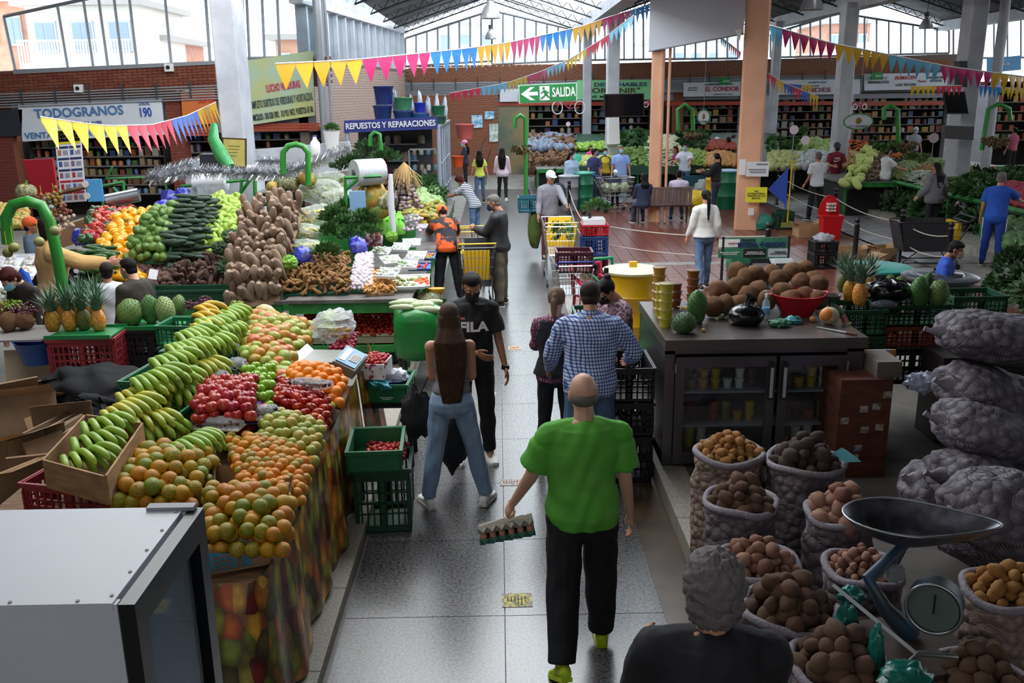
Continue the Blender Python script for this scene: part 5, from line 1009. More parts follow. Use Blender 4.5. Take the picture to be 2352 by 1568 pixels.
# ---- cardboard, tarp, crates behind
def sheetbox(px,py,z,w,h,rz,tiltx,label,m=CARDD,flap=True,grp=None):
 p=atz(px,py,z);t=thing('cardboard_sheet',label,'cardboard',p,0,grp,rot=(tiltx,0,R(rz)));obj('panel',MB().bb(-w/2,w/2,-.008,.008,-h/2,h/2),m,t,smooth=False)
 if flap:obj('flap',MB().add([(-w/2,0,h/2),(w/2,0,h/2),(w/2-.03,-.12,h/2+.06),(-w/2+.03,-.12,h/2+.06)],[(0,1,2,3),(3,2,1,0)]),m,t,smooth=False)
sheetbox(70,860,.62,.45,.5,6,-.15,'pale cardboard box panel with printed arrows beneath the pineapple crate',mat('pale_card','b5a18a',.85),False)
for k,(px,py,w,h,rz,tx,lab)in enumerate(((60,990,.5,.6,24,-.3,'folded brown box with torn flap at the far left'),(20,960,.5,.7,40,.25,'flattened brown carton leaning at the left frame edge'),(110,930,.55,.5,30,.2,'long flattened carton beside the black tarpaulin'),(165,900,.3,.35,-12,.4,'small open carton flap under the tarpaulin'),(150,990,.45,.5,18,.15,'upright stack of folded cartons, inner sheet'),(90,1060,.45,.5,60,.1,'upright folded carton standing behind the wooden crate'),(170,950,.3,.25,40,-.5,'thin carton divider on the cardboard pile'),(190,920,.25,.3,5,.3,'short carton flap sticking out below the tarpaulin'),(30,1080,.5,.5,50,.1,'darkened carton low at the left frame edge'))):sheetbox(px,py,.62,w,h,rz,tx,lab)
for k in range(14):sheetbox(random.uniform(0,230),random.uniform(900,1130),.62,random.uniform(.2,.45),random.uniform(.2,.5),random.uniform(-40,70),rj(.5),'loose piece of brown cardboard in the pile at the far left',CARDD if k%2 else CARD,k%3==0,'loose cardboard')
for k in range(8):sheetbox(120+k*14,1050+k*3,.5,.5,.6,76+k*2,rj(.1),('upright folded carton in the row behind the wooden crate, '+('first','second','third','fourth','fifth','sixth','seventh','last')[k]+' from the left'),CARDD,False)
g=MB().ell((0,0,0),(.42,.36,.13),34,22,Euler((.15,.1,-.3)).to_matrix(),lump(4,.16,2.2));p=atz(215,885,.82);obj('tarpaulin',g,mat('black_plastic_tarp','0e0e11',.75,bump=.5,bscale=9,spec=.2),label='crumpled black tarpaulin draped over the cardboard pile',cat='tarpaulin',loc=p)
g=MB().ell((0,0,0),(.3,.22,.08),28,18,Euler((.5,.3,.7)).to_matrix(),lump(9,.35,3));obj('tarpaulin',g,MATS['black_plastic_tarp'],label='hanging black tarpaulin fold to the right of the cardboard',cat='tarpaulin',loc=atz(285,935,.7))
cz=.63
a=atz(178,775,1.05);crate(.62,.42,.4,C_RED,'red plastic crate carrying the pineapples',(a.x,a.y+.22,cz),R(4));b2=atz(335,755,1.03);crate(.6,.42,.38,C_BLK,'black plastic crate carrying the soursops',(b2.x,b2.y+.22,cz),R(4))
crate(.62,.42,.36,C_BLK,'lower black crate under the red pineapple crate',(a.x,a.y+.22,.26),R(4));crate(.6,.42,.36,C_BLK,'lower black crate under the soursop crate',(b2.x,b2.y+.22,.26),R(4))
gt=plain('1f7a44',.4)
for(c_,lab)in((Vector((a.x+.0,a.y+.2,1.045)),'green tray under the pineapples'),(Vector((b2.x+.02,b2.y+.22,1.025)),'green tray under the soursops')):obj('tray',MB().bb(c_.x-.3,c_.x+.3,c_.y-.2,c_.y+.2,c_.z-.01,c_.z+.005).bb(c_.x-.31,c_.x+.31,c_.y-.22,c_.y-.2,c_.z-.01,c_.z+.03).bb(c_.x-.31,c_.x+.31,c_.y+.2,c_.y+.22,c_.z-.01,c_.z+.03),gt,label=lab,cat='tray')
def pineapple(loc,h,label,m,rz=0,tilt_=0,s=1):
 t=thing('pineapple',label,'pineapple',loc,0,'pineapples',rot=(tilt_,0,rz));t.scale=(s,s,s);g=MB();N=26;rings=[]
 for i in range(20):
  v=i/19;z=h*v;r=.068*(math.sin(PI*(.12+.8*v))**.45);rings.append([Vector((r*(1+.045*(abs(math.sin((j/N*13+i*.55)*PI))*1.0))*math.cos(2*PI*j/N),r*(1+.045*(abs(math.sin((j/N*13-i*.55)*PI))))*math.sin(2*PI*j/N),z))for j in range(N)])
 obj('flesh',g.loft(rings),m,t);g=MB();rr=random.Random(int(loc[0]*1000));n=44
 for i in range(n):
  a_=i*2.4;lv=i/n;out=.1*(1-lv)+.03;hh=.1+.16*lv*rr.uniform(.8,1.15);w=.013;b0=Vector((math.cos(a_)*.02,math.sin(a_)*.02,h-.01));tip=Vector((math.cos(a_)*out*1.7,math.sin(a_)*out*1.7,h+hh*1.15));mid=Vector((math.cos(a_)*out*.6,math.sin(a_)*out*.6,h+hh*.55));sd_=Vector((-math.sin(a_),math.cos(a_),0))*w
  g.add([b0-sd_,b0+sd_,mid+sd_*.9,mid-sd_*.9,tip,mid+Vector((0,0,-.006))],[(0,1,2,3),(3,2,4),(1,0,5),(5,4,2),(5,3,4)])
 obj('crown_leaves',g,mat('pineapple_leaf','6f8a74',.5,col2='4f6f58',vscale=12,rnd=.2),t,smooth=False,kind='stuff');return t
PNY=mat('pineapple_yellow','c98f1e',.55,col2='8a6a2c',vscale=45,contrast=(.42,.6));PNG=mat('pineapple_green','6f6f34',.55,col2='4a5230',vscale=45);PNO=mat('pineapple_orange','d07f20',.55,col2='e0b070',vscale=50,contrast=(.5,.62))
for k,(px,py,m,lab)in enumerate(((115,765,PNY,'yellow pineapple at the left end of the green tray'),(155,762,PNO,'second pineapple from the left, brownish orange'),(188,760,PNG,'green-brown pineapple between two orange ones'),(222,762,PNO,'bright orange pineapple at the right end of the tray'))):
 p=atz(px,py,1.055);pineapple((p.x,p.y+.07,1.055),.2,lab,m,k,rj(.05))
for k,(px,py)in enumerate(((135,740),(175,738),(210,738))):p=atz(px,py,1.055);pineapple((p.x,p.y+.15,1.055),.19,'pineapple in the rear row of the tray, %s'%('left','middle','right')[k],PNY,k+.5,0)
def soursop(loc,r,rot,label,m,n=150):
 t=thing('soursop',label,'soursop',loc,0,'soursops',rot=rot);fn=lump(len(label)%9,.06,1.3);obj('flesh',MB().ell((0,0,r[2]*.92),r,20,14,None,fn),m,t);g=MB()
 for i in range(n):
  zz=1-2*(i+.5)/n;th=i*2.4;q=math.sqrt(1-zz*zz);d=Vector((q*math.cos(th),q*math.sin(th),zz));k=fn(Vector((d.x,d.y,d.z)));c_=Vector((d.x*r[0]*k,d.y*r[1]*k,d.z*r[2]*k+r[2]*.92));s_=d.cross(Vector((.3,.5,.8))).normalized()*.006;u_=d.cross(s_).normalized()*.006;g.add([c_+s_,c_+u_,c_-s_,c_-u_,c_+d*.012],[(0,1,4),(1,2,4),(2,3,4),(3,0,4)])
 obj('spines',g,mat('soursop_spine','3f4d2c',.6),t,smooth=False,kind='stuff');return t
SSG=mat('soursop_skin','6f8a4a',.6,col2='5a763e',vscale=8);SSD=mat('soursop_dark','3f6a34',.6,col2='54803f',vscale=8);SSP=mat('soursop_pale','93a468',.6,col2='7f9358',vscale=8)
for px,py,r_,rot,m,lab in((285,750,(.125,.11,.15),(0,.3,0),SSG,'large soursop leaning beside the pineapples'),(340,745,(.09,.085,.155),(0,.05,0),SSD,'tall dark green soursop in the middle of the tray'),(378,745,(.1,.09,.145),(0,-.05,0),SSP,'pale soursop at the right end of the tray'),(408,725,(.07,.07,.11),(0,0,0),SSG,'small soursop behind the pale one')):
 p=atz(px,py,1.035);soursop((p.x,p.y+.08,1.03),r_,rot,lab,m)
husk=mat('coconut_husk','9a6c48',.95,col2='744f34',vscale=26,bump=.9,bscale=50,stretch=(3,3,.6),rnd=.25);CO=proto('coconut',vset('coconut',(.5,.5,.54),4,.1,1.8,16,12),husk)
for k,(px,py,lab)in enumerate(((20,738,'husked coconut at the left frame edge'),(55,735,'husked coconut second from the left frame edge'),(80,715,'husked coconut behind the pineapple tray'),(10,712,'husked coconut in the rear at the left edge'))):one(CO[k%4],atz(px,py,1.1),.19,(rj(2),rj(2),rj(2)),lab,'coconut')
p=atz(35,775,1.0);obj('serving_board',MB().bb(p.x-.4,p.x+.3,p.y-.1,p.y+.5,.98,1.0),plain('8f8a86',.5),label='gray board under the husked coconuts',cat='board')
p=atz(60,800,.95);obj('basket',MB().lathe([(.14,0),(.2,.22),(.21,.23),(.19,.22),(.13,.01),(0,.01)],(p.x,p.y+.2,.75),20),mat('blue_basket','2a4f9a',.4),label='blue slotted basket below the coconuts',cat='basket')
p=atz(470,745,1.0);crate(.44,.36,.2,C_GRN,'green crate with grapes behind the top bananas',(-3.05,8.55,.95),R(-6));crate(.44,.36,.35,C_DGR,'dark green crate beneath the grape crate',(-3.05,8.55,.58),R(-6));crate(.44,.36,.4,C_DGR,'lowest dark green crate in the grape crate stack',(-3.05,8.55,.15),R(-6))
for k,(px,py,c,lab)in enumerate(((440,700,'5a2a3a','bunch of red grapes in the green crate, left one'),(470,690,'6a3444','bunch of red grapes in the green crate, right one'),(545,700,'9ab54a','bunch of green grapes beside the banana top'),(562,720,'a4bb5a','bunch of green grapes lower at the crate corner'))):
 p=atz(px,py,1.14);g=MB();rr=random.Random(k)
 for i in range(60):d=Vector((rr.gauss(0,1),rr.gauss(0,1),rr.gauss(0,1))).normalized()*.05*rr.random()**.3;g.ell((d.x*1.5,d.y,d.z),(.011,)*3,6,4)
 t=obj('grape_bunch',g,mat('grape_'+c,c,.3,rnd=.1),label=lab,cat='grapes',loc=p);t['kind']='stuff'
 # ================================================================ middle vegetable stall
def frame(label,parts,loc=(0,0,0),r=.025,name='roll_stand',m=None,cat='frame'):
 t=thing(name,label,cat,loc)
 for nm,pts in parts:obj(nm,MB().tube(pts,r,4),m or GREEN,t)
 return t
stm=mat('stall_top','6f6a66',.5,col2='56524f',vscale=6)
t=thing('market_stall','long green metal vegetable stall with gray counter beside the aisle','stall',(0,0,0))
fl_=atz(640,685,.92);fr_=atz(945,685,.92);YF=10.4
obj('counter',MB().bb(-6.2,-2.55,YF+.1,11.2,.86,.9).bb(-2.53,-1.05,YF,11.2,.89,.93),stm,t,smooth=False)
obj('front_panel',MB().bb(-2.5,-1.1,YF+.03,YF+.06,.76,.89),GREEN,t,smooth=False);obj('front_panel',MB().bb(-6.2,-2.6,YF+.13,YF+.16,.74,.86),GREEN,t,smooth=False)
for x in(-2.5,-1.16):obj('leg',MB().bb(x,x+.06,YF+.02,YF+.08,.1,.89),GREEN,t)
obj('side_panel',MB().bb(-1.1,-1.08,YF+.1,YF+.5,.45,.88),plain('d85a28',.5),t);obj('bottom_rail',MB().bb(-2.5,-1.1,YF+.02,YF+.08,.28,.36),GREEN,t);obj('lower_shelf',MB().bb(-2.5,-1.1,YF+.08,11.1,.3,.33),GREEN,t)
obj('counter',MB().bb(-2.0,-1.0,11.2,20.5,.89,.93),stm,t,smooth=False);obj('side_panel',MB().bb(-1.06,-1.02,11.2,20.5,.7,.89),GREEN,t,smooth=False)
for k in range(6):obj('leg',MB().bb(-1.1,-1.04,11.6+k*1.7,11.66+k*1.7,0,.89),GREEN,t)
obj('back_panel',MB().bb(-6.2,-1.3,13.9,13.95,0,1.4),stallgreen(),t,smooth=False)
bx=crate(1.2,.5,.13,plain('b8a890',.8),'open carton of tomatoes on the lower shelf under the middle stall',(-1.85,YF+.42,.34),0,slots=False,name='tomato_carton',cat='carton')
TO=proto('tomato',F_ROUND,M_TOM)
heap(TO,[Vector((-2.4,YF+.18,.47)),Vector((-1.28,YF+.18,.47)),Vector((-1.28,YF+.62,.72)),Vector((-2.4,YF+.62,.72))],.06,.058,.066,'tomatoes','red tomato in the carton under the middle stall','tomato',bulge=.03)
crate(.42,.4,.2,C_DGR,'dark green crate on the floor under the tomato carton',(-1.5,YF+.35,.1),0);crate(.42,.4,.2,C_DGR,'second dark green crate under the tomato carton',(-2.0,YF+.35,.1),0)
crate(1.5,.3,.14,C_DGR,'long dark green tray edge holding the brown roots',(atz(430,665,.93).x,YF+.3,.9),0,slots=False);0
yl='rough brown yam in the tall sloping yam pile'
YM=proto('yam',F_YAM,M_YAM);zf,zb=1.0,1.8
heap(YM,[(525,685,zf),(640,672,zf),(660,575,1.4),(545,570,1.4)],.085,.16,.3,'yams',yl,'yam',bulge=.06,layers=2,ori=-1.0,ang=0,tilt=.4,board=(CARDD,'sloping board under the lower half of the yam pile'))
heap(YM,[(548,585,1.38),(655,585,1.38),(692,480,zb),(570,490,zb)],.09,.17,.29,'yams',yl,'yam',bulge=.06,layers=2,ori=-1.0,ang=0,tilt=.45,board=(CARDD,'sloping board under the upper half of the yam pile'))
heap(proto('arracacha',F_GING,M_GING),[(648,668,1.0),(800,665,1.0),(798,590,1.22),(655,600,1.2)],.09,.085,.12,'tan roots','knobbly tan root in the green tray at the front of the middle stall','root',bulge=.05,layers=2,board=(C_DGR,'green tray under the knobbly tan roots'))
heap(proto('sweet_potato',F_SWEET,M_SWEET),[(400,655,1.0),(515,655,1.0),(505,590,1.2),(410,600,1.2)],.075,.1,.17,'brown roots','dark brown elongated root in front of the pale gourds','root',bulge=.04,layers=2,ori=-.9,ang=10,tilt=.7,board=(CARDD,'tray under the dark brown roots'))
heap(proto('round_root',F_POT,M_SWEET),[(315,655,1.0),(400,655,1.0),(410,605,1.18),(325,612,1.18)],.075,.075,.09,'small brown roots','small round brown root beside the white price tag','root',layers=2,board=(CARDD,'tray under the small brown potatoes'))
one(('price_tag',MB().bb(-.05,.05,-.01,.0,-.06,.06).mesh('price_tag'),None),atz(352,630,1.2),1,(-.4,.2,.1),'white rectangular tag lying on the brown potatoes','tag');bpy.data.objects['price_tag'].data.materials.append(plain('e8e6ea',.5))
zf,zb=1.3,1.82
heap(proto('chayote',F_CHAY,M_CHAY),[(290,592,zf),(375,592,zf),(415,478,zb),(350,492,zb)],.11,.11,.15,'chayotes','wrinkled green chayote between the peppers and dark cucumbers','chayote',bulge=.05,layers=2,board=(C_DGR,'board under the green chayotes'))
heap(proto('cucumber',F_CUC,M_CUC),[(382,592,zf),(455,588,zf),(492,470,zb),(415,480,zb)],.22,.055,.27,'dark cucumbers','dark green cucumber laid in neat rows in the middle stall','cucumber',bulge=.03,layers=2,ori=0.,ang=88,tilt=.12,board=(C_DGR,'board under the dark cucumbers'))
heap(proto('gourd',F_GUAT,M_GUAT),[(450,582,zf),(535,565,zf+.03),(558,462,zb),(492,462,zb)],.085,.085,.15,'pale green gourds','pale green small gourd beside the yam pile','gourd',bulge=.06,layers=2,board=(C_DGR,'board under the pale green gourds'))
PY=proto('bell_pepper',F_PEP,M_PEPY,(PSTEM,M_STEMG,(0,0,.45)));PR=proto('bell_pepper',F_PEP,M_PEPR,(PSTEM,M_STEMG,(0,0,.45)));PG=proto('bell_pepper',F_PEP,M_PEPG,(PSTEM,M_STEMG,(0,0,.45)))
heap(PY,[(215,590,1.28),(300,590,1.28),(352,480,1.74),(275,490,1.74)],.13,.13,.16,'yellow peppers','glossy yellow bell pepper in the middle of the pepper display','bell pepper',bulge=.06,layers=1,board=(C_DGR,'board under the yellow bell peppers'))
heap(PR+PR+PG,[(190,548,1.46),(255,545,1.46),(300,478,1.66),(212,482,1.66)],.1,.11,.14,'red and green peppers','red or green bell pepper at the left of the yellow ones','bell pepper',bulge=.05,layers=1,board=(C_DGR,'board under the red and green peppers'))
SQ=proto('squash',rootmesh('squash',1,.22,2,.1,.05,9),M_PEPY);CU2=proto('zucchini',F_CUC,mat('zucchini_skin','2f4a28',.35,col2='4a6a38',vscale=10,rnd=.3));EG=proto('eggplant',rootmesh('eggplant',1,.26,2,.2,.03,12),plain('15101a',.15))
heap(SQ,[(262,640,1.1),(318,640,1.1),(305,590,1.2),(258,592,1.2)],.1,.09,.28,'yellow squashes','long yellow squash below the yellow peppers','squash',ori=0.,ang=75,tilt=.2)
heap(CU2,[(165,660,1.05),(245,660,1.05),(250,595,1.25),(180,600,1.25)],.2,.07,.3,'zucchini','dark green zucchini behind the brown haired shopper','zucchini',ori=0.,ang=80,tilt=.2,layers=2,board=(C_DGR,'board under the dark green zucchini'))
heap(EG,[(155,660,1.1),(180,655,1.1),(185,605,1.3),(165,610,1.3)],.1,.12,.3,'eggplants','shiny black eggplant at the end of the zucchini rows','eggplant',ori=-.6,ang=15)
LF=proto('herb_bunch',F_LEAF,M_LEAF);LD=proto('herb_bunch',F_LEAF,M_LEAFD);LL=proto('lettuce',F_FRILL,M_LEAFL);PARS=proto('parsley',F_FRILL,M_LEAFD)
for k,(p_,px,py,z,s,lab,cat)in enumerate(((PARS,532,545,1.45,.26,'dark curly parsley bunch beside the gourds, middle one','parsley'),(PARS,558,512,1.55,.22,'dark curly parsley bunch beside the gourds, upper one','parsley'),(PARS,505,570,1.4,.2,'dark curly parsley bunch over the cucumbers','parsley'),(PARS,520,615,1.2,.24,'dark curly parsley bunch above the brown roots','parsley'),(LL,664,602,1.3,.2,'bright green frilly lettuce at the foot of the yam pile','lettuce'),(LL,442,465,1.75,.18,'bright green frilly lettuce between the blue bags','lettuce'),(LL,900,543,1.4,.16,'small bright lettuce by the plastic wrapped vegetables','lettuce'),(LF,770,512,1.55,.5,'large leafy coriander bunch right of the yam pile','herbs'),(LF,835,520,1.5,.5,'large leafy coriander bunch behind the garlic','herbs'),(LF,800,485,1.6,.42,'leafy bunch behind the coriander','herbs'),(LF,765,545,1.42,.42,'coriander bunch spilling down right of the plantain bags','herbs'),(LF,805,552,1.4,.42,'coriander bunch spilling down above the tan roots','herbs'),(LF,845,548,1.38,.4,'coriander bunch spilling down above the garlic','herbs'),(LF,785,525,1.5,.4,'coriander bunch in the middle of the leafy slope','herbs'),(LF,752,590,1.3,.4,'parsley bunch above the tan roots','herbs'),(LD,800,395,1.75,.85,'big dark spinach heap beside the plastic roll','greens'),(LD,850,360,1.8,.85,'big dark green chard heap under the kiosk sign, left','greens'),(LD,885,375,1.7,.75,'big dark green chard heap under the kiosk sign, right','greens'),(LD,770,380,1.7,.6,'spinach bunch at the left of the big leaf heap','greens'),(LD,945,715,.45,.8,'leafy greens under the end of the middle stall','greens'),(LD,985,740,.5,.5,'leafy greens by the cut pumpkin','greens'),(LD,1030,520,1.0,.35,'dark herb bunch at the aisle edge of the stall','greens'))):
 one(p_[k%len(p_)],atz(px,py,z),s,(0,0,k),lab,cat)
plf=foilmat('bag_film','dfe6dc',.3,.1,18)
PLM=mat('small_plantain','7d8c38',.45,col2='b3a840',vscale=14,rnd=.4)
for k,(px,py,z,sx,sy,sz_,lab)in enumerate(((735,495,1.6,.34,.2,.16,'open clear bag of small green plantains right of the yams, upper'),(700,535,1.48,.24,.16,.13,'open clear bag of small green plantains right of the yams, middle'),(700,570,1.35,.24,.14,.12,'open clear bag of small green plantains right of the yams, lower'),(735,440,1.75,.38,.24,.2,'closed clear bag of plantains behind the open bags, left'),(780,460,1.7,.3,.2,.18,'closed clear bag of plantains behind the open bags, right'),(760,415,1.8,.3,.22,.16,'tall clear bag of plantains at the back of the stall'))):
 p=atz(px,py,z);t=thing('plantain_bag',lab,'bag',p);g=MB()
 for i in range(70):
  me_=F_GUAT[i%3];c=Vector((rj(sx*.75),rj(sy*.75),rj(sz_*.5)));g.ell(c,(.018,.045,.018),6,5,Euler((rj(1),rj(1),rj(3))).to_matrix())
 obj('plantain',g,PLM,t,kind='stuff');obj('bag_film',MB().ell((0,0,0),(sx,sy,sz_),24,14,None,lump(k,.14,4)),plf,t)
heap(proto('garlic',F_GARL,M_ONION),[(805,662,1.0),(855,662,1.0),(855,585,1.22),(820,590,1.22)],.05,.05,.056,'garlic heads','white garlic head between the tan roots and the ginger','garlic',bulge=.05,layers=2,board=(C_GRN,'green tray under the garlic heads'))
heap(proto('ginger',F_GING,mat('ginger_skin','c98f48',.6,rnd=.15)),[(840,668,1.0),(905,665,1.0),(905,625,1.08),(850,625,1.08)],.07,.06,.1,'ginger','yellowish ginger root on the cardboard tray','ginger',bulge=.05,layers=1,board=(CARD,'cardboard tray under the ginger'))
def pack(px,py,z,w,d,h,rz,c,lab,c2=None,tray='e6e8ee',tilt_=.3):
 p=atz(px,py,z);t=thing('vegetable_tray',lab,'tray',p,0,None,rot=(tilt_,0,R(rz)));obj('foam_tray',MB().bb(-w/2,w/2,-d/2,d/2,0,.02).bb(-w/2-.01,w/2+.01,-d/2-.01,-d/2,0,.035).bb(-w/2-.01,w/2+.01,d/2,d/2+.01,0,.035),plain(tray,.5),t,smooth=False)
 g=MB();[g.ell((rj(w*.4),rj(d*.4),h*.4+rj(h*.2)),(w*.1,d*.13,h*.4),7,5,Euler((rj(1),rj(1),rj(3))).to_matrix())for i in range(22)];obj('vegetables',g,mat('mix_%s_%s'%(c,c2),c,.5,col2=c2 or c,vscale=9),t,kind='stuff');return t
pack(935,650,1.02,.42,.3,.05,3,'7f8a40','white tray of chopped soup vegetables at the stall corner, left half','c0c0a0');pack(968,648,1.02,.2,.28,.05,3,'d8602a','white tray of grated carrot at the stall corner',None);pack(965,615,1.05,.28,.16,.05,0,'c82818','blue tray of small red peppers at the aisle edge','a82020','3a5a9a');pack(980,590,1.1,.24,.2,.06,-4,'d0602a','blue tray of mixed orange vegetables at the aisle edge','8a8a3a','4a6aa0')
for k,(px,py,c,lab)in enumerate(((875,580,'a8b488','shrink-wrapped tray of brussels sprouts propped up'),(900,600,'c8ccb8','shrink-wrapped pale vegetables behind the ginger'),(920,570,'b8c4b0','shrink-wrapped cauliflower in the packaged section'),(945,560,'d8dcd8','white wrapped vegetable in the packaged section'),(935,610,'5a7a3a','wrapped green husks by the red pepper tray'),(890,630,'a8aa94','wrapped tray of pale beans above the ginger'),(955,590,'d0d4d4','clear bag of white vegetables near the aisle edge'))):pack(px,py,1.15,.26,.2,.07,rj(30),c,lab,'dfe2dc')
for k,(px,py,z,lab)in enumerate(((388,455,1.78,'shiny blue wrapped vegetable bag behind the chayotes, left'),(420,450,1.78,'shiny blue wrapped vegetable bag behind the chayotes, right'),(375,478,1.72,'shiny blue wrapped vegetable bag in front of the other two'),(650,578,1.35,'blue and green printed salad bag beside the yams'),(696,588,1.32,'blue bag of dark red leaves next to the salad bag'),(822,565,1.35,'blue wrapped salad above the tan roots'),(185,545,1.3,'blue printed bag by the reaching arm'))):obj('salad_bag',MB().ell((0,0,0),(.12,.09,.12),18,12,None,lump(k,.2,3)),mat('blue_bag','3f44b8',.25,col2='8f96dc',vscale=9,contrast=(.5,.68))if k!=3 else mat('salad_print','3a7a48',.3,col2='2a44a0',vscale=8),label=lab,cat='bag',loc=atz(px,py,z))
def yfr(px,py,Y):return aty(px,py,Y)
Y0=14.2
frame('green metal frame carrying the white plastic roll behind the cucumbers',[('rail',[aty(415,428,Y0),aty(575,412,Y0)]),('leg',[aty(418,425,Y0),aty(418,520,Y0)]),('leg',[aty(555,412,Y0),aty(550,510,Y0)]),('brace',[aty(575,412,Y0),aty(555,440,Y0)]),('rail',[aty(575,412,Y0),aty(575,405,Y0+.8)])])
a,b=aty(446,420,Y0),aty(520,416,Y0);t=thing('plastic_roll','white plastic wrap roll hanging sheets behind the cucumbers','plastic roll',a);obj('roll',MB().tube([(0,0,0),b-a],.14,16),plain('dfe4ea',.25),t);obj('hanging_sheet',MB().bb(.08,.55,-.14,-.135,-.45,0),foilmat('sheet_film','e6ecf4',.5,.12,8),t)
Y1=13.2
frame('green metal frame carrying the big transparent roll beside the coriander',[('rail',[aty(790,408,Y1),aty(876,404,Y1)]),('leg',[aty(793,405,Y1),aty(795,470,Y1)]),('brace',[aty(795,435,Y1),aty(825,408,Y1)]),('leg',[aty(825,470,Y1),aty(825,540,Y1)])])
a=aty(840,397,Y1+.1);t=thing('plastic_roll','large striped transparent plastic bag roll lying on the right green frame','plastic roll',a);obj('roll',MB().tube([(-.17,0,0),(.2,.25,0)],.19,24),mat('film_roll','c9ccd0',.3,col2='a5a8ac',vscale=3,stretch=(20,1,20)),t);obj('core',MB().tube([(-.19,-.01,0),(-.165,0,0)],.05,12),dgray,t)
frame('green metal frame standing behind the bell peppers',[('rail',[aty(232,428,14),aty(283,418,14)]),('leg',[aty(283,418,14),aty(288,485,14)]),('brace',[aty(260,430,14),aty(283,455,14)]),('leg',[aty(232,430,14),aty(238,480,14)])])
frame('long thin green rail running behind the stall keepers',[('rail',[aty(245,410,15),aty(420,404,15)]),('post',[aty(258,382,15),aty(243,412,15)]),('post',[aty(378,405,15),aty(385,460,15)])],r=.018)
for pts,Y,lab,r in(([(650,400),(650,350),(662,335),(680,331),(697,336),(708,352),(708,425)],13.8,'tall bright green hoop rising behind the yam pile',.045),([(18,560),(14,500),(30,470),(62,462),(95,472),(115,510),(130,580),(148,680)],8.9,'big bright green hoop in front of the mustard jumper',.055),([(850,335),(851,312),(860,303),(872,308),(876,345)],19,'small green hoop below the blue kiosk sign',.04),([(1182,295),(1183,272),(1195,264),(1207,272),(1208,470)],21.5,'green hoop post with hanging garlic at the cassava stall',.05),([(1558,300),(1557,252),(1573,240),(1590,252),(1592,300)],26,'green hoop beside the plaza pillar',.06),([(2030,275),(2030,250),(2045,241),(2062,252),(2064,345)],21,'green hoop above the right vegetable display',.05),([(2255,345),(2270,250),(2295,238),(2318,250),(2320,275)],20,'green hoop behind the far right column',.05)):
 P=[aty(x,y,Y)for x,y in pts];o=obj('green_hoop',MB().tube(P,r,10),HOOP,label=lab,cat='hoop')
t=thing('phone_pole','pale blue payment device on a green post by the coriander','device',aty(825,500,12.8));obj('post',MB().bb(-.03,.03,0,.06,-.5,.1),GREEN,t);obj('screen_housing',MB().box((0,-.05,.2),(.22,.05,.36),(0,0,.1)),plain('7fa6cc',.4),t)
PK=lambda d:1+.06*math.cos(10*math.atan2(d.y,d.x))-.1*abs(d.z)**8
pm_=mat('pumpkin_skin','5b6a4c',.5,col2='b8a070',vscale=5,stretch=(2,2,1),contrast=(.45,.6));pmo=mat('squash_orange','b8923a',.5,col2='6a7a34',vscale=3,contrast=(.45,.6));PKM=MB().ell((0,0,0),(.5,.5,.4),30,12,None,PK).mesh('pumpkin')
t=frame('green shelf rack carrying the pumpkins behind the yams',[('rail',[aty(590,448,14.3),aty(672,444,14.3)]),('rail',[aty(590,470,14.3),aty(672,466,14.3)]),('post',[aty(585,400,14.3),aty(588,520,14.3)])],r=.03)
obj('shelf_board',MB().bb(aty(590,440,14.3).x,aty(672,440,14.3).x,14.2,14.9,aty(590,444,14.3).z,aty(590,441,14.3).z),stm,t)
for k,(px,py,z,s,m,lab)in enumerate(((661,423,None,.34,pm_,'striped green and cream pumpkin on the rack'),(705,410,None,.3,pmo,'orange pumpkin beside the striped one'),(630,430,None,.25,pmo,'small yellow squash left of the striped pumpkin'),(850,450,None,.5,pmo,'big mottled green and orange squash behind the hanging tag, left'),(880,462,None,.42,pm_,'large green squash right of the mottled one'),(868,480,None,.4,pmo,'half squash in front of the two large squashes'),(985,690,None,.34,pm_,'gray green pumpkin at the stall end'),(60,440,None,.26,pm_,'green and yellow gourd at the far left stall'))):
 Y=14.5 if k<3 else(13.6 if k<6 else(10.9 if k==6 else 12));one(proto('pumpkin',[PKM],m,(PSTEM,M_STEM,(0,0,.38)))[0],aty(px,py,Y),s,(rj(.3),rj(.3),k),lab,'pumpkin')
p=aty(1002,658,10.9);t=thing('cut_pumpkin','cut wedge of orange pumpkin on top of the gray green one','pumpkin',p);g=MB();g.loft([[Vector((math.cos(a)*r,y,math.sin(a)*r-.02))for a in[PI+PI*i/8 for i in range(9)]]for y,r in((-.06,.05),(-.03,.1),(.03,.1),(.06,.05))]);obj('flesh',g,plain('d88a1c',.5),t)
rr=aty(972,535,15.0)
o=obj('sack',MB().lathe([(.1,-.42),(.24,-.38),(.27,-.1),(.25,.1),(.26,.12),(.22,.12),(.18,.02),(0,0)],rr,20),mat('white_sack','b9bcc4',.7,var=.2,bump=.5,bscale=20),label='open white sack with rolled rim at the aisle edge of the stall',cat='sack')
t=thing('garlic_braid','big bunch of dried garlic hanging over the middle stall','garlic',aty(930,420,13.4));g=MB();rg=random.Random(2)
for i in range(90):v=rg.random();a_=rg.uniform(0,6.3);r_=.05+.2*v;g.ell((math.cos(a_)*r_,math.sin(a_)*r_*.7,.05-.42*v),(.032,.032,.028),7,5)
obj('bulbs',g,mat('dry_garlic','a8949a',.7,col2='7a6256',vscale=12),t,kind='stuff');g=MB()
for i in range(70):a_=rg.uniform(0,6.3);g.tube([(0,0,.3),(math.cos(a_)*.1,math.sin(a_)*.1,.2),(math.cos(a_)*rg.uniform(.1,.3),math.sin(a_)*.2,rg.uniform(-.2,.1))],.006,3)
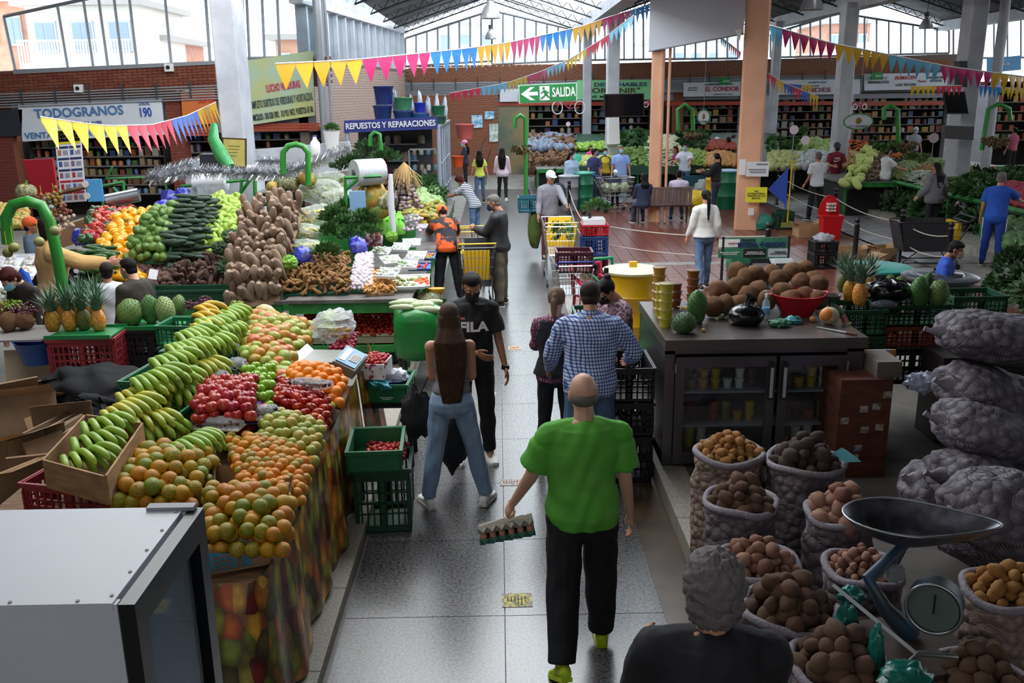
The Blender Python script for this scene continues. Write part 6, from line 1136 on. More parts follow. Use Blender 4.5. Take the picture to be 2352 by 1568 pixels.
obj('dry_stems',g,plain('a88a5a',.8),t,kind='stuff');g=MB()
for i in range(50):g.ell((rj(.14)+.1,rj(.1),-.45-rg.random()*.25),(.03,.03,.026),7,5)
obj('white_bulbs',g,M_ONION,t,kind='stuff')
obj('bag_strip',MB().tube([aty(897,400,12.8),aty(898,470,12.8),aty(905,540,12.8)],[.03,.05,.03],8),plain('d8dade',.4),label='long narrow white plastic strip hanging by the garlic braid',cat='strip')
CB=proto('cabbage',F_CABB,mat('cabbage_skin','9cb878',.5,col2='7a9a58',vscale=8,rnd=.2))
heap(CB,[(965,470,1.25),(1010,480,1.1),(1000,440,1.1),(960,435,1.3)],.24,.3,.26,'cabbages','pale green cabbage on the aisle side of the middle stall','cabbage',layers=1,board=(C_DGR,'board under the pale green cabbages'))
heap(proto('plantain',rootmesh('plantain',1,.14,3,.1,.16,6),mat('ripe_plantain','b39a34',.5,col2='5f7030',vscale=5,rnd=.5)),[(940,520,1.1),(1005,525,1.0),(1005,490,1.05),(945,485,1.25)],.12,.12,.3,'plantains','mottled yellow plantain above the white sack','plantain',ori=0.,ang=70,tilt=.6,layers=2,board=(C_DGR,'board under the mottled plantains'))
heap(proto('corn_husk',rootmesh('husk',1,.12,3,.3,.1,7),mat('pale_husk','b8ba7c',.6,col2='94a05c',vscale=6,rnd=.3)),[(950,490,1.25),(1015,490,1.05),(1010,460,1.08),(960,455,1.3)],.14,.1,.22,'pale husks','pale corn husk between the cabbages and plantains','corn',ori=0.,ang=30,tilt=.8)
heap(LF,[(960,440,1.35),(1020,460,1.05),(1000,410,1.0),(945,415,1.3)],.4,.6,.34,'bean greens','bunch of green beans and leaves at the far aisle corner of the stall','greens')
heap(proto('jar',[MB().lathe([(.4,-.5),(.45,-.4),(.45,.2),(.3,.35),(.3,.5)],n=10).mesh('jar')],mat('red_label_jar','a83a4a',.4,rnd=.5,col2='d8d0d4',vscale=3)),[(835,560,1.3),(872,556,1.3),(872,540,1.42),(840,542,1.42)],.075,.07,.09,'small jars','small red labelled jar among the herbs','jar',ori='up',tilt=.05,jit=.05)
heap(proto('bottle',[MB().lathe([(.32,-.5),(.36,-.4),(.36,.1),(.12,.32),(.12,.5)],n=10).mesh('bottle')],plain('8fe05a',.3)),[(878,522,1.3),(918,520,1.3),(918,505,1.36),(880,508,1.36)],.1,.12,.26,'lime bottles','lime green plastic bottle beside the white strip','bottle',ori='up',tilt=.03,jit=.05)
p=atz(955,800,.42);t=thing('side_table','low table wrapped in green plastic at the end of the middle stall','table',(-.95,10.0,0));g=MB().ell((0,.1,.62),(.27,.3,.3),24,14,None,lambda d:min(1.35,1/max(abs(d.x),abs(d.y),abs(d.z)))*(1+.04*noise.noise(d*4)));obj('plastic_cover',g,mat('green_plastic','1f7a34',.3,bump=.5,bscale=14),t)
for x in(-.22,.2):obj('leg',MB().bb(x,x+.05,-.1,-.05,0,.4),black,t);obj('leg',MB().bb(x,x+.05,.3,.35,0,.4),black,t)
heap(proto('wrapped_bundle',rootmesh('bundle',1,.13,2,.05,.02,8),mat('wrapped_asparagus','8fa068',.4,col2='c8d0b0',vscale=30)),[Vector((-1.12,9.9,.93)),Vector((-.78,9.9,.93)),Vector((-.78,10.3,.93)),Vector((-1.12,10.3,.93))],.3,.08,.3,'wrapped bundles','film wrapped green bundle on the green plastic table','bundle',ori=0.,ang=90,tilt=.05)
def tinsel(pts,r,lab,n=900):
 g=MB();rg=random.Random(len(lab));P=[Vector(p)for p in pts]
 for i in range(n):
  f=rg.random()*(len(P)-1.001);k=int(f);c=P[k].lerp(P[k+1],f-k);d=Vector((rg.gauss(0,1),rg.gauss(0,1),rg.gauss(0,1))).normalized();s=d.cross(Vector((.2,.7,.4))).normalized()*.008;g.add([c-s,c+s,c+d*r+s*.3,c+d*r-s*.3],[(0,1,2,3)])
 t=thing('tinsel_garland',lab,'garland');obj('strands',g,mat('silver_tinsel','c9ccd2',.25,.8),t,kind='stuff',smooth=False);obj('cord',MB().tube(P,.012,5),gray,t)
tinsel([aty(340,405,13.6),aty(420,380,14.5),aty(470,372,15.5)],.12,'silver tinsel garland at the left of the framed certificate')
tinsel([aty(345,412,13.6),aty(450,392,13.7),aty(560,398,13.8),aty(640,400,13.8)],.13,'silver tinsel garland along the back of the middle stall',1200)
tinsel([aty(640,400,13.8),aty(720,375,14.5),aty(800,340,16)],.13,'silver tinsel garland rising to the right over the pumpkins')
tinsel([aty(590,370,15),aty(650,372,15)],.1,'short silver tinsel piece beside the white column',350)
t=thing('framed_certificate','yellowed certificate in a brown frame leaning on the white column','certificate',aty(538,351,14.6),0,None,rot=(-.1,.06,0));obj('frame',MB().bb(-.19,.19,0,.03,-.23,.23),plain('4a2a1c',.5),t);obj('paper',MB().bb(-.165,.165,-.004,0,-.205,.205),mat('old_paper','b8a85a',.6,var=.15),t)
for k in range(4):obj('print',MB().bb(-.1+.01*k,.1-.02*k,-.006,-.004,.1-.05*k,.11-.05*k),plain('6a5a2a',.7),t)
pg_=obj('plastic_sheet',MB().tube([aty(492,285,14.4),aty(490,320,14.3),aty(508,355,14.2),aty(528,385,14.1)],[.05,.09,.11,.09],12),mat('green_film','2f8a4a',.25,bump=.6,bscale=10),label='long green plastic sheet hanging beside the framed certificate',cat='sheet')
o=obj('shutter_board',quad([(52,367),(120,364),(133,450),(78,462)],13.0,.05),mat('red_board','a01828',.5),label='plain red rectangular board beside the tall health poster',cat='board')
PY_=12.8;P=[aty(x,y,PY_)for x,y in((124,298),(181,298),(198,462),(140,466))];t=thing('health_poster','tall white poster with yellow heading listing virus safety measures','poster',P[3]);w_=(P[2]-P[3]);u_=(P[0]-P[3]);o_=Vector((0,0,0))
obj('panel',MB().wall(o_,w_,u_,Vector((0,-1,0)),.015),plain('e2e2ea',.5),t,smooth=False)
def pst(u0,u1,v0,v1,c,body=None,size=.03,m2='18181c'):
 a=w_*u0+u_*v0;g=MB().add([a+Vector((0,-.004,0)),w_*u1+u_*v0+Vector((0,-.004,0)),w_*u1+u_*v1+Vector((0,-.004,0)),w_*u0+u_*v1+Vector((0,-.004,0))],[(0,1,2,3)])
 o=obj('print',g,plain(c,.6),t,smooth=False)
 if body:q=w_*((u0+u1)/2)+u_*((v0+v1)/2);text(body,size,plain(m2,.6),t,loc=(q.x,q.y-.008,q.z),width=w_.length*(u1-u0)*.88,bold=.001,depth=.0005)
pst(.02,.98,.80,.99,'d8c820');
for k,b_ in enumerate(('MEDIDAS DE','SEGURIDAD','COVID - 19')):pst(.04,.96,.93-.05*k,.975-.05*k,'d8c820',b_,.06)
for r_ in range(5):
 for c_ in range(2):
  pst(.04+.48*c_,.49+.48*c_,.74-.155*r_,.77-.155*r_,'2a3468' if r_<3 else 'b02838',None);pst(.07+.48*c_,.2+.48*c_,.65-.155*r_,.72-.155*r_,('b06a5a','3a5a9a','8a5a7a','c03040','4a7ac0')[(r_+c_)%5])
  for q in range(4):pst(.26+.48*c_,.46+.48*c_,.705-.155*r_-.017*q,.712-.155*r_-.017*q,'4a5280')
obj('cross_bar',MB().tube([aty(85,455,12.7),aty(195,430,12.7)],.03,4),wood,label='thin wooden bar crossing the lower health poster',cat='bar')
t=thing('device_sign','bright blue payment sign with round stickers beside the poster','sign',aty(218,437,12.6));obj('panel',MB().box((0,0,0),(.2,.04,.3),(0,0,.2)),plain('4f9fd8',.4),t)
for k in range(2):obj('sticker',MB().tube([(-.1,-.04,.09-.16*k),(-.1,-.05,.09-.16*k)],.045,12),WHT,t)
t=thing('roll_holder','gray plastic film roll lying behind the bell peppers','plastic roll',aty(245,462,13.6));obj('roll',MB().tube([(0,0,0),(.45,.1,.08)],.1,14),steel,t)
heap(proto('passion_fruit',F_ROUND,mat('granadilla','c98f3a',.4,col2='8f9a3c',vscale=3,rnd=.6)),[(-30,520,1.25),(70,520,1.25),(60,478,1.45),(-30,465,1.45)],.09,.09,.105,'passion fruit','yellow and green passion fruit at the far left stall','passion fruit',layers=1,board=(C_BLK,'board under the passion fruit'))
for k,(px,py,c,lab)in enumerate(((97,460,'a8643a','orange net of small fruit hanging left of the poster foot'),(125,455,'9a7a3c','net of yellow fruit hanging on the poster foot'),(122,490,'9a6a38','net of brown fruit hanging lower under the poster'),(145,485,'8a4a3c','net of red fruit hanging beside the white steel post'),(110,475,'d8d4da','net of white garlic hanging under the wooden bar'),(150,512,'c8b098','small net of garlic above the folded brown box'),(18,580,'7a7a3c','string of granadilla balls hanging on the hoop, lowest'),(90,555,'9a9a5a','granadilla ball on the yellow string, middle'),(125,530,'8a8a58','granadilla balls on the yellow string near the hoop'),(32,568,'90904c','granadilla ball on the yellow string, left'))):
 t=thing('hanging_net',lab,'net',aty(px,py,8.6 if k>5 else 12.4));g=MB();rg=random.Random(k);n_=1 if k>5 else 26
 for i in range(n_):g.ell((rg.gauss(0,.05)*(k<6),rg.gauss(0,.05)*(k<6),rg.gauss(0,.06)*(k<6)),((.028,)*3 if k<6 else(.05,.05,.048)),8,6)
 obj('fruit',g,mat('net_'+c,c,.5,var=.2),t,kind='stuff');obj('string',MB().tube([(0,0,.04),(0,0,.2)],.004,4),plain('c8b030',.6),t)
for k,(px,py,c,lab)in enumerate(((15,605,'d8d4dc','foam trays of white mushrooms at the left edge'),(45,600,'cfc8cc','second foam tray of mushrooms at the left edge'),(15,635,'c87848','foam trays of cut squash at the left edge'),(45,630,'d8c88a','foam tray of yellow vegetables by the jumper'),(25,655,'6a8a50','wrapped cucumbers at the left edge'),(30,680,'3f5a34','dark leafy pack at the left edge'))):pack(px,py,1.1,.4,.3,.07,5,c,lab,'e0dcd0')
obj('carton',MB().box(atz(180,530,1.3),(.6,.4,.3),(0,-.3,.2)),CARD,label='torn brown carton beside the red peppers',cat='carton')
for k,(px,py,c)in enumerate(((25,700,'9ab54a'),(50,712,'5a2a3a'))):
 p=atz(px,py,1.2);g=MB();rr=random.Random(k+20);[g.ell((rr.gauss(0,.07),rr.gauss(0,.05),rr.gauss(0,.03)),(.015,)*3,6,4)for i in range(60)]
 obj('grape_bunch',g,mat('grape_'+c,c,.3),label=('green' if k==0 else 'dark red')+' grapes above the husked coconuts',cat='grapes',loc=p,kind='stuff')
obj('apron_hanging',MB().ell(aty(62,700,9.6),(.12,.05,.4),12,10,None,lump(2,.1)),plain('2a5ac0',.7),label='bright blue cloth hanging behind the coconuts',cat='cloth')
# ================================================================ right side: counter fridge, crates, sacks
KZ=1.28;a=atz(1531,781,KZ);b=atz(1996,777,KZ);c=atz(1477,693,KZ);kx0,kx1,ky0,ky1=a.x,b.x,a.y,c.y;kst=mat('kiosk_steel','77737a',.28,metal=.85,var=.1,vscale=3)
t=thing('counter_fridge','stainless steel two door counter fridge with brown top beside the potato sacks','refrigerator',(0,0,0));g=MB();zb=.17
g.bb(kx0,kx0+.02,ky0+.05,ky1,zb,KZ-.08).bb(kx1-.02,kx1,ky0+.05,ky1,zb,KZ-.08).bb(kx0,kx1,ky1-.02,ky1,zb,KZ-.08).bb(kx0,kx1,ky0+.03,ky1,zb,zb+.1).bb(kx0,kx0+.08,ky0+.03,ky0+.06,zb,KZ-.08).bb(kx1-.14,kx1,ky0+.03,ky0+.06,zb,KZ-.08).bb(kx0,kx1,ky0+.03,ky0+.06,KZ-.13,KZ-.06)
obj('body',g,kst,t,smooth=False);obj('worktop',MB().bb(kx0-.01,kx1+.01,ky0-.01,ky1+.01,KZ-.09,KZ),mat('worktop_steel','6f6664',.3,metal=.55,var=.12,vscale=2),t,smooth=False)
w=kx1-kx0;mid=kx0+w*.565
for k,(x0,x1)in enumerate(((kx0+.085,mid-.015),(mid+.015,kx1-.14))):
 d=obj('door',MB().bb(x0,x1,ky0,ky0+.03,KZ-.24,KZ-.15).bb(x0,x1,ky0,ky0+.03,zb+.02,zb+.12).bb(x0,x0+.075,ky0,ky0+.03,zb+.12,KZ-.24).bb(x1-.075,x1,ky0,ky0+.03,zb+.12,KZ-.24),kst,t,smooth=False);obj('glass_pane',MB().bb(x0+.07,x1-.07,ky0+.012,ky0+.018,zb+.11,KZ-.23),GLASS,d,smooth=False)
 hx=x1-.04 if k==0 else x0+.04;hnd=obj('handle',MB().bb(hx-.022,hx+.022,ky0-.035,ky0,KZ-.52,KZ-.2),plain('26262a',.4),d);obj('hinge',MB().tube([((x0 if k==0 else x1)+.0,ky0-.01,KZ-.28),((x0 if k==0 else x1),ky0-.01,KZ-.2)],.012,8),steel,d)
 obj('grip_strip',MB().bb(hx-.013,hx+.013,ky0-.039,ky0-.035,KZ-.5,KZ-.24),plain('b9b9be',.4),t)
for z in(.48,.78):obj('shelf',MB().bb(kx0+.04,kx1-.04,ky0+.1,ky1-.05,z,z+.018),plain('8a8a92',.4),t)
TUB=MB().lathe([(.36,-.5),(.46,.38),(.5,.38),(.5,.48),(.44,.5),(0,.5)],n=12).mesh('tub')
cols=['b8801e','d8d4cc','8a3a2a','b89a2a','5a2a44','6f6a34','c8c4bc','4a2030']
for r_,z in enumerate((.19+.08,.498,.798)):
 for i in range(13):
  x=kx0+.16+i*(w-.42)/12
  if abs(x-mid)<.07:continue
  for q in range(2 if(i+r_)%3 else 1):place(('food_tub',(lambda m_:(m_.materials.clear(),m_.materials.append(mat('tub_'+cols[(i*3+r_)%8],cols[(i*3+r_)%8],.3)),m_)[2])(TUB.copy()),None),(x,ky0+.2,z+.045+q*.09),.088,(0,0,0),'tubs in the counter fridge','small lidded food tub on a shelf inside the counter fridge','tub')
def rtub(px,py,n,c,lab,s=.088):
 p=atz(px,py,KZ)
 for i in range(n):
  m_=TUB.copy();m_.materials.append(mat('tub2_'+c,c,.25,var=.1));o=place(('food_tub',m_,None),(p.x,p.y,KZ+s*.45+i*s*.86),(.13,.13,s),(0,0,i),'tub stacks on the counter',lab%('bottom one','second from the bottom','third from the bottom','fourth from the bottom','top one')[min(i,4)if i<n-1 else 4],'tub');L_=obj('lid',MB().cyl((0,0,.46),.53,.06,12),FOIL,o)
rtub(1528,750,5,'c2b03a','yellow tub in the nearest stack at the counter corner, %s');rtub(1518,728,4,'c2b03a','yellow tub in the stack behind the nearest one, %s');rtub(1512,705,5,'b8862a','amber tub in the rear stack by the counter edge, %s');rtub(1550,705,3,'8a4a1e','brown tub in the dark stack near the soursop, %s');rtub(1590,692,4,'8a5020','brown tub in the stack behind the tall soursop, %s')
for px,py,r_,m_,lab in((1603,745,(.085,.085,.155),SSD,'tall spiky soursop standing at the counter corner'),(1572,768,(.1,.1,.095),mat('soursop_dark2','4a6a3e',.6,col2='2f4a28',vscale=5),'round spiky dark soursop at the front of the counter')):p=atz(px,py,KZ);soursop((p.x,p.y+.06,KZ),r_,(0,0,0),lab,m_,120)
for k,(px,py)in enumerate(((1640,705),(1668,700),(1690,660),(1652,668),(1715,640),(1745,668),(1695,625),(1735,632),(1790,642),(1800,670),(1775,628),(1822,625),(1842,650),(1868,645),(1850,620),(1880,655),(1720,680),(1762,690),(1820,688),(1700,700),(1850,682),(1880,690))):
 z=KZ+.1+max(0,(705-py))/80*.16;one(CO[k%4],atz(px,py,z)+Vector((0,.02,0)),.185,(rj(3),rj(3),rj(3)),'brown husked coconut, %s %s of the heap on the steel counter'%('upper' if py<660 else 'lower','left' if px<1715 else 'middle' if px<1800 else 'right'),'coconut','coconuts on the counter')
def bag(px,py,z,r,m,lab,seed=1,knot=True,amp=.16,par=None):
 p=atz(px,py,z);t=thing('plastic_bag',lab,'bag',(p.x,p.y,z));obj('bag_body',MB().ell((0,0,r[2]*.8),r,34,20,None,lambda d:(1+amp*abs(noise.noise(Vector((math.atan2(d.y,d.x)*2.4+seed,d.z*1.3,seed)))))*(1-.25*max(0,d.z))+.03*noise.noise(d*9)),m,t)
 if knot:obj('knot',MB().tube([(0,0,r[2]*1.5),(.01,0,r[2]*1.85),(.04,.01,r[2]*2.1)],[.035,.022,.055],9),m,t)
 return t
BB=mat('black_bag','0d0d10',.2,bump=.7,bscale=16,spec=.7)
bag(1712,745,KZ,(.16,.13,.115),BB,'knotted black rubbish bag on the steel counter',3)
p=atz(1760,735,KZ);t=thing('pump_bottle','clear gel pump bottle with blue label beside the red bowl','bottle',(p.x,p.y+.03,KZ));obj('bottle_body',MB().lathe([(.034,0),(.036,.12),(.03,.16),(.014,.19),(.014,.2)],n=14),foilmat('gel_plastic','cfe0ea',.4,.08,3),t);obj('label_band',MB().lathe([(.0365,.05),(.0372,.06),(.0372,.1),(.0365,.11)],n=14),plain('6fa6cc',.5),t);obj('pump',MB().cyl((0,0,.2),.015,.03,10).tube([(0,0,.23),(0,0,.26),(-.03,-.01,.262)],.006,6),WHT,t)
p=atz(1830,722,KZ);t=thing('bowl','red two handled plastic bowl on the steel counter','bowl',(p.x,p.y+.02,KZ));t.scale=(1.15,)*3;RD=plain('b01c2a',.28);obj('bowl_body',MB().lathe([(.12,0),(.2,.15),(.215,.17),(.205,.172),(.19,.15),(.115,.012),(0,.012)],n=28),RD,t)
for s in(-1,1):obj('handle',MB().tube([(s*.21,-.05,.168),(s*.235,-.03,.172),(s*.235,.03,.172),(s*.21,.05,.168)],.009,6),RD,t)
p=atz(1912,700,KZ);o=obj('metal_bowl',MB().lathe([(.05,0),(.08,.06),(.085,.09),(.08,.09),(.05,.01),(0,.01)],(p.x,p.y+.04,KZ),18),steel,label='small steel bowl behind the cut melon',cat='bowl')
t=thing('melon','cantaloupe with an orange cut quarter on the steel counter','melon',atz(1905,725,KZ+.075));obj('rind',MB().ell((0,0,0),(.085,.08,.078),18,12),ml,t);obj('flesh',MB().ell((-.028,-.022,.012),(.064,.06,.06),14,10),plain('d8803a',.6),t)
t=thing('watermelon_wedge','small red watermelon wedge at the right end of the counter','watermelon',atz(1940,735,KZ+.035));obj('flesh',MB().add([(-.04,-.03,.05),(.0,-.04,-.03),(.05,.0,-.03),(-.01,.04,-.03),(.0,0,.06)],[(0,1,4),(1,2,4),(2,3,4),(3,0,4),(0,3,2,1)]),plain('b84a44',.6),t);obj('rind',MB().tube([(0,-.045,-.03),(.055,0,-.03)],.012,6),plain('9ab06a',.5),t)
one(proto('apple',F_APPLE,mat('gala','b8503a',.4,col2='c8b060',vscale=9))[0],atz(1867,732,KZ+.03),.06,(0,0,0),'small red and yellow apple between the bowl and the cantaloupe','apple');one(proto('fruit_piece',F_ROUND,plain('d8a060',.5))[0],atz(1616,758,KZ+.015),.035,(0,0,0),'tiny orange fruit piece in front of the tall soursop','fruit')
for px,py,r_,m_,lab in((1790,742,(.085,.06,.035),mat('green_rag','3f7a5c',.6),'green plastic rag in front of the red bowl'),(1822,735,(.07,.05,.035),mat('turquoise_rag','4f9fa8',.5),'turquoise plastic rag in front of the red bowl'),(1885,690,(.06,.05,.04),plain('8a7fc0',.5),'lilac plastic bag behind the red bowl')):obj('rag',MB().ell((0,0,0),r_,22,14,None,lump(len(lab),.3,3)),m_,label=lab,cat='rag',loc=atz(px,py,KZ+.03))
A,B2=atz(1875,750,KZ+.012),atz(1968,768,KZ+.012);t=thing('knife','long thin knife with wooden handle lying at the counter front','knife');obj('blade',MB().tube([A,A.lerp(B2,.75)],[.002,.009],4),steel,t);obj('handle',MB().tube([A.lerp(B2,.75),B2],.011,6),wood,t)
t=thing('small_knife','short knife with yellow handle beside the rear tub stacks','knife',atz(1566,706,KZ+.015));obj('handle',MB().tube([(0,0,0),(.07,-.07,0)],.013,6),plain('d8a83a',.5),t);obj('blade',MB().tube([(0,0,0),(-.04,.05,0)],.008,4),WHT,t)
t=thing('spoon','pale green plastic spatula left of the black bag','utensil',atz(1655,728,KZ+.012));obj('blade',MB().tube([(-.04,-.05,0),(.03,.02,0)],.014,6),plain('b8c87a',.4),t);obj('handle',MB().tube([(.03,.02,0),(.07,.06,.01)],.012,6),plain('7a4aa0',.4),t)
q=atz(2035,705,1.25)
def stackc(px,py,z,w,d,hs,cs,lab,rz=0):
 p=atz(px,py,z);zz=z
 for k,(h,c_)in enumerate(zip(hs,cs)):zz-=h+.005;crate(w,d,h,c_,'%s, %s'%(lab,('top','second','third','fourth')[k]+' of the stack'),(p.x,p.y+d/2,zz),rz)
stackc(1990,712,1.32,.38,.42,(.24,.22,.3),(C_DGR,C_DGR,C_BLK),'dark green crate holding the right pineapples');stackc(2110,700,1.32,.62,.42,(.2,.2,.35),(C_DGR,C_ORG,C_BLK),'crate holding the right soursops');stackc(2255,680,1.0,.6,.45,(.3,.3),(C_DGR,C_BLK),'dark green crate behind the net sacks')
for k,(px,py,m_,s,lab)in enumerate(((1978,702,PNO,1,'orange pineapple in front on the right crates'),(1955,692,PNY,.95,'yellow pineapple left of the front one on the right crates'),(1940,672,PNG,.9,'greenish pineapple at the left rear of the right crates'),(1998,680,PNO,.95,'pineapple behind the black bag'))):p=atz(px,py,1.32);pineapple((p.x,p.y+.04,1.32),.2,lab,m_,k*2,rj(.06),s)
bag(2040,690,1.33,(.2,.15,.13),BB,'big loose black bag between the right pineapples and soursops',6,False,.3);bag(2030,708,1.3,(.12,.08,.05),mat('gray_film','5a5e66',.2,bump=.6,bscale=16),'gray plastic bag under the loose black bag',8,False)
for px,py,r_,lab,m_ in((2115,700,(.085,.085,.145),'tall soursop in the middle of the right crate',SSD),(2158,700,(.09,.09,.13),'plump soursop at the right end of the crate',SSG),(2070,675,(.06,.06,.1),'soursop peeking over the black bag',SSG),(2135,668,(.06,.06,.1),'soursop behind the plump one',SSD),(2048,662,(.05,.05,.08),'small soursop behind the black bag',SSG)):p=atz(px,py,1.32);soursop((p.x,p.y+.05,1.3),r_,(0,0,0),lab,m_,120)
pd=atz(2190,668,.75);BD=mat('black_drum','17181b',.4);t=thing('drum','wide black plastic drum with lid beyond the right crates','drum',(pd.x,pd.y+.4,0));obj('drum_body',MB().lathe([(.36,0),(.42,.8),(.46,.84)],n=28),BD,t);l_=obj('lid',MB().lathe([(.48,.84),(.48,.87),(.4,.9),(.3,.89),(.28,.92),(0,.92)],n=28),mat('drum_lid','3a3e44',.25),t);obj('handle',MB().tube([(-.1,0,.92),(-.09,0,.96),(.09,0,.96),(.1,0,.92)],.02,6),BD,l_)
t=thing('drum','black drum with turquoise lid behind the stooping vendor','drum',(pd.x-.55,pd.y+1.1,0));obj('drum_body',MB().lathe([(.36,0),(.42,.8),(.46,.84)],n=24),BD,t);obj('lid',MB().lathe([(.48,.84),(.48,.87),(.3,.9),(0,.9)],n=24),plain('2f8a80',.3),t)
obj('cabinet',MB().bb(3.9,5.2,7.6,8.0,.15,.95),mat('dark_wood','2a201c',.6,col2='1c1512',vscale=4,stretch=(6,1,1)),label='dark wooden board standing below the right crates',cat='board')
p=aty(1992,845,7.5);t=thing('fruit_poster','fruit picture on card leaning right of the counter fridge','poster',(p.x+.1,7.55,.2));obj('panel',MB().bb(-.16,.16,0,.02,0,.85),mat('poster_print','c98a2a',.5,col2='b8b0c0',vscale=4,contrast=(.45,.6)),t)
p=atz(1935,1140,.15);wd=mat('red_wood','6b3a2a',.7,col2='53291e',vscale=5,stretch=(1,1,3),bump=.3);t=thing('wooden_cabinet','old reddish wooden cabinet with torn stickers between fridge and net sacks','cabinet',(p.x+.05,p.y+.35,.15))
obj('body',MB().bb(0,.42,0,.5,0,.85),wd,t,smooth=False);obj('upper_block',MB().bb(.3,.5,.05,.4,.85,.98),mat('gray_wood','6f665f',.8),t)
for k,(x,z,c_)in enumerate(((.2,.6,'5a6a8a'),(.3,.62,'4a5a3a'),(.22,.42,'8a6a4a'),(.34,.44,'9a7a2a'),(.16,.18,'8a8a92'),(.18,.26,'2a5a8a'),(.38,.72,'7a6a6a'),(.05,.5,'8a7a6a'))):obj('sticker',MB().bb(x-.03,x+.035,-.004,0,z-.025,z+.03),mat('stk_'+c_,c_,.5,col2='b8b0a8',vscale=30),t)
def netmat(name,base,under,sc=1.0):
 m,N,L,P=nt(name);tc=N.new('ShaderNodeTexCoord');v=N.new('ShaderNodeTexVoronoi');v.inputs['Scale'].default_value=17*sc;L.new(tc.outputs['Object'],v.inputs[0]);r=N.new('ShaderNodeValToRGB');e=r.color_ramp.elements;e[0].color=srgb(under)+(1,);e[0].position=.1;e[1].color=srgb(base)+(1,);e[1].position=.62;L.new(v.outputs['Distance'],r.inputs[0])
 w1=N.new('ShaderNodeTexWave');w1.inputs['Scale'].default_value=62;w1.inputs['Distortion'].default_value=3;w1.inputs['Detail Scale'].default_value=.6;w1.bands_direction='Z';L.new(tc.outputs['Object'],w1.inputs[0]);w2=N.new('ShaderNodeTexWave');w2.inputs['Scale'].default_value=50;w2.inputs['Distortion'].default_value=3;w2.bands_direction='DIAGONAL';L.new(tc.outputs['Object'],w2.inputs[0])
 mx=N.new('ShaderNodeMath');mx.operation='MULTIPLY';L.new(w1.outputs['Fac'],mx.inputs[0]);L.new(w2.outputs['Fac'],mx.inputs[1]);c=N.new('ShaderNodeMixRGB');L.new(mx.outputs[0],c.inputs[0]);L.new(r.outputs[0],c.inputs[1]);c.inputs[2].default_value=srgb('b3a8b4')+(1,)
 cl_=N.new('ShaderNodeMath');cl_.operation='MULTIPLY';cl_.inputs[1].default_value=.75;L.new(mx.outputs[0],cl_.inputs[0]);L.new(cl_.outputs[0],c.inputs[0]);L.new(c.outputs[0],P.inputs['Base Color']);P.inputs['Roughness'].default_value=.7
 b=N.new('ShaderNodeBump');b.inputs['Strength'].default_value=.9;b.inputs['Distance'].default_value=.03;b.invert=True;L.new(v.outputs['Distance'],b.inputs['Height']);L.new(b.outputs[0],P.inputs['Normal']);return m
NETD=netmat('dark_net_sack','3a3038','75605c');NETY=netmat('tan_net_sack','7a5f50','a88a6a',1.2);RIM=mat('sack_rim','8f8790',.8,var=.2,vscale=30,bump=.6,bscale=70)
def sack(px,py,r,z,net,pm_,size,lab,n_,nm,plab,yel=False,dz=.03,zf=.15):
 p=atz(px,py,z);t=thing('net_sack',lab,'sack',(p.x,p.y,zf));H_=z-zf;sd=px*.13
 def ring(rr,zz,a=.05):return[Vector((rr*(1+a*noise.noise(Vector((math.cos(th)*1.6+sd,math.sin(th)*1.6,zz*5)))*2)*math.cos(th),rr*(1+a*noise.noise(Vector((math.cos(th)*1.6+sd,math.sin(th)*1.6+9,zz*5)))*2)*math.sin(th),zz+(.012*math.sin(3*th+sd)if zz>.1 else 0)))for th in[2*PI*j/40 for j in range(40)]]
 rs=[(.82,0),(.98,.05),(1.03,.3),(1.07,.5),(.99,.62),(1.06,.72),(.97,.82),(1.04,.9),(1.02,.97)];obj('net',MB().loft([ring(r*a_,H_*f,.08)for a_,f in rs]+[ring(r*.9,H_*.97)]),net,t);g=MB();R_=ring(r*1.0,H_*.98);R_.append(R_[0]);g.tube(R_,.022,8);obj('rolled_rim',g,RIM,t)
 pr=proto(nm,F_POT,pm_);rg=random.Random(px);k=0;lim=n_;ga=2.39996
 for lay in range(3):
  nn=int(n_*(.8,.4,.15)[lay])
  for i in range(nn):
   q_=math.sqrt((i+.5)/nn)*r*(.9,.68,.42)[lay];th=i*ga+lay;place(rg.choice(pr),(p.x+q_*math.cos(th),p.y+q_*math.sin(th),z-.02+lay*size*.5+(r-q_)*.28),size*rg.uniform(.78,1.25),(rg.uniform(0,6),rg.uniform(0,6),rg.uniform(0,6)),plab,plab+('',', second layer',', on top')[lay],'potato')
 return t
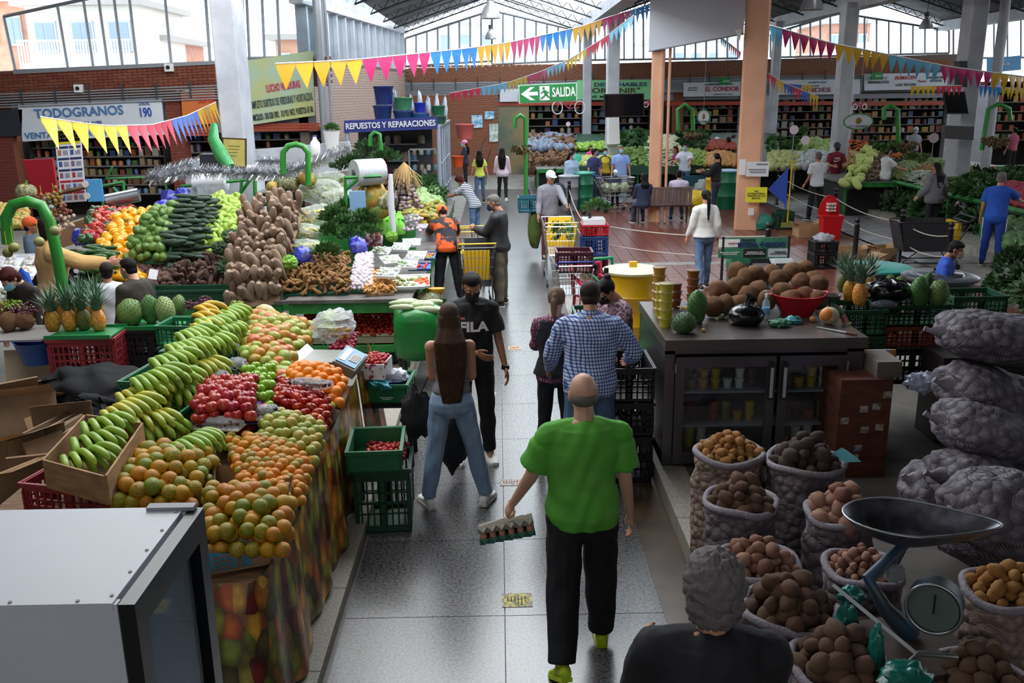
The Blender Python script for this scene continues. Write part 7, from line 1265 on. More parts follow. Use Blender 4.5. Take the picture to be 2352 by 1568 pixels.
SK=[(1675,1032,.225,.95,NETY,M_POTY,.062,'net sack of small yellow potatoes at the foot of the counter fridge',46,'small yellow potato in the sack nearest the steel fridge corner'),(1850,1052,.235,.95,NETD,M_POTD,.105,'net sack of very dark potatoes with a turquoise bag at its rim',26,'very dark potato in the sack beside the wooden cabinet'),(1702,1145,.2,.92,NETD,M_POT,.085,'net sack of brown potatoes below the yellow ones',26,'brown potato in the sack right below the yellow potatoes'),(1930,1172,.19,.92,NETD,M_POTP,.1,'net sack of reddish potatoes behind the big scale pan',20,'reddish potato in the sack behind the scale pan'),(1742,1288,.205,.9,NETD,M_POTP,.078,'net sack of pinkish brown potatoes in the middle of the left row',34,'pinkish brown potato in the middle sack of the left row'),(1985,1300,.185,.9,NETD,M_POTP,.055,'net sack of small pink potatoes under the scale pan',40,'small pink potato in the sack under the scale pan'),(1812,1390,.215,.9,NETD,M_POT,.095,'large net sack of long brown potatoes beside the curly haired person',28,'long brown potato in the large sack beside the curly haired person'),(1928,1518,.21,.88,NETD,M_POT,.095,'net sack of brown potatoes at the bottom of the picture',26,'brown potato in the bottom sack beside the green bag'),(2320,1350,.2,.95,NETY,M_POTY,.07,'net sack of yellow potatoes at the right frame edge',34,'yellow potato in the sack at the right frame edge'),(2250,1560,.22,.8,NETD,M_POT,.095,'net sack of brown potatoes in the bottom right corner',26,'brown potato in the bottom right corner sack')]
for s_ in SK:sack(s_[0],s_[1],s_[2],s_[3],s_[4],s_[5],s_[6],s_[7],s_[8],'potato',s_[9])
obj('plastic_bag',MB().add([(0,0,0),(.09,-.02,.02),(.16,-.08,-.03),(.06,-.06,-.04),(.05,-.02,.045)],[(0,1,4),(1,2,4),(2,3,4),(3,0,4),(0,3,2,1)]),mat('turq','4fa8b8',.4),label='turquoise bag corner sticking out of the dark potato sack',cat='bag',loc=atz(1912,1040,1.0))
NETG=netmat('gray_net_sack','332e38','625c66',.9)
def fullsack(px,py,Y,r,rot,lab,seed):
 p=aty(px,py,Y);fn=lambda d:(1-.32*max(0,-d.x)**5)*(1+.07*noise.noise(Vector((d.x*3+seed,d.y*3,d.z*3)))*2);t=thing('full_net_sack',lab,'sack',p,0,None,rot=rot);obj('net',MB().ell((0,0,0),r,34,22,None,fn),NETG,t);obj('tied_end',MB().tube([(-r[0]*.66,0,0),(-r[0]*.88,0,-.01),(-r[0]*.95,.01,.0)],[.07,.016,.022],8),RIM,t)
fullsack(2290,775,6.0,(.52,.32,.17),(0,.12,-.1),'topmost bulging net sack of potatoes in the right stack',1);fullsack(2270,905,5.9,(.45,.33,.19),(0,.3,.1),'second net sack of the right stack, tilting down',4);fullsack(2280,1000,5.6,(.5,.33,.2),(0,.32,-.1),'third net sack of the right stack',7)
fullsack(2270,1110,5.4,(.5,.33,.2),(0,.25,.15),'fourth darker net sack of the right stack',9);fullsack(2290,1230,5.2,(.48,.33,.2),(0,.15,0),'dark net sack low in the right stack',12);fullsack(2150,1130,5.6,(.28,.25,.2),(0,.5,0),'smaller dark net sack behind the scale pan',15);fullsack(2300,1180,4.6,(.4,.3,.25),(0,0,0),'lowest dark net sack behind the yellow potatoes',18)
g=MB().ell((0,0,0),(.11,.07,.07),22,12,None,lump(2,.4,3));obj('plastic_bag',g,foilmat('pale_bag','aeb4c8',.85,.3,20),label='crumpled pale blue bag on the cabinet beside the net sacks',cat='bag',loc=aty(2120,877,6.2))
Zp=1.28;p=atz(2085,1222,Zp);t=thing('hanging_scale','big dark metal scoop pan scale with round dial in front of the sacks','scale',(p.x,p.y,0));rings=[]
for f,dz in((1,.075),(.97,.07),(.8,.02),(.5,-.02),(.1,-.035)):
 rings.append([Vector((f*(.29*math.cos(th)+(.10*max(0,math.cos(th))**4)),f*.2*math.sin(th)*(1-.25*max(0,math.cos(th))),Zp+dz))for th in[2*PI*j/36 for j in range(36)]])
g=MB().loft(rings,False);o0=MB().loft([[q+Vector((0,0,-.006))for q in reversed(r_)]for r_ in rings],False);g.add(o0.v,o0.f);obj('pan',g,mat('worn_pan','74747e',.38,metal=.75,var=.6,vscale=9),t,rot=(0,.0,-.22));R_=[q for q in rings[0]];R_.append(R_[0]);obj('pan_rim',MB().tube(R_,.006,6),steel,t,rot=(0,0,-.22))
blu=mat('worn_blue_paint','2a4a66',.45,col2='3a3f44',vscale=9)
dl=atz(2150,1395,1.05);D=dl-Vector((p.x,p.y,0));g=MB().tube([D+Vector((.03,.06,0)),D+Vector((-.02,-.02,.01))],.115,28);h_=obj('dial_housing',g,blu,t);obj('dial_face',MB().tube([D+Vector((-.02,-.02,.01)),D+Vector((-.026,-.028,.011))],.102,28),mat('dial_face','5e6a66',.4,var=.1),h_);g=MB();ax=Vector((-.05,-.08,.01)).normalized();e1=ax.cross(Vector((0,0,1))).normalized();e2=ax.cross(e1);C_=D+Vector((-.027,-.03,.011));g.tube([C_+(e1*math.cos(s_)+e2*math.sin(s_))*.112 for s_ in[2*PI*i/28 for i in range(29)]],.008,6);obj('dial_rim',g,steel,h_)
obj('needle',MB().tube([C_+Vector((0,-.004,-.02)),C_+Vector((0,-.004,.07))],.004,4),black,h_);obj('arm',MB().tube([D+Vector((-.05,.1,-.2)),D+Vector((-.18,.1,-.06)),D+Vector((-.26,.12,.08)),Vector((0,.0,Zp-.05))],[.05,.035,.03,.025],8),blu,t)
obj('pan_support',MB().tube([(0,0,Zp-.04),(-.05,-.02,Zp-.14),(-.1,0,Zp-.2)],.02,6),dgray,t);obj('frame_bar',MB().tube([D+Vector((-.36,.25,-.03)),D+Vector((-.14,-.18,-.12))],.012,4),gray,t);obj('base_plate',MB().box(D+Vector((-.13,.02,-.22)),(.3,.45,.03),(0,.0,.25)),mat('rusty_top','4a3a32',.6,var=.4,vscale=8),t);obj('weight_block',MB().box((-.09,-.1,Zp-.15),(.07,.05,.06),(0,0,.3)),gray,t)
tb=thing('wooden_table','dark wooden table under the pan scale','table',(dl.x-.1,dl.y,.15));obj('tabletop',MB().bb(-.35,.3,-.45,.35,.6,.64),mat('dark_table','33251f',.6),tb)
for x in(-.32,.27):
 for y in(-.42,.32):obj('leg',MB().bb(x-.02,x+.02,y-.02,y+.02,0,.6),black,tb)
tq=mat('teal_bag','1f6a60',.25,bump=.7,bscale=14)
for k,(px,py,r_,lab)in enumerate(((1955,1370,(.06,.05,.05),'knotted teal bag hanging from the scale frame'),(1945,1430,(.05,.04,.09),'lower folds of the teal bag beside the scale'),(2080,1555,(.1,.07,.06),'crumpled teal bag at the bottom beside the sack'),(2010,1500,(.03,.05,.12),'twisted teal strip between the bottom sack and the scale'))):obj('plastic_bag',MB().ell((0,0,0),r_,22,16,None,lump(k+4,.2,3.2)),tq,label=lab,cat='bag',loc=atz(px,py,.95))
obj('scale_hook',MB().tube([atz(2090,1520,.95),atz(2110,1500,.97),atz(2200,1508,.97)],.012,8),steel,label='bright curved steel handle near the bottom right',cat='hook')
p=atz(1450,1160,0);CK=C_BLK
crate(.42,.55,.42,CK,'large black crate on the floor left of the counter fridge',(1.06,7.45,.0));crate(.42,.55,.3,CK,'second black crate left of the counter fridge',(1.06,7.45,.425));crate(.42,.55,.3,CK,'top black crate left of the counter fridge, standing open',(1.06,7.45,.73))
r_,J=GREEN_MAN;bpy.context.view_layer.update();wp=r_.matrix_world@(J['wL']+(J['wL']-J['eL']).normalized()*.14);t=thing('egg_carton','tied stack of brown eggs in gray and teal trays carried by the green shirted person','eggs',(wp.x+.02,wp.y+.02,wp.z-.09),0,None,rot=(-.35,-.15,.05))
def tray(z,m,name,up=1):
 g=MB();N=12;V=[]
 for j in range(N+1):V.append([Vector((-.165+.33*i/N,-.15+.3*j/N,z+up*.016*math.cos(PI*i)*math.cos(PI*j)))for i in range(N+1)])
 g.loft(V,False,False);g.loft([[q+Vector((0,0,.005))for q in reversed(w_)]for w_ in V],False,False);return obj(name,g,m,t,smooth=False)
tray(-.03,plain('3f6f60',.9),'lower_tray');tray(.035,plain('a39a90',.9),'upper_tray');em=MB().ell((0,0,0),(.021,.021,.028),10,8).mesh('egg');em.materials.append(mat('egg_shell','b8806a',.6))
for i in range(6):
 for j in range(5):o=bpy.data.objects.new('egg',em);COL.objects.link(o);o.parent=t;o.location=(-.1375+i*.055,-.12+j*.06,.002)
obj('string',MB().tube([(-.165,0,.05),(0,0,.075),(.02,0,.1),(.0,0,.075),(.165,0,.05)],.003,4),WHT,t)
o=obj('shoulder_bag',MB().ell((0,0,0),(.13,.08,.2),22,14,None,lump(3,.25,3)),BLK,label='black fringed bag hanging at the left hip of the tank top person',cat='bag',loc=aty(958,950,7.0));obj('strap',MB().tube([(.02,0,.15),(.12,.0,.35),(.14,-.02,.55)],.006,5),BLK,o)
obj('shopping_bag',MB().ell((0,0,0),(.12,.1,.3),20,14,None,lump(6,.15,2)),BLK,label='long black bag held low between the two front shoppers',cat='bag',loc=aty(1040,1010,7.25))
# ================================================================ plaza and trolleys
def cart(px,py,rz,label,bm_,fm,h=1.0,w=.5,L=.85,wire=True,z0=.45,solid=None):
 p=atz(px,py,0);t=thing('shopping_trolley',label,'trolley',(p.x,p.y,0),R(rz));g=MB()
 lo=[(-w*.38,-L*.35),(w*.38,-L*.35),(w*.38,L*.4),(-w*.38,L*.4)];hi=[(-w/2,-L/2),(w/2,-L/2),(w/2,L/2),(-w/2,L/2)];zl=(z0+.1,z0,z0,z0+.1)
 for i in range(4):
  j=(i+1)%4;a,b=Vector((*lo[i],z0)),Vector((*lo[j],z0));c,d=Vector((*hi[j],h-.06)),Vector((*hi[i],h-.06))
  if solid:obj('side_panel',MB().wall(a,b-a,(d-a),(b-a).cross(d-a).normalized(),.008),solid,t,smooth=False)if i in solid_sides else None
  n=9
  for k in range(n+1):f=k/n;g.tube([a.lerp(b,f),d.lerp(c,f)],.004,3)
  for k in range(5):f=k/4;g.tube([a.lerp(d,f),b.lerp(c,f)],.004 if k<4 else.011,4)
 obj('basket',g,bm_,t,kind='stuff');obj('basket_floor',MB().bb(-w*.38,w*.38,-L*.35,L*.4,z0-.005,z0+.005),bm_,t)
 obj('handle',MB().tube([(-w/2,-L/2,h-.06),(-w/2,-L/2-.12,h+.02),(w/2,-L/2-.12,h+.02),(w/2,-L/2,h-.06)],.014,8),fm,t);fr=MB()
 for s in(-1,1):fr.tube([(s*w*.5,-L/2-.05,h-.1),(s*w*.42,-L*.3,z0),(s*w*.42,-L*.42,.14)],.012,6).tube([(s*w*.42,-L*.42,.14),(s*w*.4,L*.42,.14),(s*w*.38,L*.2,z0)],.012,6)
 obj('chassis',fr,bm_,t,kind='stuff')
 for sx in(-1,1):
  for sy in(-1,1):wl=obj('wheel',MB().tube([(sx*w*.42-.012,sy*L*.42,.06),(sx*w*.42+.012,sy*L*.42,.06)],.058,12),black,t)
 return t,p
solid_sides=(1,3,2);chrome=plain('b4b6ba',.3,.8);YEL=plain('e0b414',.4);YELM=plain('cfa018',.45)
t,p=cart(1283,645,0,'yellow panelled shopping trolley with green vegetables, next to the aisle',chrome,plain('d8c890',.4),1.12,.55,1.3,solid=YEL,z0=.55)
t2,p2=cart(1310,735,4,'empty wire shopping trolley carrying the maroon crate',chrome,plain('2a3a8a',.4),.95,.5,.9)
for k,(dx,dy,z,c_,w_,h_,lab)in enumerate(((0,-.1,.78,C_MAR,.5,.3,'maroon slotted crate on the wire trolley'),(.0,-2.6,.55,C_DGR,.4,.25,'dark green crate with crumpled clear bag behind the checked shirt'),(.03,-3.1,.5,plain('1f9a3a',.4),.42,.25,'bright green crate nearest the checked shirt'))):crate(w_,.42,h_,c_,lab,(p2.x+dx+.03,p2.y+dy-.1,z),0)
crate(.42,.42,.5,C_BLK,'black crate under the dark green crate beside the yellow drum',(p2.x+.03,p2.y-2.7,0.0));crate(.42,.42,.46,C_MAR,'maroon crate under the bright green crate',(p2.x+.06,p2.y-3.2,0.0))if False else None
heap(LF,[Vector((p.x-.15,p.y-.2,.9)),Vector((p.x+.15,p.y-.2,.9)),Vector((p.x+.15,p.y+.2,.95)),Vector((p.x-.15,p.y+.2,.95))],.25,.25,.24,'greens in the trolley','dark leafy bunch lying in the yellow trolley','greens')
a=atz(1368,590,.35);crate(.46,.5,.36,C_BLU,'blue slotted crate in the stack right of the yellow trolley',(a.x,a.y+.3,.35));crate(.46,.5,.2,plain('b8202c',.4),'red crate with white label on the blue crate',(a.x,a.y+.3,.72));crate(.46,.5,.34,C_MAR,'maroon crate on the floor under the blue crate',(a.x,a.y+.3,0));obj('white_basin',MB().bb(a.x-.22,a.x+.18,a.y+.1,a.y+.5,.92,1.02),plain('d6d6da',.4),label='white rectangular tray on the red crate',cat='tray')
one(LF[1],(a.x+.05,a.y+.4,1.1),.55,(0,0,1),'big bunch of leafy greens on the white tray','greens')
for k,(px,py,c_,lab)in enumerate(((1392,700,'1f8a5a','green plastic chair with curved arms behind the maroon crate'),(1362,715,'c0204a','pink red plastic chair back beside the maroon crate'))):
 p=atz(px,py,.2);t=thing('plastic_chair',lab,'chair',(p.x,p.y,0),R(20));m_=plain(c_,.35);obj('seat',MB().bb(-.22,.22,-.22,.22,.42,.45),m_,t);obj('backrest',MB().tube([(-.22,.2,.45),(-.22,.26,.85),(.22,.26,.85),(.22,.2,.45)],.03,8),m_,t)
 for x in(-.2,.2):obj('armrest',MB().tube([(x,.22,.68),(x*1.15,0,.66),(x*1.1,-.2,.6),(x,-.2,.45)],.025,8),m_,t);[obj('leg',MB().tube([(x*1.1,y*1.1,0),(x,y,.43)],.022,6),m_,t)for y in(-.2,.2)]
def drum(px,py,r,h,m,label,lidm=None,knob=False,dy=0):
 p=atz(px,py,0);t=thing('drum',label,'drum',(p.x,p.y+r+dy,0));obj('drum_body',MB().lathe([(r*.88,0),(r,h*.33),(r*1.02,h*.34),(r*.98,h*.36),(r*1.02,h*.7),(r*1.05,h*.71),(r*1.0,h*.73),(r*1.04,h)],n=28),m,t)
 if lidm:l_=obj('lid',MB().lathe([(r*1.14,h),(r*1.16,h+.03),(r*.95,h+.045),(r*.9,h+.035),(r*.5,h+.06),(0,h+.06)],n=28),lidm,t);knob and obj('knob',MB().bb(-.05,.05,-.03,.03,h+.06,h+.13),m,l_)
 return t
YD=plain('dca80c',.38)
drum(1458,810,.34,1.0,YD,'big yellow plastic drum with cream lid behind the shoppers',plain('d8cc98',.45),True);drum(1341,482,.3,1.0,mat('green_drum','0f6a4a',.4),'green drum with turquoise lid in the plaza',plain('4aa892',.4));drum(1308,486,.27,.95,mat('gray_drum','8a8a92',.5),'gray drum with flat lid left of the green drum',plain('a8b0b4',.4));drum(1675,482,.3,1.05,MATS['green_drum'],'green drum with blue bag lining beside the salmon pillar',plain('8fb8d8',.4));drum(1648,470,.3,1.0,YD,'yellow drum behind the striped leggings');drum(1232,500,.22,.5,mat('steel_tub','8a9aa0',.4),'low gray tub beside the cassava stall')
t,p=cart(1412,485,-70,'wire shopping trolley with bagged vegetables in the plaza',chrome,plain('2a3a8a',.4),1.0,.55,.95)
for k in range(3):obj('bagged_vegetables',MB().ell((p.x-.25+k*.25,p.y+.02*k,.66),(.14,.14,.13),18,12,None,lump(k+5,.2,3)),mat('veg_bag','b8c0a8',.3,col2='8a9a70',vscale=9),label='clear bag of vegetables in the plaza trolley, %s'%('left','middle','right')[k],cat='bag')
obj('scale_cabinet',quad([(1398,268),(1422,268),(1424,330),(1398,332)],29.6,.4),WHT,label='white steel box with a paper roll below the wide television',cat='cabinet')
BOL=[(1208,432),(1255,455),(1305,492),(1350,560),(1745,720),(2060,610),(1915,520),(1780,470),(1960,690),(2170,700)];PB=[]
for k,(px,py)in enumerate([(1260,432),(1275,470),(1307,512),(1340,610),(1757,655),(2062,612),(1912,540),(1783,470),(1958,640),(2170,655)]):
 p=atz(px,py,0);PB.append(p);t=thing('bollard',('black post of the rope barrier, '+('farthest by the brick wall','behind the green drum','by the gray drum','between the trolleys','behind the coconuts','tall one left of the stooping vendor','in front of the red basket','beside the salmon pillar','behind the pineapples','right of the stooping vendor')[k]),'bollard',(p.x,p.y,0),0,'rope barrier posts');obj('post',MB().lathe([(.07,0),(.07,.03),(.045,.05),(.045,.95),(.055,.96),(.03,.98),(.03,1.0)],n=12),black,t);obj('ball_cap',MB().ell((0,0,1.04),(.05,)*3,12,8),black,t)
def rope(a,b,lab,z=.85,sag=.1):obj('rope',MB().tube([a+Vector((0,0,z))+(b-a)*f-Vector((0,0,sag*4*f*(1-f)))for f in[i/8 for i in range(9)]],.01,5),plain('b8b4a8',.7),label=lab,cat='rope')
for i,j,l_ in((7,6,'pillar to red basket'),(6,5,'red basket to tall post'),(5,9,'tall post to drums'),(3,4,'yellow drum to coconuts'),(2,3,'gray drum to trolleys')):rope(PB[i],PB[j],'upper white rope of the barrier from %s'%l_);rope(PB[i],PB[j],'lower white rope of the barrier from %s'%l_,.5)
bag(1352,560,.55,(.13,.12,.26),BB,'black bag tied to the post beside the yellow trolley',4)
p=atz(1527,515,0);t=thing('bench','brown slatted metal bench with people seated in the plaza','bench',(p.x,p.y+.1,0));bm2=plain('6a5a54',.5)
for k in range(14):obj('slat',MB().bb(-.7+k*.1,-.62+k*.1,-.02,.02,.5,.88),bm2,t)
obj('rail',MB().bb(-.72,.72,-.03,.03,.88,.92),bm2,t);obj('rail',MB().bb(-.72,.72,-.03,.03,.47,.5),bm2,t)
for k in range(5):obj('slat',MB().bb(-.72,.72,.05+k*.09,.12+k*.09,.42,.45),bm2,t)
for x in(-.66,.66):obj('leg',MB().tube([(x,.02,.9),(x,0,0)],.025,6),dgray,t);obj('leg',MB().tube([(x,.45,.43),(x,.47,0)],.025,6),dgray,t)
p=atz(1742,540,1.15);t=thing('recycling_sign','recycling station board reading PUNTO ECOLOGICO on black posts','sign',(p.x,p.y+.1,0));W_=.5
for x in(-W_,W_):obj('post',MB().tube([(x,0,0),(x,0,1.12)],.022,8),black,t)
obj('panel',MB().bb(-W_+.03,W_-.03,-.01,.01,.78,1.1),mat('sign_green','4f8a6a',.5,col2='2f6a50',vscale=6),t);text('PUNTO',.05,plain('1a1a3a',.5),t,(-.12,-.02,1.06),width=.2,bold=.001);text('ECOLÓGICO',.09,plain('1f2a6a',.5),t,(.08,-.02,.99),width=.72,bold=.004)
for k,(c_,s_)in enumerate((('2f7a58','RESIDUOS ORGÁNICOS\nAPROVECHABLES'),('1c1c1e','RESIDUOS NO\nAPROVECHABLES'),('b8bcc0','RESIDUOS\nAPROVECHABLES'))):obj('panel',MB().bb(-.57+k*.38,-.22+k*.38,-.014,-.01,.8,.93),plain(c_,.5),t);text(s_,.028,plain('e8e8e8' if k<2 else '2a2a2a',.5),t,(-.395+k*.38,-.02,.865),width=.3)
obj('logo_panel',MB().bb(-.57,-.25,-.014,-.01,.96,1.08),WHT,t);text('BOGOTA',.03,plain('b02a3a',.5),t,(-.35,-.02,1.02),width=.15)
for k,(px,c_,lab)in enumerate(((1698,'1f5a40','green swing lid bin of the recycling station'),(1742,'17181a','black swing lid bin of the recycling station'),(1795,'c6c9cc','white swing lid bin of the recycling station'))):
 q=atz(px,592,.78);t=thing('recycling_bin',lab,'bin',(q.x,q.y,0));t.scale=(.8,.8,1);m_=plain(c_,.4);obj('bin_body',MB().loft([[Vector((x*s,y*s,z))for x,y in((-.2,-.16),(.2,-.16),(.2,.16),(-.2,.16))]for z,s in((0,.8),(.62,1))]),m_,t,smooth=False);obj('lid',MB().loft([[Vector((x*s,y*s,z))for x,y in((-.21,-.17),(.21,-.17),(.21,.17),(-.21,.17))]for z,s in((.62,1),(.7,1),(.78,.8))]),m_,t,smooth=False);obj('flap',MB().bb(-.15,.15,-.175,-.165,.63,.72),dgray if k!=1 else gray,t)
p=atz(1895,618,0);crate(.42,.4,.3,C_BLK,'black crate on the tiles, lower of two',(p.x,p.y+.2,0));crate(.42,.4,.2,C_BLK,'black crate on the tiles with clear bag, upper of two',(p.x,p.y+.2,.31));obj('plastic_bag',MB().ell((p.x,p.y+.2,.56),(.18,.15,.08),20,12,None,lump(3,.3,3)),foilmat('bag_grey','b8bcc2',.6,.2,14),label='clear plastic bag heaped on the two black crates',cat='bag')
def openbox(px,py,w,d,h,rz,lab):
 p=atz(px,py,0);t=thing('cardboard_box',lab,'box',(p.x,p.y+d/2,0),R(rz));obj('bottom',MB().bb(-w/2,w/2,-d/2,d/2,0,.01),CARD,t)
 for s in(-1,1):obj('side',MB().bb(-w/2,w/2,s*d/2-.005,s*d/2+.005,0,h),CARD,t);obj('side',MB().bb(s*w/2-.005,s*w/2+.005,-d/2,d/2,0,h),CARD,t);obj('flap',MB().box((s*(w/2+.07),0,h+.02),(.16,d,.006),(0,-s*.3,0)),CARD,t)
for a_ in((1858,545,.5,.4,.3,4,'cardboard box with a cabbage beside the red basket'),(1955,600,.6,.4,.24,-6,'long low cardboard box on the right tiles'),(2035,605,.4,.4,.3,12,'square cardboard box near the black plastic trolley'),(1990,620,.5,.35,.22,20,'flattened open carton between the two boxes')):openbox(*a_)
p=atz(1910,552,0);t=thing('shopping_basket','tall red plastic trolley basket standing upright on the tiles','basket',(p.x,p.y+.15,0));RDm=plain('c4141e',.35)
g=MB();g.loft([[Vector((x*s,y*s,z))for x,y in((-.22,-.16),(.22,-.16),(.22,.16),(-.22,.16))]for z,s in((0,.8),(.5,1),(.51,1.08),(.55,1.08))]);obj('basket_body',g,RDm,t,smooth=False)
o=obj('back_shell',MB().loft([[Vector((.24*math.cos(a)*1,.14+dy,.55+.42*math.sin(a)))for a in[PI*i/12 for i in range(13)]]for dy in(0,.03)]),RDm,t)
for i in range(3):
 for j in range(4):obj('hole',MB().bb(-.08+i*.07,-.04+i*.07,-.0,.139,.62+j*.07,.66+j*.07).bb(0,0,0,0,0,0),plain('d8d0c8',.5),o)if j<3 else None
p=atz(1810,528,0);t=thing('broom','yellow broom standing in a green crate beside the pillar','broom',(p.x,p.y+.1,.05));obj('pole',MB().tube([(0,0,0),(.02,0,1.6)],.018,8),YEL,t);obj('bristles',MB().bb(-.15,.15,-.04,.04,0,.12),plain('8a8a4a',.9),t)
crate(.42,.4,.42,C_DGR,'dark green crate holding the broom',(p.x-.05,p.y+.3,0));obj('net',MB().wall((p.x-.08,p.y+.1,.5),(.03,0,0),(-.02,0,1.0),(0,-1,0),.02).add([(p.x-.08,p.y+.1,.6),(p.x-.5,p.y+.15,.95),(p.x-.06,p.y+.1,1.45),(p.x-.08,p.y+.13,.6),(p.x-.5,p.y+.18,.95),(p.x-.06,p.y+.13,1.45)],[(0,2,1),(3,4,5),(0,1,4,3),(1,2,5,4)]),mat('blue_net','2f4fb0',.7),label='blue triangular net hanging beside the yellow broom',cat='net');obj('net_bag',MB().ell((p.x-.55,p.y+.2,.15),(.26,.2,.2),18,10,None,lump(2,.2,3)),mat('teal_net','2a7a68',.6),label='teal net bag on the floor at the foot of the broom',cat='bag')
t,p=cart(2120,615,88,'large black plastic shopping trolley with yellow inside near the curb',plain('2a2b30',.4),dgray,.95,.62,1.2,solid=plain('2e2f34',.45),z0=.35);obj('child_seat',MB().bb(-.26,.26,-.5,-.44,.5,.88),YELM,t)
t,p=cart(1095,705,4,'black and yellow plastic shopping trolley beside the orange uniform',plain('2a2b30',.4),YEL,1.08,.56,1.0,solid=plain('33343a',.45),z0=.4);obj('seat_panel',MB().bb(-.2,.2,-.32,-.3,.5,.95),YELM,t)
t,p=cart(1080,655,3,'yellow framed trolley in front of the striped top',YEL,YELM,1.05,.55,.7,z0=.6)
o=obj('yellow_sack',MB().ell((0,0,.25),(.42,.3,.27),24,14,None,lump(6,.15,3)),plain('d8b414',.5),label='bright yellow plastic sack on the plaza floor behind the bench',cat='sack',loc=atz(1605,480,0));obj('gray_sack',MB().ell((0,0,.35),(.35,.3,.3),24,14,None,lump(8,.15,3)),plain('8a9090',.6),label='gray sack beside the bright yellow one',cat='sack',loc=atz(1618,462,0))
obj('teal_crate_stack',MB().bb(-.4,.4,-.2,.2,.2,.7),plain('1c4a5a',.5),label='dark teal bin behind the white aproned vendor',cat='bin',loc=atz(1595,455,0));crate(.5,.4,.3,mat('teal_crate','1f5a6c',.5),'blue green basket carried by the bearded trolley pusher',(atz(1220,590,0).x,atz(1220,590,0).y+.1,.92));obj('olive_bag',MB().ell((0,0,.55),(.14,.12,.38),18,12,None,lump(1,.1)),mat('olive_stripe','4a5a1c',.8,var=.3),label='tall olive striped bag beside the bearded trolley pusher',cat='bag',loc=(atz(1228,590,0).x,atz(1228,590,0).y,0));obj('backpack',MB().ell((0,0,0),(.16,.14,.24),18,12,None,lump(1,.06)),BLK,label='black backpack on the bearded trolley pusher',cat='backpack',loc=(atz(1275,590,0).x+.08,atz(1262,592,0).y+.28,1.25))
t=thing('bottle','white and green squeeze bottle in front of the yellow drum','bottle',atz(1392,650,1.0));obj('bottle_body',MB().lathe([(.04,-.12),(.045,.06),(.02,.1),(.02,.13)],n=12),plain('6a8a4a',.4),t);obj('cap',MB().cyl((0,0,.13),.03,.06,10),black,t);obj('label_band',MB().lathe([(.047,-.05),(.047,.03)],n=12),plain('b8d8c0',.5),t)
for k,(x_,y_,w_,h_,c_,s_)in enumerate(((1708,370,48,33,'d8d8dc','ATENCIÓN'),(1707,428,45,34,'e0d828','GEL\nANTIBACTERIAL\nDESINFECTE SUS\nMANOS'),(1693,365,13,35,'e2e2e0',''))):
 a=aty(x_,y_,P1.y);b=aty(x_+w_,y_+h_,P1.y);t=thing('notice',('white printed notice taped to the salmon pillar','yellow hand gel notice on the salmon pillar','small white paper on the pillar edge')[k],'notice',((a.x+b.x)/2+.02,P1.y-.16-(.05 if k<2 else-.02),(a.z+b.z)/2),-.25);obj('paper',MB().bb(-(b.x-a.x)/2,(b.x-a.x)/2,-.005,0,-(a.z-b.z)/2,(a.z-b.z)/2),plain(c_,.6),t);s_ and text(s_,.055 if k else.045,plain('2a2a2a',.6),t,(0 if k else.1,-.01,0 if k else.11),width=(b.x-a.x)*(.85 if k else.5),bold=.001)
 if k==0:[obj('print',MB().bb(-.2+.02*j,.2,-.008,-.005,-.02-.035*j,0-.035*j),plain('8a8a92' if j%2 else '5a5a62',.6),t)for j in range(3)]
a=aty(1727,487,P1.y-.3);obj('wall_socket',MB().bb(a.x-.06,a.x+.06,P1.y-.24,P1.y-.2,a.z-.08,a.z+.08),WHT,pl1);obj('loudspeaker',MB().lathe([(.03,-.1),(.05,.05),(.1,.12)],n=12),WHT,label='small white horn speaker on the salmon pillar',cat='speaker',loc=aty(1697,82,P1.y-.4))
# ================================================================ far stalls
def fstall(lab,x0,x1,y0,y1,z=.9,m=None):
 t=thing('market_stall',lab,'stall',(0,0,0));obj('counter',MB().bb(x0,x1,y0,y1,z-.05,z),stm,t);obj('front_rail',MB().bb(x0,x1,y0-.03,y0,z-.12,z),GREEN,t)
 for i in range(int((x1-x0)/1.6)+1):obj('leg',MB().bb(x0+i*1.6,x0+i*1.6+.06,y0,y0+.06,0,z-.05),GREEN,t)
 obj('dark_base',MB().bb(x0+.1,x1-.1,y0+.35,y1-.1,0,z-.06),plain('20241f',.8),t);return t
fstall('centre market stall with green rail beyond the plaza',1.2,9.6,29.2,33.5);fstall('rear market stall on the right beyond the white column',9.9,15.5,28.0,31)
CAS=proto('cassava',F_YAM,mat('cassava_skin','6a4a34',.9,col2='86664c',vscale=10,rnd=.5));g5='brown cassava root in the big pile at the end of the aisle'
heap(CAS,[(1215,392,.75),(1325,392,.75),(1318,322,1.6),(1215,318,1.6)],.15,.17,.42,'cassava pile',g5,'cassava',layers=2,ori=-1.0,ang=20,tilt=.6,board=(CARDD,'sloping board under the cassava pile'))
def cells(f,rows,us,vs,per):
 for j,row in enumerate(rows):
  for i,c in enumerate(row):
   if not c:continue
   g_,fs_,c_,s_,l_,ct=c;q=[f(us[i],vs[j]),f(us[i+1],vs[j]),f(us[i+1],vs[j+1]),f(us[i],vs[j+1])];lg=ct in('greens','cabbage','bag')
   heap(proto(ct.split()[-1],fs_,mat('c_'+c_+ct,c_,.5,var=.3,vscale=6,rnd=.4)),q,s_*per,s_*per*(1.1 if lg else.8),s_,g_,l_,ct,jit=.35,layers=1,bulge=.12,ori='rand' if s_<.25 or lg else 0.,ang=90,tilt=.5,cap=120)
zl=lambda y:1.0+(380-y)/74*.7
cf=lambda x,y:atz(x,y,zl(y))
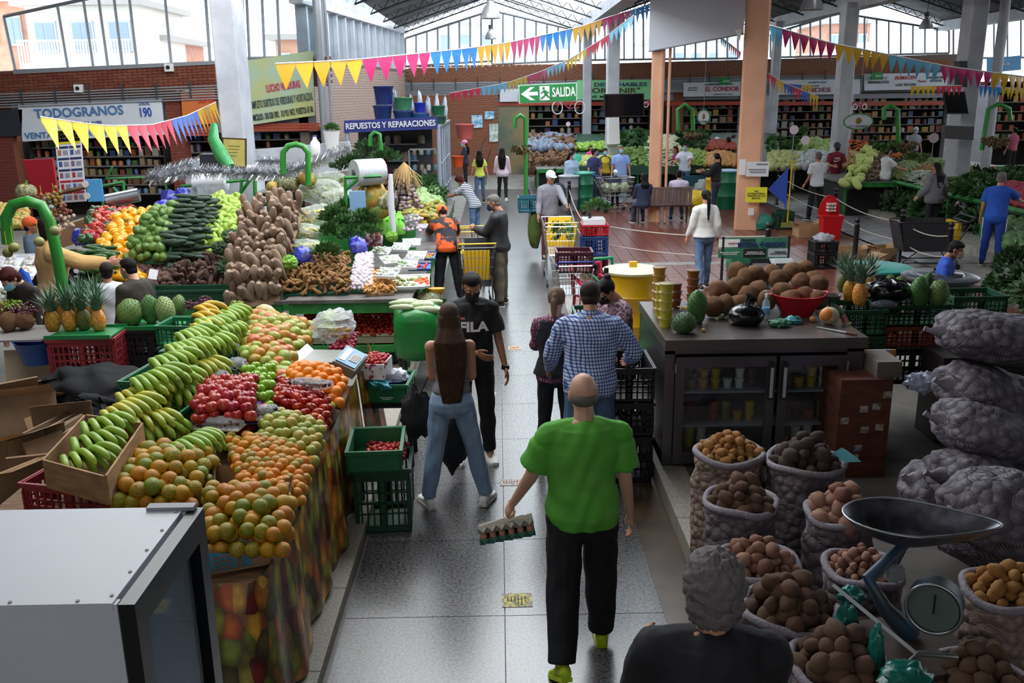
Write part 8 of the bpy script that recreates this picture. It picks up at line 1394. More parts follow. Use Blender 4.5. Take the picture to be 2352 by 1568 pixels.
obj('display_slope',MB().add([cf(1325,382),cf(1790,372),cf(1790,304),cf(1325,308),cf(1325,382)-Vector((0,0,.3)),cf(1790,372)-Vector((0,0,.3)),cf(1790,304)-Vector((0,0,1)),cf(1325,308)-Vector((0,0,1))],[(0,1,2,3),(7,6,5,4),(0,4,5,1),(1,5,6,2),(3,2,6,7),(0,3,7,4)]),C_DGR,label='sloping display of the centre stall',cat='display')
C3='on the centre stall'
cells(cf,[[None,('centre limes',F_ROUND,'c0c46a',.15,'pale lime in the heap behind the navy t-shirt '+C3,'fruit'),('centre beans',F_GUAT,'6f9038',.2,'green bean bundle right of the white steel box '+C3,'beans'),('centre onions',F_CUC,'d6d8b0',.28,'pale spring onion bundle beside the slim pillar '+C3,'onions'),('centre peas',F_GUAT,'8fae4a',.17,'pea pod heap behind the slim pillar '+C3,'pea pod'),('centre trays',F_ROUND,'d09a5a',.15,'tan packed fruit by the black top '+C3,'quince')],[('centre wraps',F_CABB,'75829a',.26,'bluish wrapped head at the back left '+C3,'cabbage'),('centre peppers',F_PEP,'8fb83a',.17,'bright green pepper in the middle '+C3,'pepper'),('centre chard',F_LEAF,'3f6f34',.4,'leafy bunch under the television '+C3,'greens'),('centre cauliflower',F_CABB,'d8dcb8',.22,'pale cauliflower near the slim pillar '+C3,'cauliflower'),('centre spinach',F_LEAF,'355f2c',.4,'dark leafy bunch behind the slim pillar '+C3,'greens'),('centre reds',F_ROUND,'a8402c',.15,'red fruit in boxes at the right '+C3,'fruit')]],[1215,1312,1422,1482,1545,1690][:0]or[1215,1315,1425,1485,1560,1620,1688],[378,342,308],.8)
sf=lambda x,y:atz(x,y,1.0+(388-y)/60*.6);C4='on the cluttered side stall'
cells(sf,[[('side limes',F_ROUND,'b8bc78',.2,'pale fruit at the front '+C4,'lime'),('side packs',F_CABB,'ccd6d8',.24,'clear wrapped vegetable '+C4,'bag'),('side onions',F_ROUND,'c8a868',.15,'pale onion '+C4,'onion')],[('side leaves',F_LEAF,'4a7a3a',.36,'leafy bunch at the back '+C4,'greens'),('side lettuces',F_CABB,'9ab868',.24,'pale green head '+C4,'cabbage'),('side carrots',F_CARROT,'d0602a',.28,'orange carrot bundle '+C4,'carrot')]],[1768,1835,1905,1985],[385,352,325],.8)
e=[atz(2000,400,.95),atz(2360,482,.95),atz(2430,385,1.25),atz(2075,340,1.25)];a=atz(1960,415,.95);fstall('low stall block under the steep root pile',a.x-.2,a.x+2.4,a.y,a.y+3)
t=thing('market_stall','long right hand vegetable stall with green rail over leafy bundles','stall',(0,0,0));q=[e[0],e[1],e[1]+Vector((5,3,0)),e[0]+Vector((3.5,6,0))];obj('counter',MB().add([v-Vector((0,0,.04))for v in q]+[v-Vector((0,0,.1))for v in q],[(0,1,2,3),(7,6,5,4),(0,4,5,1)]),mat('veg_green','3c4a2a',.8,col2='55603a',vscale=9,bump=.5),t,smooth=False);obj('front_rail',MB().tube([e[0]-Vector((0,0,.06)),e[1]-Vector((0,0,.06))],.06,4),GREEN,t)
for k in range(6):v=e[0].lerp(e[1],k/5);obj('leg',MB().bb(v.x,v.x+.07,v.y+.05,v.y+.12,.1,.9),GREEN,t)
C5='on the long right stall';RH=[Vector(v)for v in e]
def rf(u,v):q=RH[0].lerp(RH[1],u).lerp(RH[3].lerp(RH[2],u),v);return Vector((q.x,q.y,1.0+.35*v))
K=lambda n,fs_,c_,s_,l_,ct:('right '+n,fs_,c_,s_,l_+' '+C5,ct)
cells(rf,[[K('tomatoes',F_ROUND,'c05a3a',.13,'orange tomato at the left front','tomato'),K('greens one',F_GUAT,'6a7a3c',.2,'olive green bundle behind the gray dress','beans'),K('packs',F_CUC,'c8d4c8',.3,'pale wrapped bundle at the front','wrapped bundle'),K('beans',F_CUC,'5f7a38',.3,'long green bundle above the child','beans'),K('herbs',F_LEAF,'3a6a2a',.42,'leafy herb bunch near the front','greens'),K('radishes',F_ROUND,'a81e3a',.13,'dark red radish beside the blue shirt','radish')],[K('cucumbers',F_CUC,'2c4434',.32,'dark green cucumber in the left half','cucumber'),K('peas',F_GUAT,'7a8a4c',.2,'pale olive bundle in the middle','okra'),K('roots',F_GING,'a8824a',.18,'tan root in the middle','ginger'),K('corn',F_SWEET,'a8a86a',.26,'pale green husk in the middle','corn'),K('dark leaves',F_LEAF,'2f5224',.42,'dark leafy bunch in the right half','greens'),K('more radishes',F_ROUND,'b83048',.13,'bright red radish at the frame edge','radish')],[K('carrots',F_CARROT,'d8682a',.26,'orange carrot at the back','carrot'),K('fine greens',F_LEAF,'66803c',.36,'light leafy bunch at the back','greens'),K('arugula',F_GUAT,'7f9450',.2,'green bundle at the back middle','arugula'),K('ginger',F_GING,'b08a54',.16,'tan root at the back','ginger'),K('beets',F_ROUND,'8a4a3a',.15,'reddish root at the back','beet'),K('back greens',F_LEAF,'3f6a30',.4,'leafy bunch at the far back','greens')]],[0,.14,.3,.46,.64,.8,1],[.02,.2,.38,.58],.75)
heap(proto('root',F_SWEET,mat('steep_roots','7a6650',.8,rnd=.4)),[(1965,415,.95),(2040,405,1.0),(2045,335,1.6),(2015,335,1.6)],.13,.15,.2,'steep roots','small brown root in the steep pile behind the white t-shirt','root',board=(C_DGR,'board under the steep pile of small roots'),cap=150)
heap(proto('gourd',F_GUAT,mat('pale_gourds','bccc74',.5,rnd=.2)),[(1935,425,.9),(1968,420,.95),(2012,340,1.6),(1990,340,1.6)],.22,.22,.3,'long pale gourds','pale green gourd in the sloping row at the left end of the right stall','gourd',board=(C_DGR,'board under the pale gourds'))
heap(proto('melon',F_ROUND,mat('rack_melon','5a7a4a',.5,rnd=.2)),[(2318,560,.5),(2352,562,.5),(2352,505,.7),(2320,508,.7)],.22,.22,.24,'rack melons','green melon in the green rack at the right edge','melon');heap(LD,[(2040,470,.35),(2250,520,.35),(2240,490,.4),(2050,440,.4)],.4,.5,.7,'bundles under the right stall','dark leafy bundle under the right stall','greens');heap(LD,[(2300,660,.3),(2360,680,.3),(2360,600,.5),(2320,590,.5)],.4,.4,.55,'edge bundles','dark leafy bundle at the right frame edge','greens')
for k,(px,py,Y,lab)in enumerate(((1195,330,21.5,'dried garlic stems hanging on the green hoop by the cassava'),(1590,300,25.8,'dry herbs hanging on the hoop by the salmon pillar'),(2290,310,19.8,'dark herb bunch hanging behind the far right column'),(2085,320,21,'dry bunch on top of the right stall'),(1842,285,28,'green plant hanging at the side stall'),(2030,320,21,'bunch of green plantains hanging at the right hoop'))):one(('herb_bunch',F_LEAF[k%4].copy(),None),aty(px,py,Y),.55 if k else.5,(PI,0,k),lab,'herbs').data.materials.append(mat('dry_herb%d'%(k>3),'6a5a38' if k<4 else '4a6a34',.8,var=.3))
# ================================================================ shops, signs, bunting, lamps
PK_=[MB().bb(-.5,.5,-.5,.5,-.5,.5).mesh('pack',False),MB().lathe([(.4,-.5),(.42,.3),(.2,.45),(.2,.5)],n=8).mesh('jar'),MB().loft([[Vector((x*s,y*s*.6,z))for x,y in((-.5,-.3),(.5,-.3),(.5,.3),(-.5,.3))]for z,s in((-.5,1),(-.3,.9),(.3,.9),(.5,1))]).mesh('pouch',False)]
PCM=[mat('pk'+c,c,.4,var=.3,vscale=14)for c in('8a3a30','a8843a','2f4470','a8a498','4a6238','6a4a34','a8623a','40304a','5f7a90','8f7a60')]
PKM=[]
for me in PK_:
 for m_ in PCM:q=me.copy();q.materials.append(m_);PKM.append(q)
NP=[0]
def shop(n,px0,px1,pt,pb,Y,what,step=.24,depth=1.2,rows=6,fill=1.0):
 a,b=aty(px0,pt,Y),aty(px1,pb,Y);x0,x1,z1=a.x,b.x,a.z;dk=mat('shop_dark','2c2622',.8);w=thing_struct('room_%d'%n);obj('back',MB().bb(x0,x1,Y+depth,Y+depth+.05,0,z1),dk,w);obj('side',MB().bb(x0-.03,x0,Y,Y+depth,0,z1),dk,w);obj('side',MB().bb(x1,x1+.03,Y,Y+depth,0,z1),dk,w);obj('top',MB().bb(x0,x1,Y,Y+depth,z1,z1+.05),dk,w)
 z0=max(.6,b.z)
 for r_ in range(rows):
  z=z0+(z1-z0)*r_/rows;obj('shelf',MB().bb(x0,x1,Y+.15,Y+.5,z-.03,z),plain('6a6460',.6),w)
  for i in range(int((x1-x0)/step)):
   if random.random()>fill:continue
   h=random.uniform(.5,.85)*(z1-z0)/rows;NP[0]+=1;k_=random.randrange(30);place((('grocery_box','jar','pouch')[k_//10],PKM[k_],None),(x0+step*(i+.5),Y+.28+rj(.06),z+h/2),(step*random.uniform(.55,.9),.2,h),(0,0,0),'goods in '+what,'packaged item, %s shelf from below, in %s'%(ORD[r_]if r_ else 'first',what),'grocery')
def sign(px,Y,m,label,lines,cat='sign',t_=.05):
 P=[aty(x,y,Y)for x,y in px];t=thing('shop_sign',label,cat,P[3]);o_=Vector((0,0,0));u,v=P[2]-P[3],P[0]-P[3];obj('board',MB().wall(o_,u,v,Vector((0,-1,0)),t_),m,t,smooth=False);ang=math.atan2(u.z,u.x)
 for(s,fx,fz,wf,hf,c)in lines:q=u*fx+v*fz;hh=v.length*hf*1.35;text(s,hh,plain(c,.5),t,(q.x,q.y-.02-t_*0,q.z),(PI/2,-ang,0),width=u.length*wf,bold=hh*.02,depth=.004)
 return t
wsg=mat('sign_white','d2d6de',.5,var=.08,vscale=1.5)
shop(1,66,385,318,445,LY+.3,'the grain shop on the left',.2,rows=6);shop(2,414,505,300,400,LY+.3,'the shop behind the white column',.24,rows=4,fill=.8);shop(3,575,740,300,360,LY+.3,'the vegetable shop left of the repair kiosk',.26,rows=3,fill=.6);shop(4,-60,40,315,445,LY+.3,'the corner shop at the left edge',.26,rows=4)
sign([(41,241),(370,222),(378,309),(52,325)],LY-.1,wsg,'big white hand painted shop sign with blue letters and number 190',[('TODOGRANOS',.42,.72,.62,.26,'4a74a8'),('LOCAL',.88,.86,.08,.07,'3a5a9a'),('190',.88,.62,.08,.26,'2a4aa0'),('COMIDA PARA AVES',.42,.42,.3,.08,'3a5a90'),('VENTAS POR MAYOR',.32,.14,.6,.17,'4a74a8')])
sign([(415,210),(495,203),(497,283),(420,290)],LY-.1,mat('sign_orange','c86a34',.5),'orange shop sign with grain pictures partly behind the column',[('SUPER',.75,.7,.5,.2,'c02a2a')]);sign([(562,140),(720,195),(723,265),(570,288)],LY-.12,mat('banner_print','a8bfaa',.5,col2='b8ba78',vscale=1.2),'pale green vegetable banner with red heading beside the white column',[('LUCHO VERDURAS',.55,.52,.5,.12,'c02a5a'),('COMPLETO SURTIDO DE VERDURAS Y HORTALIZAS',.5,.3,.95,.12,'3a4a4a'),('DOMICILIOS : 350 528 1092   313 921 9672  PUESTOS 67 68',.5,.1,.95,.1,'22262a')])
sign([(-60,255),(46,255),(50,312),(-60,316)],LY-.1,mat('dark_slate','2a2c3a',.5,var=.3,vscale=20),'dark speckled fascia above the corner shop',[])
for n,(x0,x1,y0,y1)in enumerate(((378,500,283,315),(572,735,284,302))):a,b=aty(x0,y0,LY+.02),aty(x1,y1,LY+.02);g=MB();[g.bb(a.x,b.x,LY,LY+.04,a.z-.07*k-.06,a.z-.07*k)for k in range(int((a.z-b.z)/.07))];struct('trim_%d'%(40+n),g,redshut,smooth=False)
KY=23.6;a,b=aty(792,300,KY),aty(1005,295,KY);t=thing('repair_kiosk','repair kiosk with blue banner, open shelves and goods stacked on its roof','kiosk',(0,0,0));zt=a.z+.12
obj('roof',MB().bb(a.x,b.x+.1,KY,KY+4.5,zt-.05,zt),gray,t);obj('back_panel',MB().bb(a.x,b.x-.3,KY+2.2,KY+2.25,0,zt),plain('3a3a3e',.7),t)
for x in(a.x+.05,b.x+.02):obj('post',MB().tube([(x,KY,0),(x,KY,zt)],.055,8),plain('9aa2b0',.4),t)
for k in range(5):y=KY+.9*k+.9;obj('post',MB().tube([(b.x+.05,y,0),(b.x+.05,y,zt)],.03,6),plain('a8b0bc',.4),t);obj('rail',MB().tube([(b.x+.05,y-.9,.75),(b.x+.05,y,.75)],.02,6),plain('a8b0bc',.4),t);obj('rail',MB().tube([(b.x+.05,y-.9,1.5),(b.x+.05,y,1.5)],.02,6),plain('a8b0bc',.4),t)
for z in(.55,1.0,1.45,1.9):obj('shelf',MB().bb(a.x+.3,b.x-.7,KY+1.9,KY+2.2,z,z+.03),gray,t)
for z in(.9,1.3,1.7):obj('glass_shelf',MB().bb(b.x-.75,b.x-.05,KY+.1,KY+.9,z,z+.02),GLASS,t)
obj('display_case',MB().bb(b.x-.78,b.x-.74,KY+.1,KY+.14,0,1.9).bb(b.x-.06,b.x-.02,KY+.1,KY+.14,0,1.9).bb(b.x-.78,b.x-.02,KY+.1,KY+.14,1.86,1.9),steel,t);obj('white_cabinet',MB().bb(b.x-.8,b.x-.05,KY+.1,KY+.8,0,.75),plain('8f96a4',.5),t)
for i in range(26):place(('kitchen_pot',PKM[10+random.choice((3,8,3,9))],None),(a.x+.4+random.random()*1.5,KY+2.0,(.55,1.0,1.45,1.9)[i%4]+.14),(.2,.2,.22),(0,0,0),'pots in the repair kiosk','metal pot or spare part on the repair kiosk shelves','pot')
for i in range(12):place(('kitchen_pot',PKM[10+(3,8,9)[i%3]],None),(b.x-.65+.18*(i%4),KY+.4,(.92,1.32,1.72)[i//4]+.08),(.14,.14,.15),(0,0,0),'pots in the kiosk glass case','small metal part in the glass case of the repair kiosk','pot')
sign([(790,277),(1004,271),(1004,296),(790,305)],KY-.08,mat('banner_blue','25307a',.5),'blue banner with bold white lettering on the repair kiosk',[('REPUESTOS Y REPARACIONES',.5,.5,.96,.5,'e6e6ec')]);BK=lambda r1,r2,h:MB().lathe([(r1,0),(r2,h*.9),(r2*1.06,h*.92),(r2*1.06,h),(r2*.96,h),(r1*.9,.02),(0,.02)],n=18)
for k,(px,py,r1,r2,h,c_,lab)in enumerate(((880,272,.19,.24,.48,'23386f','dark blue bin at the bottom of the left roof stack'),(882,235,.2,.25,.46,'22306a','tall dark blue bin on top of the left roof stack'),(927,272,.2,.26,.34,'23407a','blue lidded bin under the green tub on the kiosk roof'),(927,242,.18,.24,.32,'4a8a64','pale green tub on the kiosk roof'),(967,272,.18,.22,.28,'2f62a0','light blue tub on the kiosk roof'),(965,250,.12,.15,.24,'2434b8','small bright blue bucket on the kiosk roof'),(1006,250,.14,.18,.24,'2a6a4a','dark green bucket at the right of the kiosk roof'),(1007,270,.16,.2,.2,'2f5a48','green basket under the dark green bucket'))):p=aty(px,py,KY+.5);obj('bucket',BK(r1,r2,h),mat('bk'+c_,c_,.4),label=lab,cat='bucket',loc=(p.x,KY+.5,zt+(.5 if k in(1,)else.36 if k==3 else.3 if k==5 else.22 if k==6 else 0)))
obj('bucket',BK(.13,.17,.3),plain('e8581c',.4),label='orange bucket hanging beside the pink capped person',cat='bucket',loc=aty(1052,383,26));obj('basket',BK(.2,.26,.4),mat('coral_basket','c8605a',.5),label='coral laundry basket hanging on the kiosk side',cat='basket',loc=aty(1068,318,26))
for k in range(9):obj('mop_bundle',MB().ell((b.x-1.6+.22*k,KY+.9,zt+.45+rj(.1)),(.07,.07,.3),8,8,None,lump(k,.3,5)),plain('b8c0ce',.4),label='silver utensil bundle standing behind the roof buckets, number %d from the left'%(k+1),cat='utensils')
BS=[(5,1148,1335,238,340,'the pet food shop behind the SALIDA sign'),(6,1360,1490,235,330,'the disposables shop behind the television'),(7,1572,1695,232,330,'the shop between the salmon pillars'),(8,1785,1920,218,330,'the shop right of the wide pillar'),(9,1960,2170,215,320,'the shop with the red shutter'),(10,2270,2430,190,320,'the shop at the far right edge')]
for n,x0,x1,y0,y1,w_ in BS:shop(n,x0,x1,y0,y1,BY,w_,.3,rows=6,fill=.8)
for n,(x0,x1)in enumerate(((1140,1340),(1355,1495),(1530,1700),(1784,1925),(1955,2175))):a,b=aty(x0,226,BY-.1),aty(x1,238,BY-.1);struct('trim_%d'%(50+n),MB().bb(a.x,b.x,BY-.12,BY-.04,b.z-.05,b.z+.1),redshut)
for n,(x0,x1)in enumerate(((1338,1358),(1548,1570),(1700,1784),(1925,1960),(2178,2268))):a,b=aty(x0,235,BY),aty(x1,235,BY);struct('column_%d'%(20+n),MB().bb(a.x,b.x,BY-.05,BY+.3,0,3.3),white if n!=1 else brickm)
struct('wall_lower',MB().bb(-3.6,20,BY+1.3,BY+1.4,0,3.9),plain('3a3430',.8));struct('wall_left_lower',MB().bb(-14,-4.9,LY+1.6,LY+1.7,0,3.2),plain('3a3430',.8));struct('wall_fascia',MB().bb(-3.6,19.5,BY+.05,BY+.2,2.85,3.9),mat('fascia','8a8c92',.6));struct('wall_left_fascia',MB().bb(-14,-4.9,LY+.2,LY+.3,2.3,3.4),MATS['fascia'])
SY=BY-.25
sign([(1325,184),(1500,182),(1500,228),(1325,229)],SY,plain('8fd89a',.5),'light green shop sign with dark lettering behind the television',[('Y DESECHABLES',.52,.76,.8,.2,'24406a'),('"PORVENIR"',.45,.45,.75,.26,'4a3a2a'),('POR MAYOR',.35,.14,.5,.14,'2a4a3a')])
sign([(1148,205),(1190,204),(1190,233),(1148,234)],SY,wsg,'short blank white sign at the left of the exit sign',[])
sign([(1570,190),(1700,184),(1700,220),(1570,222)],SY,wsg,'white shop sign with red capitals between the two salmon pillars',[('ALMACEN VIVERES',.62,.85,.5,.12,'2a2a3a'),('EL CONDOR',.68,.5,.6,.34,'b02a3a'),('viveres en gral.',.7,.14,.35,.12,'3a3a3a'),('rancho\nlicores',.16,.55,.16,.12,'3a3a4a')])
sign([(1770,184),(1975,182),(1975,216),(1770,218)],SY,wsg,'white shop sign with dark red capitals right of the wide salmon pillar',[('ALMACEN',.52,.82,.2,.14,'4a6a8a'),('LOS',.5,.58,.08,.12,'8a3a3a'),('ANDES',.5,.3,.35,.3,'8a2a3a')])
sign([(1985,170),(2175,165),(2175,204),(1985,208)],SY,wsg,'white shop sign with black and red lettering above the right shutter',[('VIVERES Y\nABARROTES',.17,.6,.26,.17,'2a3a3a'),('ALMACEN',.5,.72,.26,.22,'b82a2a'),('·LAS VEGAS·',.5,.3,.26,.16,'2a3a3a'),('Ventas',.7,.5,.1,.14,'b02a2a'),('POR MAYOR Y\nAL DETAL',.87,.6,.22,.14,'2a2a2a')])
sign([(2268,135),(2345,130),(2345,160),(2268,168)],30,plain('5aa0d0',.5),'blue and white shop banner at the far right',[('PAPELERIA 22',.4,.5,.5,.14,'e8e8f0')])
t=sign([(1190,195),(1323,188),(1326,232),(1192,238)],20.0,plain('c8dcc8',.5),'large hanging green exit sign with arrow and running figure reading SALIDA',[])
P=[aty(x,y,20.0)for x,y in((1190,195),(1323,188),(1326,232),(1192,238))];u,v=P[2]-P[3],P[0]-P[3]
def onp(fx,fz,dy=-.03):q=u*fx+v*fz;return Vector((q.x,q.y+dy,q.z))
gs=plain('14803c',.5);obj('green_panel',MB().add([onp(.02,.05),onp(.98,.05),onp(.98,.95),onp(.02,.95)],[(0,1,2,3)]),gs,t,smooth=False);obj('arrow',MB().add([onp(.04,.5,-.035),onp(.2,.85,-.035),onp(.28,.85,-.035),onp(.17,.6,-.035),onp(.33,.6,-.035),onp(.33,.4,-.035),onp(.17,.4,-.035),onp(.28,.15,-.035),onp(.2,.15,-.035)],[(0,1,2,3),(3,4,5,6),(0,3,6),(0,6,7,8)]),WHT,t,smooth=False)
obj('door_figure',MB().add([onp(.36,.12,-.034),onp(.53,.12,-.034),onp(.53,.88,-.034),onp(.36,.88,-.034)],[(0,1,2,3)]),WHT,t,smooth=False);g=MB().ell(onp(.43,.76,-.04),(.025,.004,.03),10,6).tube([onp(.44,.66,-.04),onp(.47,.45,-.04)],.03,6).tube([onp(.47,.45,-.04),onp(.42,.3,-.04),onp(.38,.2,-.04)],.016,5).tube([onp(.47,.45,-.04),onp(.51,.3,-.04),onp(.56,.22,-.04)],.016,5).tube([onp(.43,.62,-.04),onp(.38,.5,-.04)],.012,5).tube([onp(.45,.62,-.04),onp(.52,.52,-.04)],.012,5);obj('running_figure',g,gs,t);q=onp(.77,.5,-.036);text('SALIDA',v.length*.7,WHT,t,q,(PI/2,-math.atan2(u.z,u.x),0),width=u.length*.4,bold=.006)
for k,(x0,y0,lab)in enumerate(((1652,184,'small green exit sign above the red lettered sign between the pillars'),(2002,172,'small green exit sign above the black and red lettered sign'))):sign([(x0,y0-5),(x0+26,y0-6),(x0+26,y0+10),(x0,y0+11)],BY-.6,gs,lab,[('SALIDA',.6,.5,.6,.3,'e0f0e0')])
for k,(px,Y,c_,lab)in enumerate(((([1083,265],[1108,264],[1108,293],[1083,294]),BY-.2,'4aa0d8','light blue notice with red foot on the brick end wall'),(([1113,256],[1135,255],[1135,273],[1113,274]),BY-.2,'2a9ac8','turquoise notice on the brick end wall'),(([1124,285],[1143,284],[1144,325],[1124,326]),BY-.2,'9ab08a','narrow green poster on the brick end wall'))):sign(px,Y,mat('notice'+c_,c_,.5,col2='d8e8f0',vscale=7),lab,[],'poster')
def tv(px,Y,lab,mount=True):
 P=[aty(x,y,Y)for x,y in px];t=thing('television',lab,'television',P[3]);u,v=P[2]-P[3],P[0]-P[3];obj('housing',MB().wall(Vector((0,0,0)),u,v,Vector((0,-1,0)),.08),plain('1c1c20',.4),t,smooth=False);obj('screen',MB().add([u*.03+v*.06+Vector((0,-.004,0)),u*.97+v*.06+Vector((0,-.004,0)),u*.97+v*.96+Vector((0,-.004,0)),u*.03+v*.96+Vector((0,-.004,0))],[(0,1,2,3)]),plain('0d0d14',.15),t,smooth=False)
 if mount:obj('mount',MB().tube([u*.5+v*.5+Vector((0,.08,0)),u*.5+v*.5+Vector((.1,.5,0))],.04,6),dgray,t)
tv([(1387,216),(1480,214),(1480,268),(1388,270)],27.5,'wide black television mounted on the middle white column');tv([(2167,210),(2216,209),(2225,262),(2176,262)],21.5,'small black television tilted on the right column');obj('speaker_box',quad([(2172,288),(2238,291),(2236,322),(2170,318)],21.4,.2),plain('4a4648',.6),label='long gray box mounted below the right television',cat='speaker')
obj('wall_speaker',quad([(2204,140),(2222,140),(2222,200),(2204,198)],21.6,.25),black,label='tall black loudspeaker on the right column',cat='speaker')
def disc(px,py,rx,rz_,Y,lab,s1='',m=None):
 p=aty(px,py,Y);k=Y/FPX;t=thing('hanging_sign',lab,'sign',p);obj('disc',MB().loft([[Vector((rx*k*math.cos(a),y,rz_*k*math.sin(a)))for a in[2*PI*i/28 for i in range(28)]]for y in(.02,0)]),wsg,t,smooth=False);obj('green_rim',MB().tube([(rx*k*math.cos(a),0,rz_*k*math.sin(a))for a in[2*PI*i/28 for i in range(29)]],.018,5),m or GREEN,t);obj('picture',MB().ell((0,-.01,rz_*k*.1),(rx*k*.22,.01,rz_*k*.4),10,8),mat('basket_print','b8642a',.6,col2='4a7a2a',vscale=12),t);obj('cord',MB().tube([(0,.01,rz_*k),(0,.01,6.0-p.z)],.006,4),gray,t)
 if s1:text(s1,rz_*k*.42,plain('1c2a22',.5),t,(0,-.012,-rz_*k*.62),width=rx*k*1.3)
disc(1616,269,14,16,26,'round green rimmed hanging sign beside the salmon pillar','311 550565');disc(1972,279,33,17,24,'oval hanging sign with delivery phone number','311 5505652')
for k,(px,py,r_,lab)in enumerate(((1305,285,5,'narrow white oval sign over the centre stall'),(1824,298,10,'pink oval sign on the side stall, upper'),(1850,322,10,'pink oval sign on the side stall, lower'),(2145,317,11,'round white sign at the right vegetable stall'))):p=aty(px,py,26 if k<1 else 22);kk=p.y/FPX;t=thing('price_sign',lab,'sign',p);obj('disc',MB().tube([(0,.01,0),(0,-.01,0)],r_*kk,18),mat('pinkish','d8c4cc',.6),t);obj('stick',MB().tube([(0,.01,0),(0,.01,-.6)],.012,4),gray,t)
def bike(px,py,s,Y,lab):
 p=aty(px,py,Y);k=s*Y/FPX;t=thing('bicycle_picture',lab,'sign',p)
 for x in(-.66,.66):obj('wheel',MB().tube([(k*(x+.3*math.cos(a)),0,k*.36*math.sin(a))for a in[2*PI*i/20 for i in range(21)]],.02,5),WHT,t)
 obj('frame',MB().tube([(-.66*k,0,0),(-.45*k,0,.5*k),(.35*k,0,.4*k),(.66*k,0,0),(.0,0,-.05*k),(-.48*k,0,.4*k)],.022,5).tube([(.0,0,-.05*k),(.4*k,0,.55*k)],.022,5),plain('c04a6a',.5),t)
bike(1306,247,38,36,'white and pink cut-out bicycle sign under the exit sign');bike(1975,245,16,28,'white cut-out bicycle sign hanging by the oval sign');bike(1495,240,16,35,'pink bicycle sign partly behind the slim salmon pillar')
for k,(px,py,Y,s,lab)in enumerate(((1126,22,17,.5,'dome lamp hanging nearest in the centre bay'),(1127,78,28,.48,'dome lamp hanging farther in the centre bay'),(1866,0,19,.62,'dome lamp at the top edge right of the pillar'),(2128,52,25,.5,'dome lamp hanging in the right bay'))):
 p=aty(px,py,Y);t=thing('pendant_lamp',lab,'lamp',p);t.scale=(s,)*3;obj('shade',MB().lathe([(.36,-.3),(.34,-.15),(.2,.12),(.12,.2),(.12,.3),(0,.3)],n=24),plain('9c9ca0',.35,.4),t);obj('ballast',MB().cyl((0,0,.3),.13,.22,14),dgray,t);obj('cable',MB().tube([(0,0,.5),(0,0,(6.3-p.z)/s)],.015,5),black,t)
BC={'y':mat('flag_yellow','e0a81c',.3),'m':mat('flag_magenta','c2246a',.3),'b':mat('flag_blue','1f7cc8',.3),'l':mat('flag_light_blue','6ab4d8',.3),'Y':mat('flag_bright_yellow','d9b51c',.35),'r':mat('flag_red','c8304a',.3),'u':mat('flag_royal','3a68c0',.3)}
def bunting(pts,cols,per,fl,lab,sag=0,wf=.8,lean=0):
 P=[aty(x,y,Y)for x,y,Y in pts];t=thing('bunting',lab,'bunting',P[0]);Q=[p-P[0]for p in P];n=len(cols)*per;L=[0]
 for i in range(len(Q)-1):L.append(L[-1]+(Q[i+1]-Q[i]).length)
 def at(s):
  for i in range(len(Q)-1):
   if s<=L[i+1]or i==len(Q)-2:return Q[i].lerp(Q[i+1],(s-L[i])/(L[i+1]-L[i]))
 obj('cord',MB().tube([at(L[-1]*i/30)for i in range(31)],.008,4),WHT,t)
 for i in range(n):
  a,b=at(L[-1]*(i+.02)/n),at(L[-1]*(i+.98)/n);h=fl*((a+P[0]).y/P[0].y)**.45;dz=Vector((rj(.02)+lean*h,rj(.06)*h*2,-h));m_=BC[cols[i//per]];k=Vector((0,.004,0));mid=a.lerp(b,.5)+dz*.5+Vector((0,-.05*h,0));up=Vector((0,0,-h*.16));obj('flag',MB().add([a,b,b+up,a.lerp(b,.5)+dz,a+up,mid+up*.3,a+k,b+k,b+up+k,a.lerp(b,.5)+dz+k,a+up+k,mid+up*.3+k],[(0,1,2,5),(5,2,3),(5,3,4),(0,5,4),(7,6,11,8),(8,11,9),(9,11,10),(11,6,10)]),m_,t)
bunting([(633,146,10.8),(805,138,12.5),(938,125,14),(1065,112,16),(1165,98,18.5),(1250,80,21),(1330,62,23),(1400,38,25),(1455,22,26.5),(1548,-10,30)],'ymbymbymby',5,.3,'long bunting of yellow, magenta and blue flags crossing the upper middle')
bunting([(1032,214,26),(1110,200,25),(1165,190,24),(1240,165,22),(1310,135,20),(1390,85,18),(1455,35,16.5)],'rlYmlYrl',5,.26,'small flag bunting rising from the repair kiosk to the upper right');bunting([(1797,66,11),(1905,98,11.2),(2035,124,11.4),(2175,152,11.6),(2320,172,11.8),(2380,180,12)],'mylmy',6,.21,'long bunting of large magenta, yellow and light blue flags on the right')
bunting([(93,268,10),(170,280,11),(250,289,12),(350,286,14),(430,265,17),(496,234,21)],'Yruy',6,.34,'shiny drooping bunting in front of the grain shop sign',lean=.22);bunting([(2092,198,20),(2210,196,20)],'Yr',5,.22,'short yellow and magenta bunting by the right television');bunting([(1768,58,11),(1797,66,11)],'l',2,.22,'two light blue flags beside the salmon pillar');bunting([(1655,84,24),(1702,120,23)],'br',5,.22,'tiny bunting piece left of the salmon pillar')
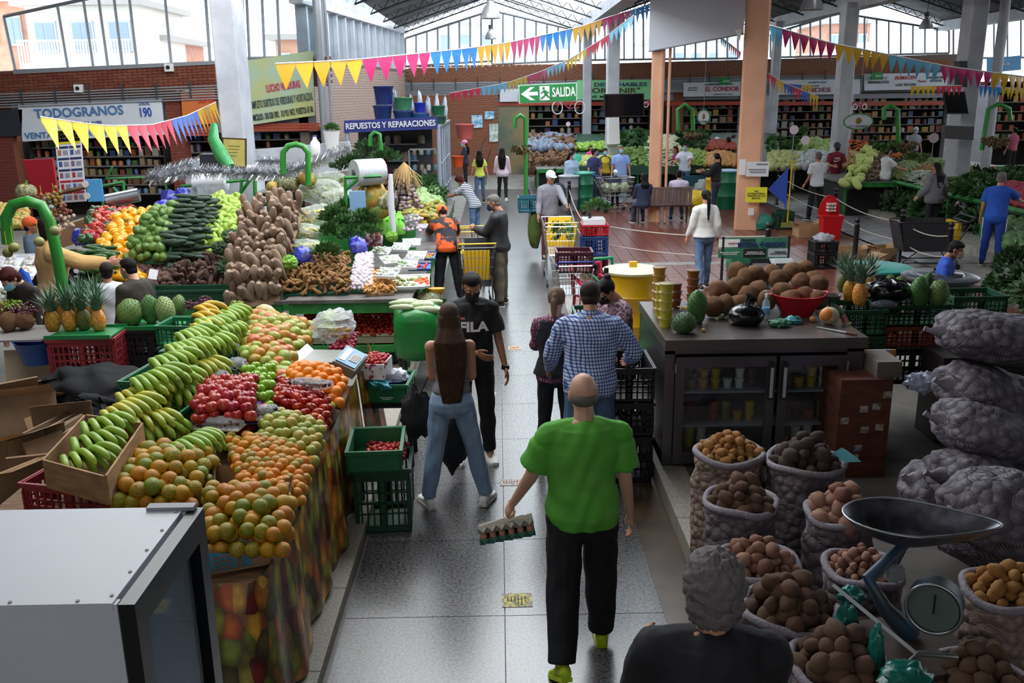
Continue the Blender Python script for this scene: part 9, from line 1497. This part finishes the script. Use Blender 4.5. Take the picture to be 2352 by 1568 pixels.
bunting([(1765,168,24),(1800,190,24),(1880,222,24)],'rYuruY',3,.32,'narrow drooping bunting right of the salmon pillar');bunting([(1795,190,25),(1865,196,25)],'ruY',4,.25,'short bunting in front of the dark red lettered sign');bunting([(2250,196,20),(2352,204,20)],'bY',5,.25,'short bunting behind the far right column')
for k,(px,py,lab)in enumerate(((182,203,'white dome camera on the brick band'),(389,155,'small white camera under the left window sill'))):t=thing('security_camera',lab,'camera',aty(px,py,LY-.1));obj('housing',MB().bb(-.1,.1,-.1,.05,-.1,.1),WHT,t);obj('lens',MB().tube([(0,-.1,0),(0,-.13,0)],.05,10),black,t)
t=thing('jug','white plastic jug on the counter left of the repair kiosk','jug',aty(724,335,19));obj('jug_body',MB().lathe([(.09,-.17),(.1,-.1),(.1,.06),(.04,.14),(.035,.19)],n=14),WHT,t);obj('cap',MB().cyl((0,0,.18),.04,.03,10),plain('5a5aa8',.4),t)
t=thing('potted_plant','small plant in a white pot beside the white jug','plant',aty(762,315,19.5));obj('pot',MB().lathe([(.12,-.25),(.17,.1),(.18,.12),(.15,.12),(.1,-.2),(0,-.2)],n=16),WHT,t);o=obj('leaves',F_LEAF[0].copy(),M_LEAF,t,(0,0,.12),None,.35)
struct('wall_partition',quad([(575,345),(800,325),(815,390),(575,420)],19.8,.2),white)
obj('weighing_device',MB().bb(-.16,.16,-.1,.1,-.18,.1).bb(-.22,.22,-.2,.2,-.22,-.18),plain('2a2d36',.4),label='black electronic device on the white shelf beside the certificate',cat='device',loc=aty(487,368,14.6));obj('white_shelf',MB().bb(-.5,.6,-.1,.5,-.9,0),plain('c0c4cc',.5),label='white cabinet behind the tinsel carrying the black device',cat='cabinet',loc=aty(500,385,14.7))
struct('door_1',quad([(1145,236),(1215,234),(1215,400),(1147,405)],BY-.06,.04),mat('glass_door','5a6a5c',.3,col2='8a7a58',vscale=1.2));obj('handtruck',MB().tube([(0,0,0),(.05,0,.8),(.15,0,1.5),(.3,0,1.7)],.02,6).tube([(.25,0,0),(.3,0,.8),(.45,0,1.3)],.02,6),dgray,label='gray hand truck leaning on the brick end wall',cat='hand truck',loc=atz(1100,425,0))
bpy.context.view_layer.update()
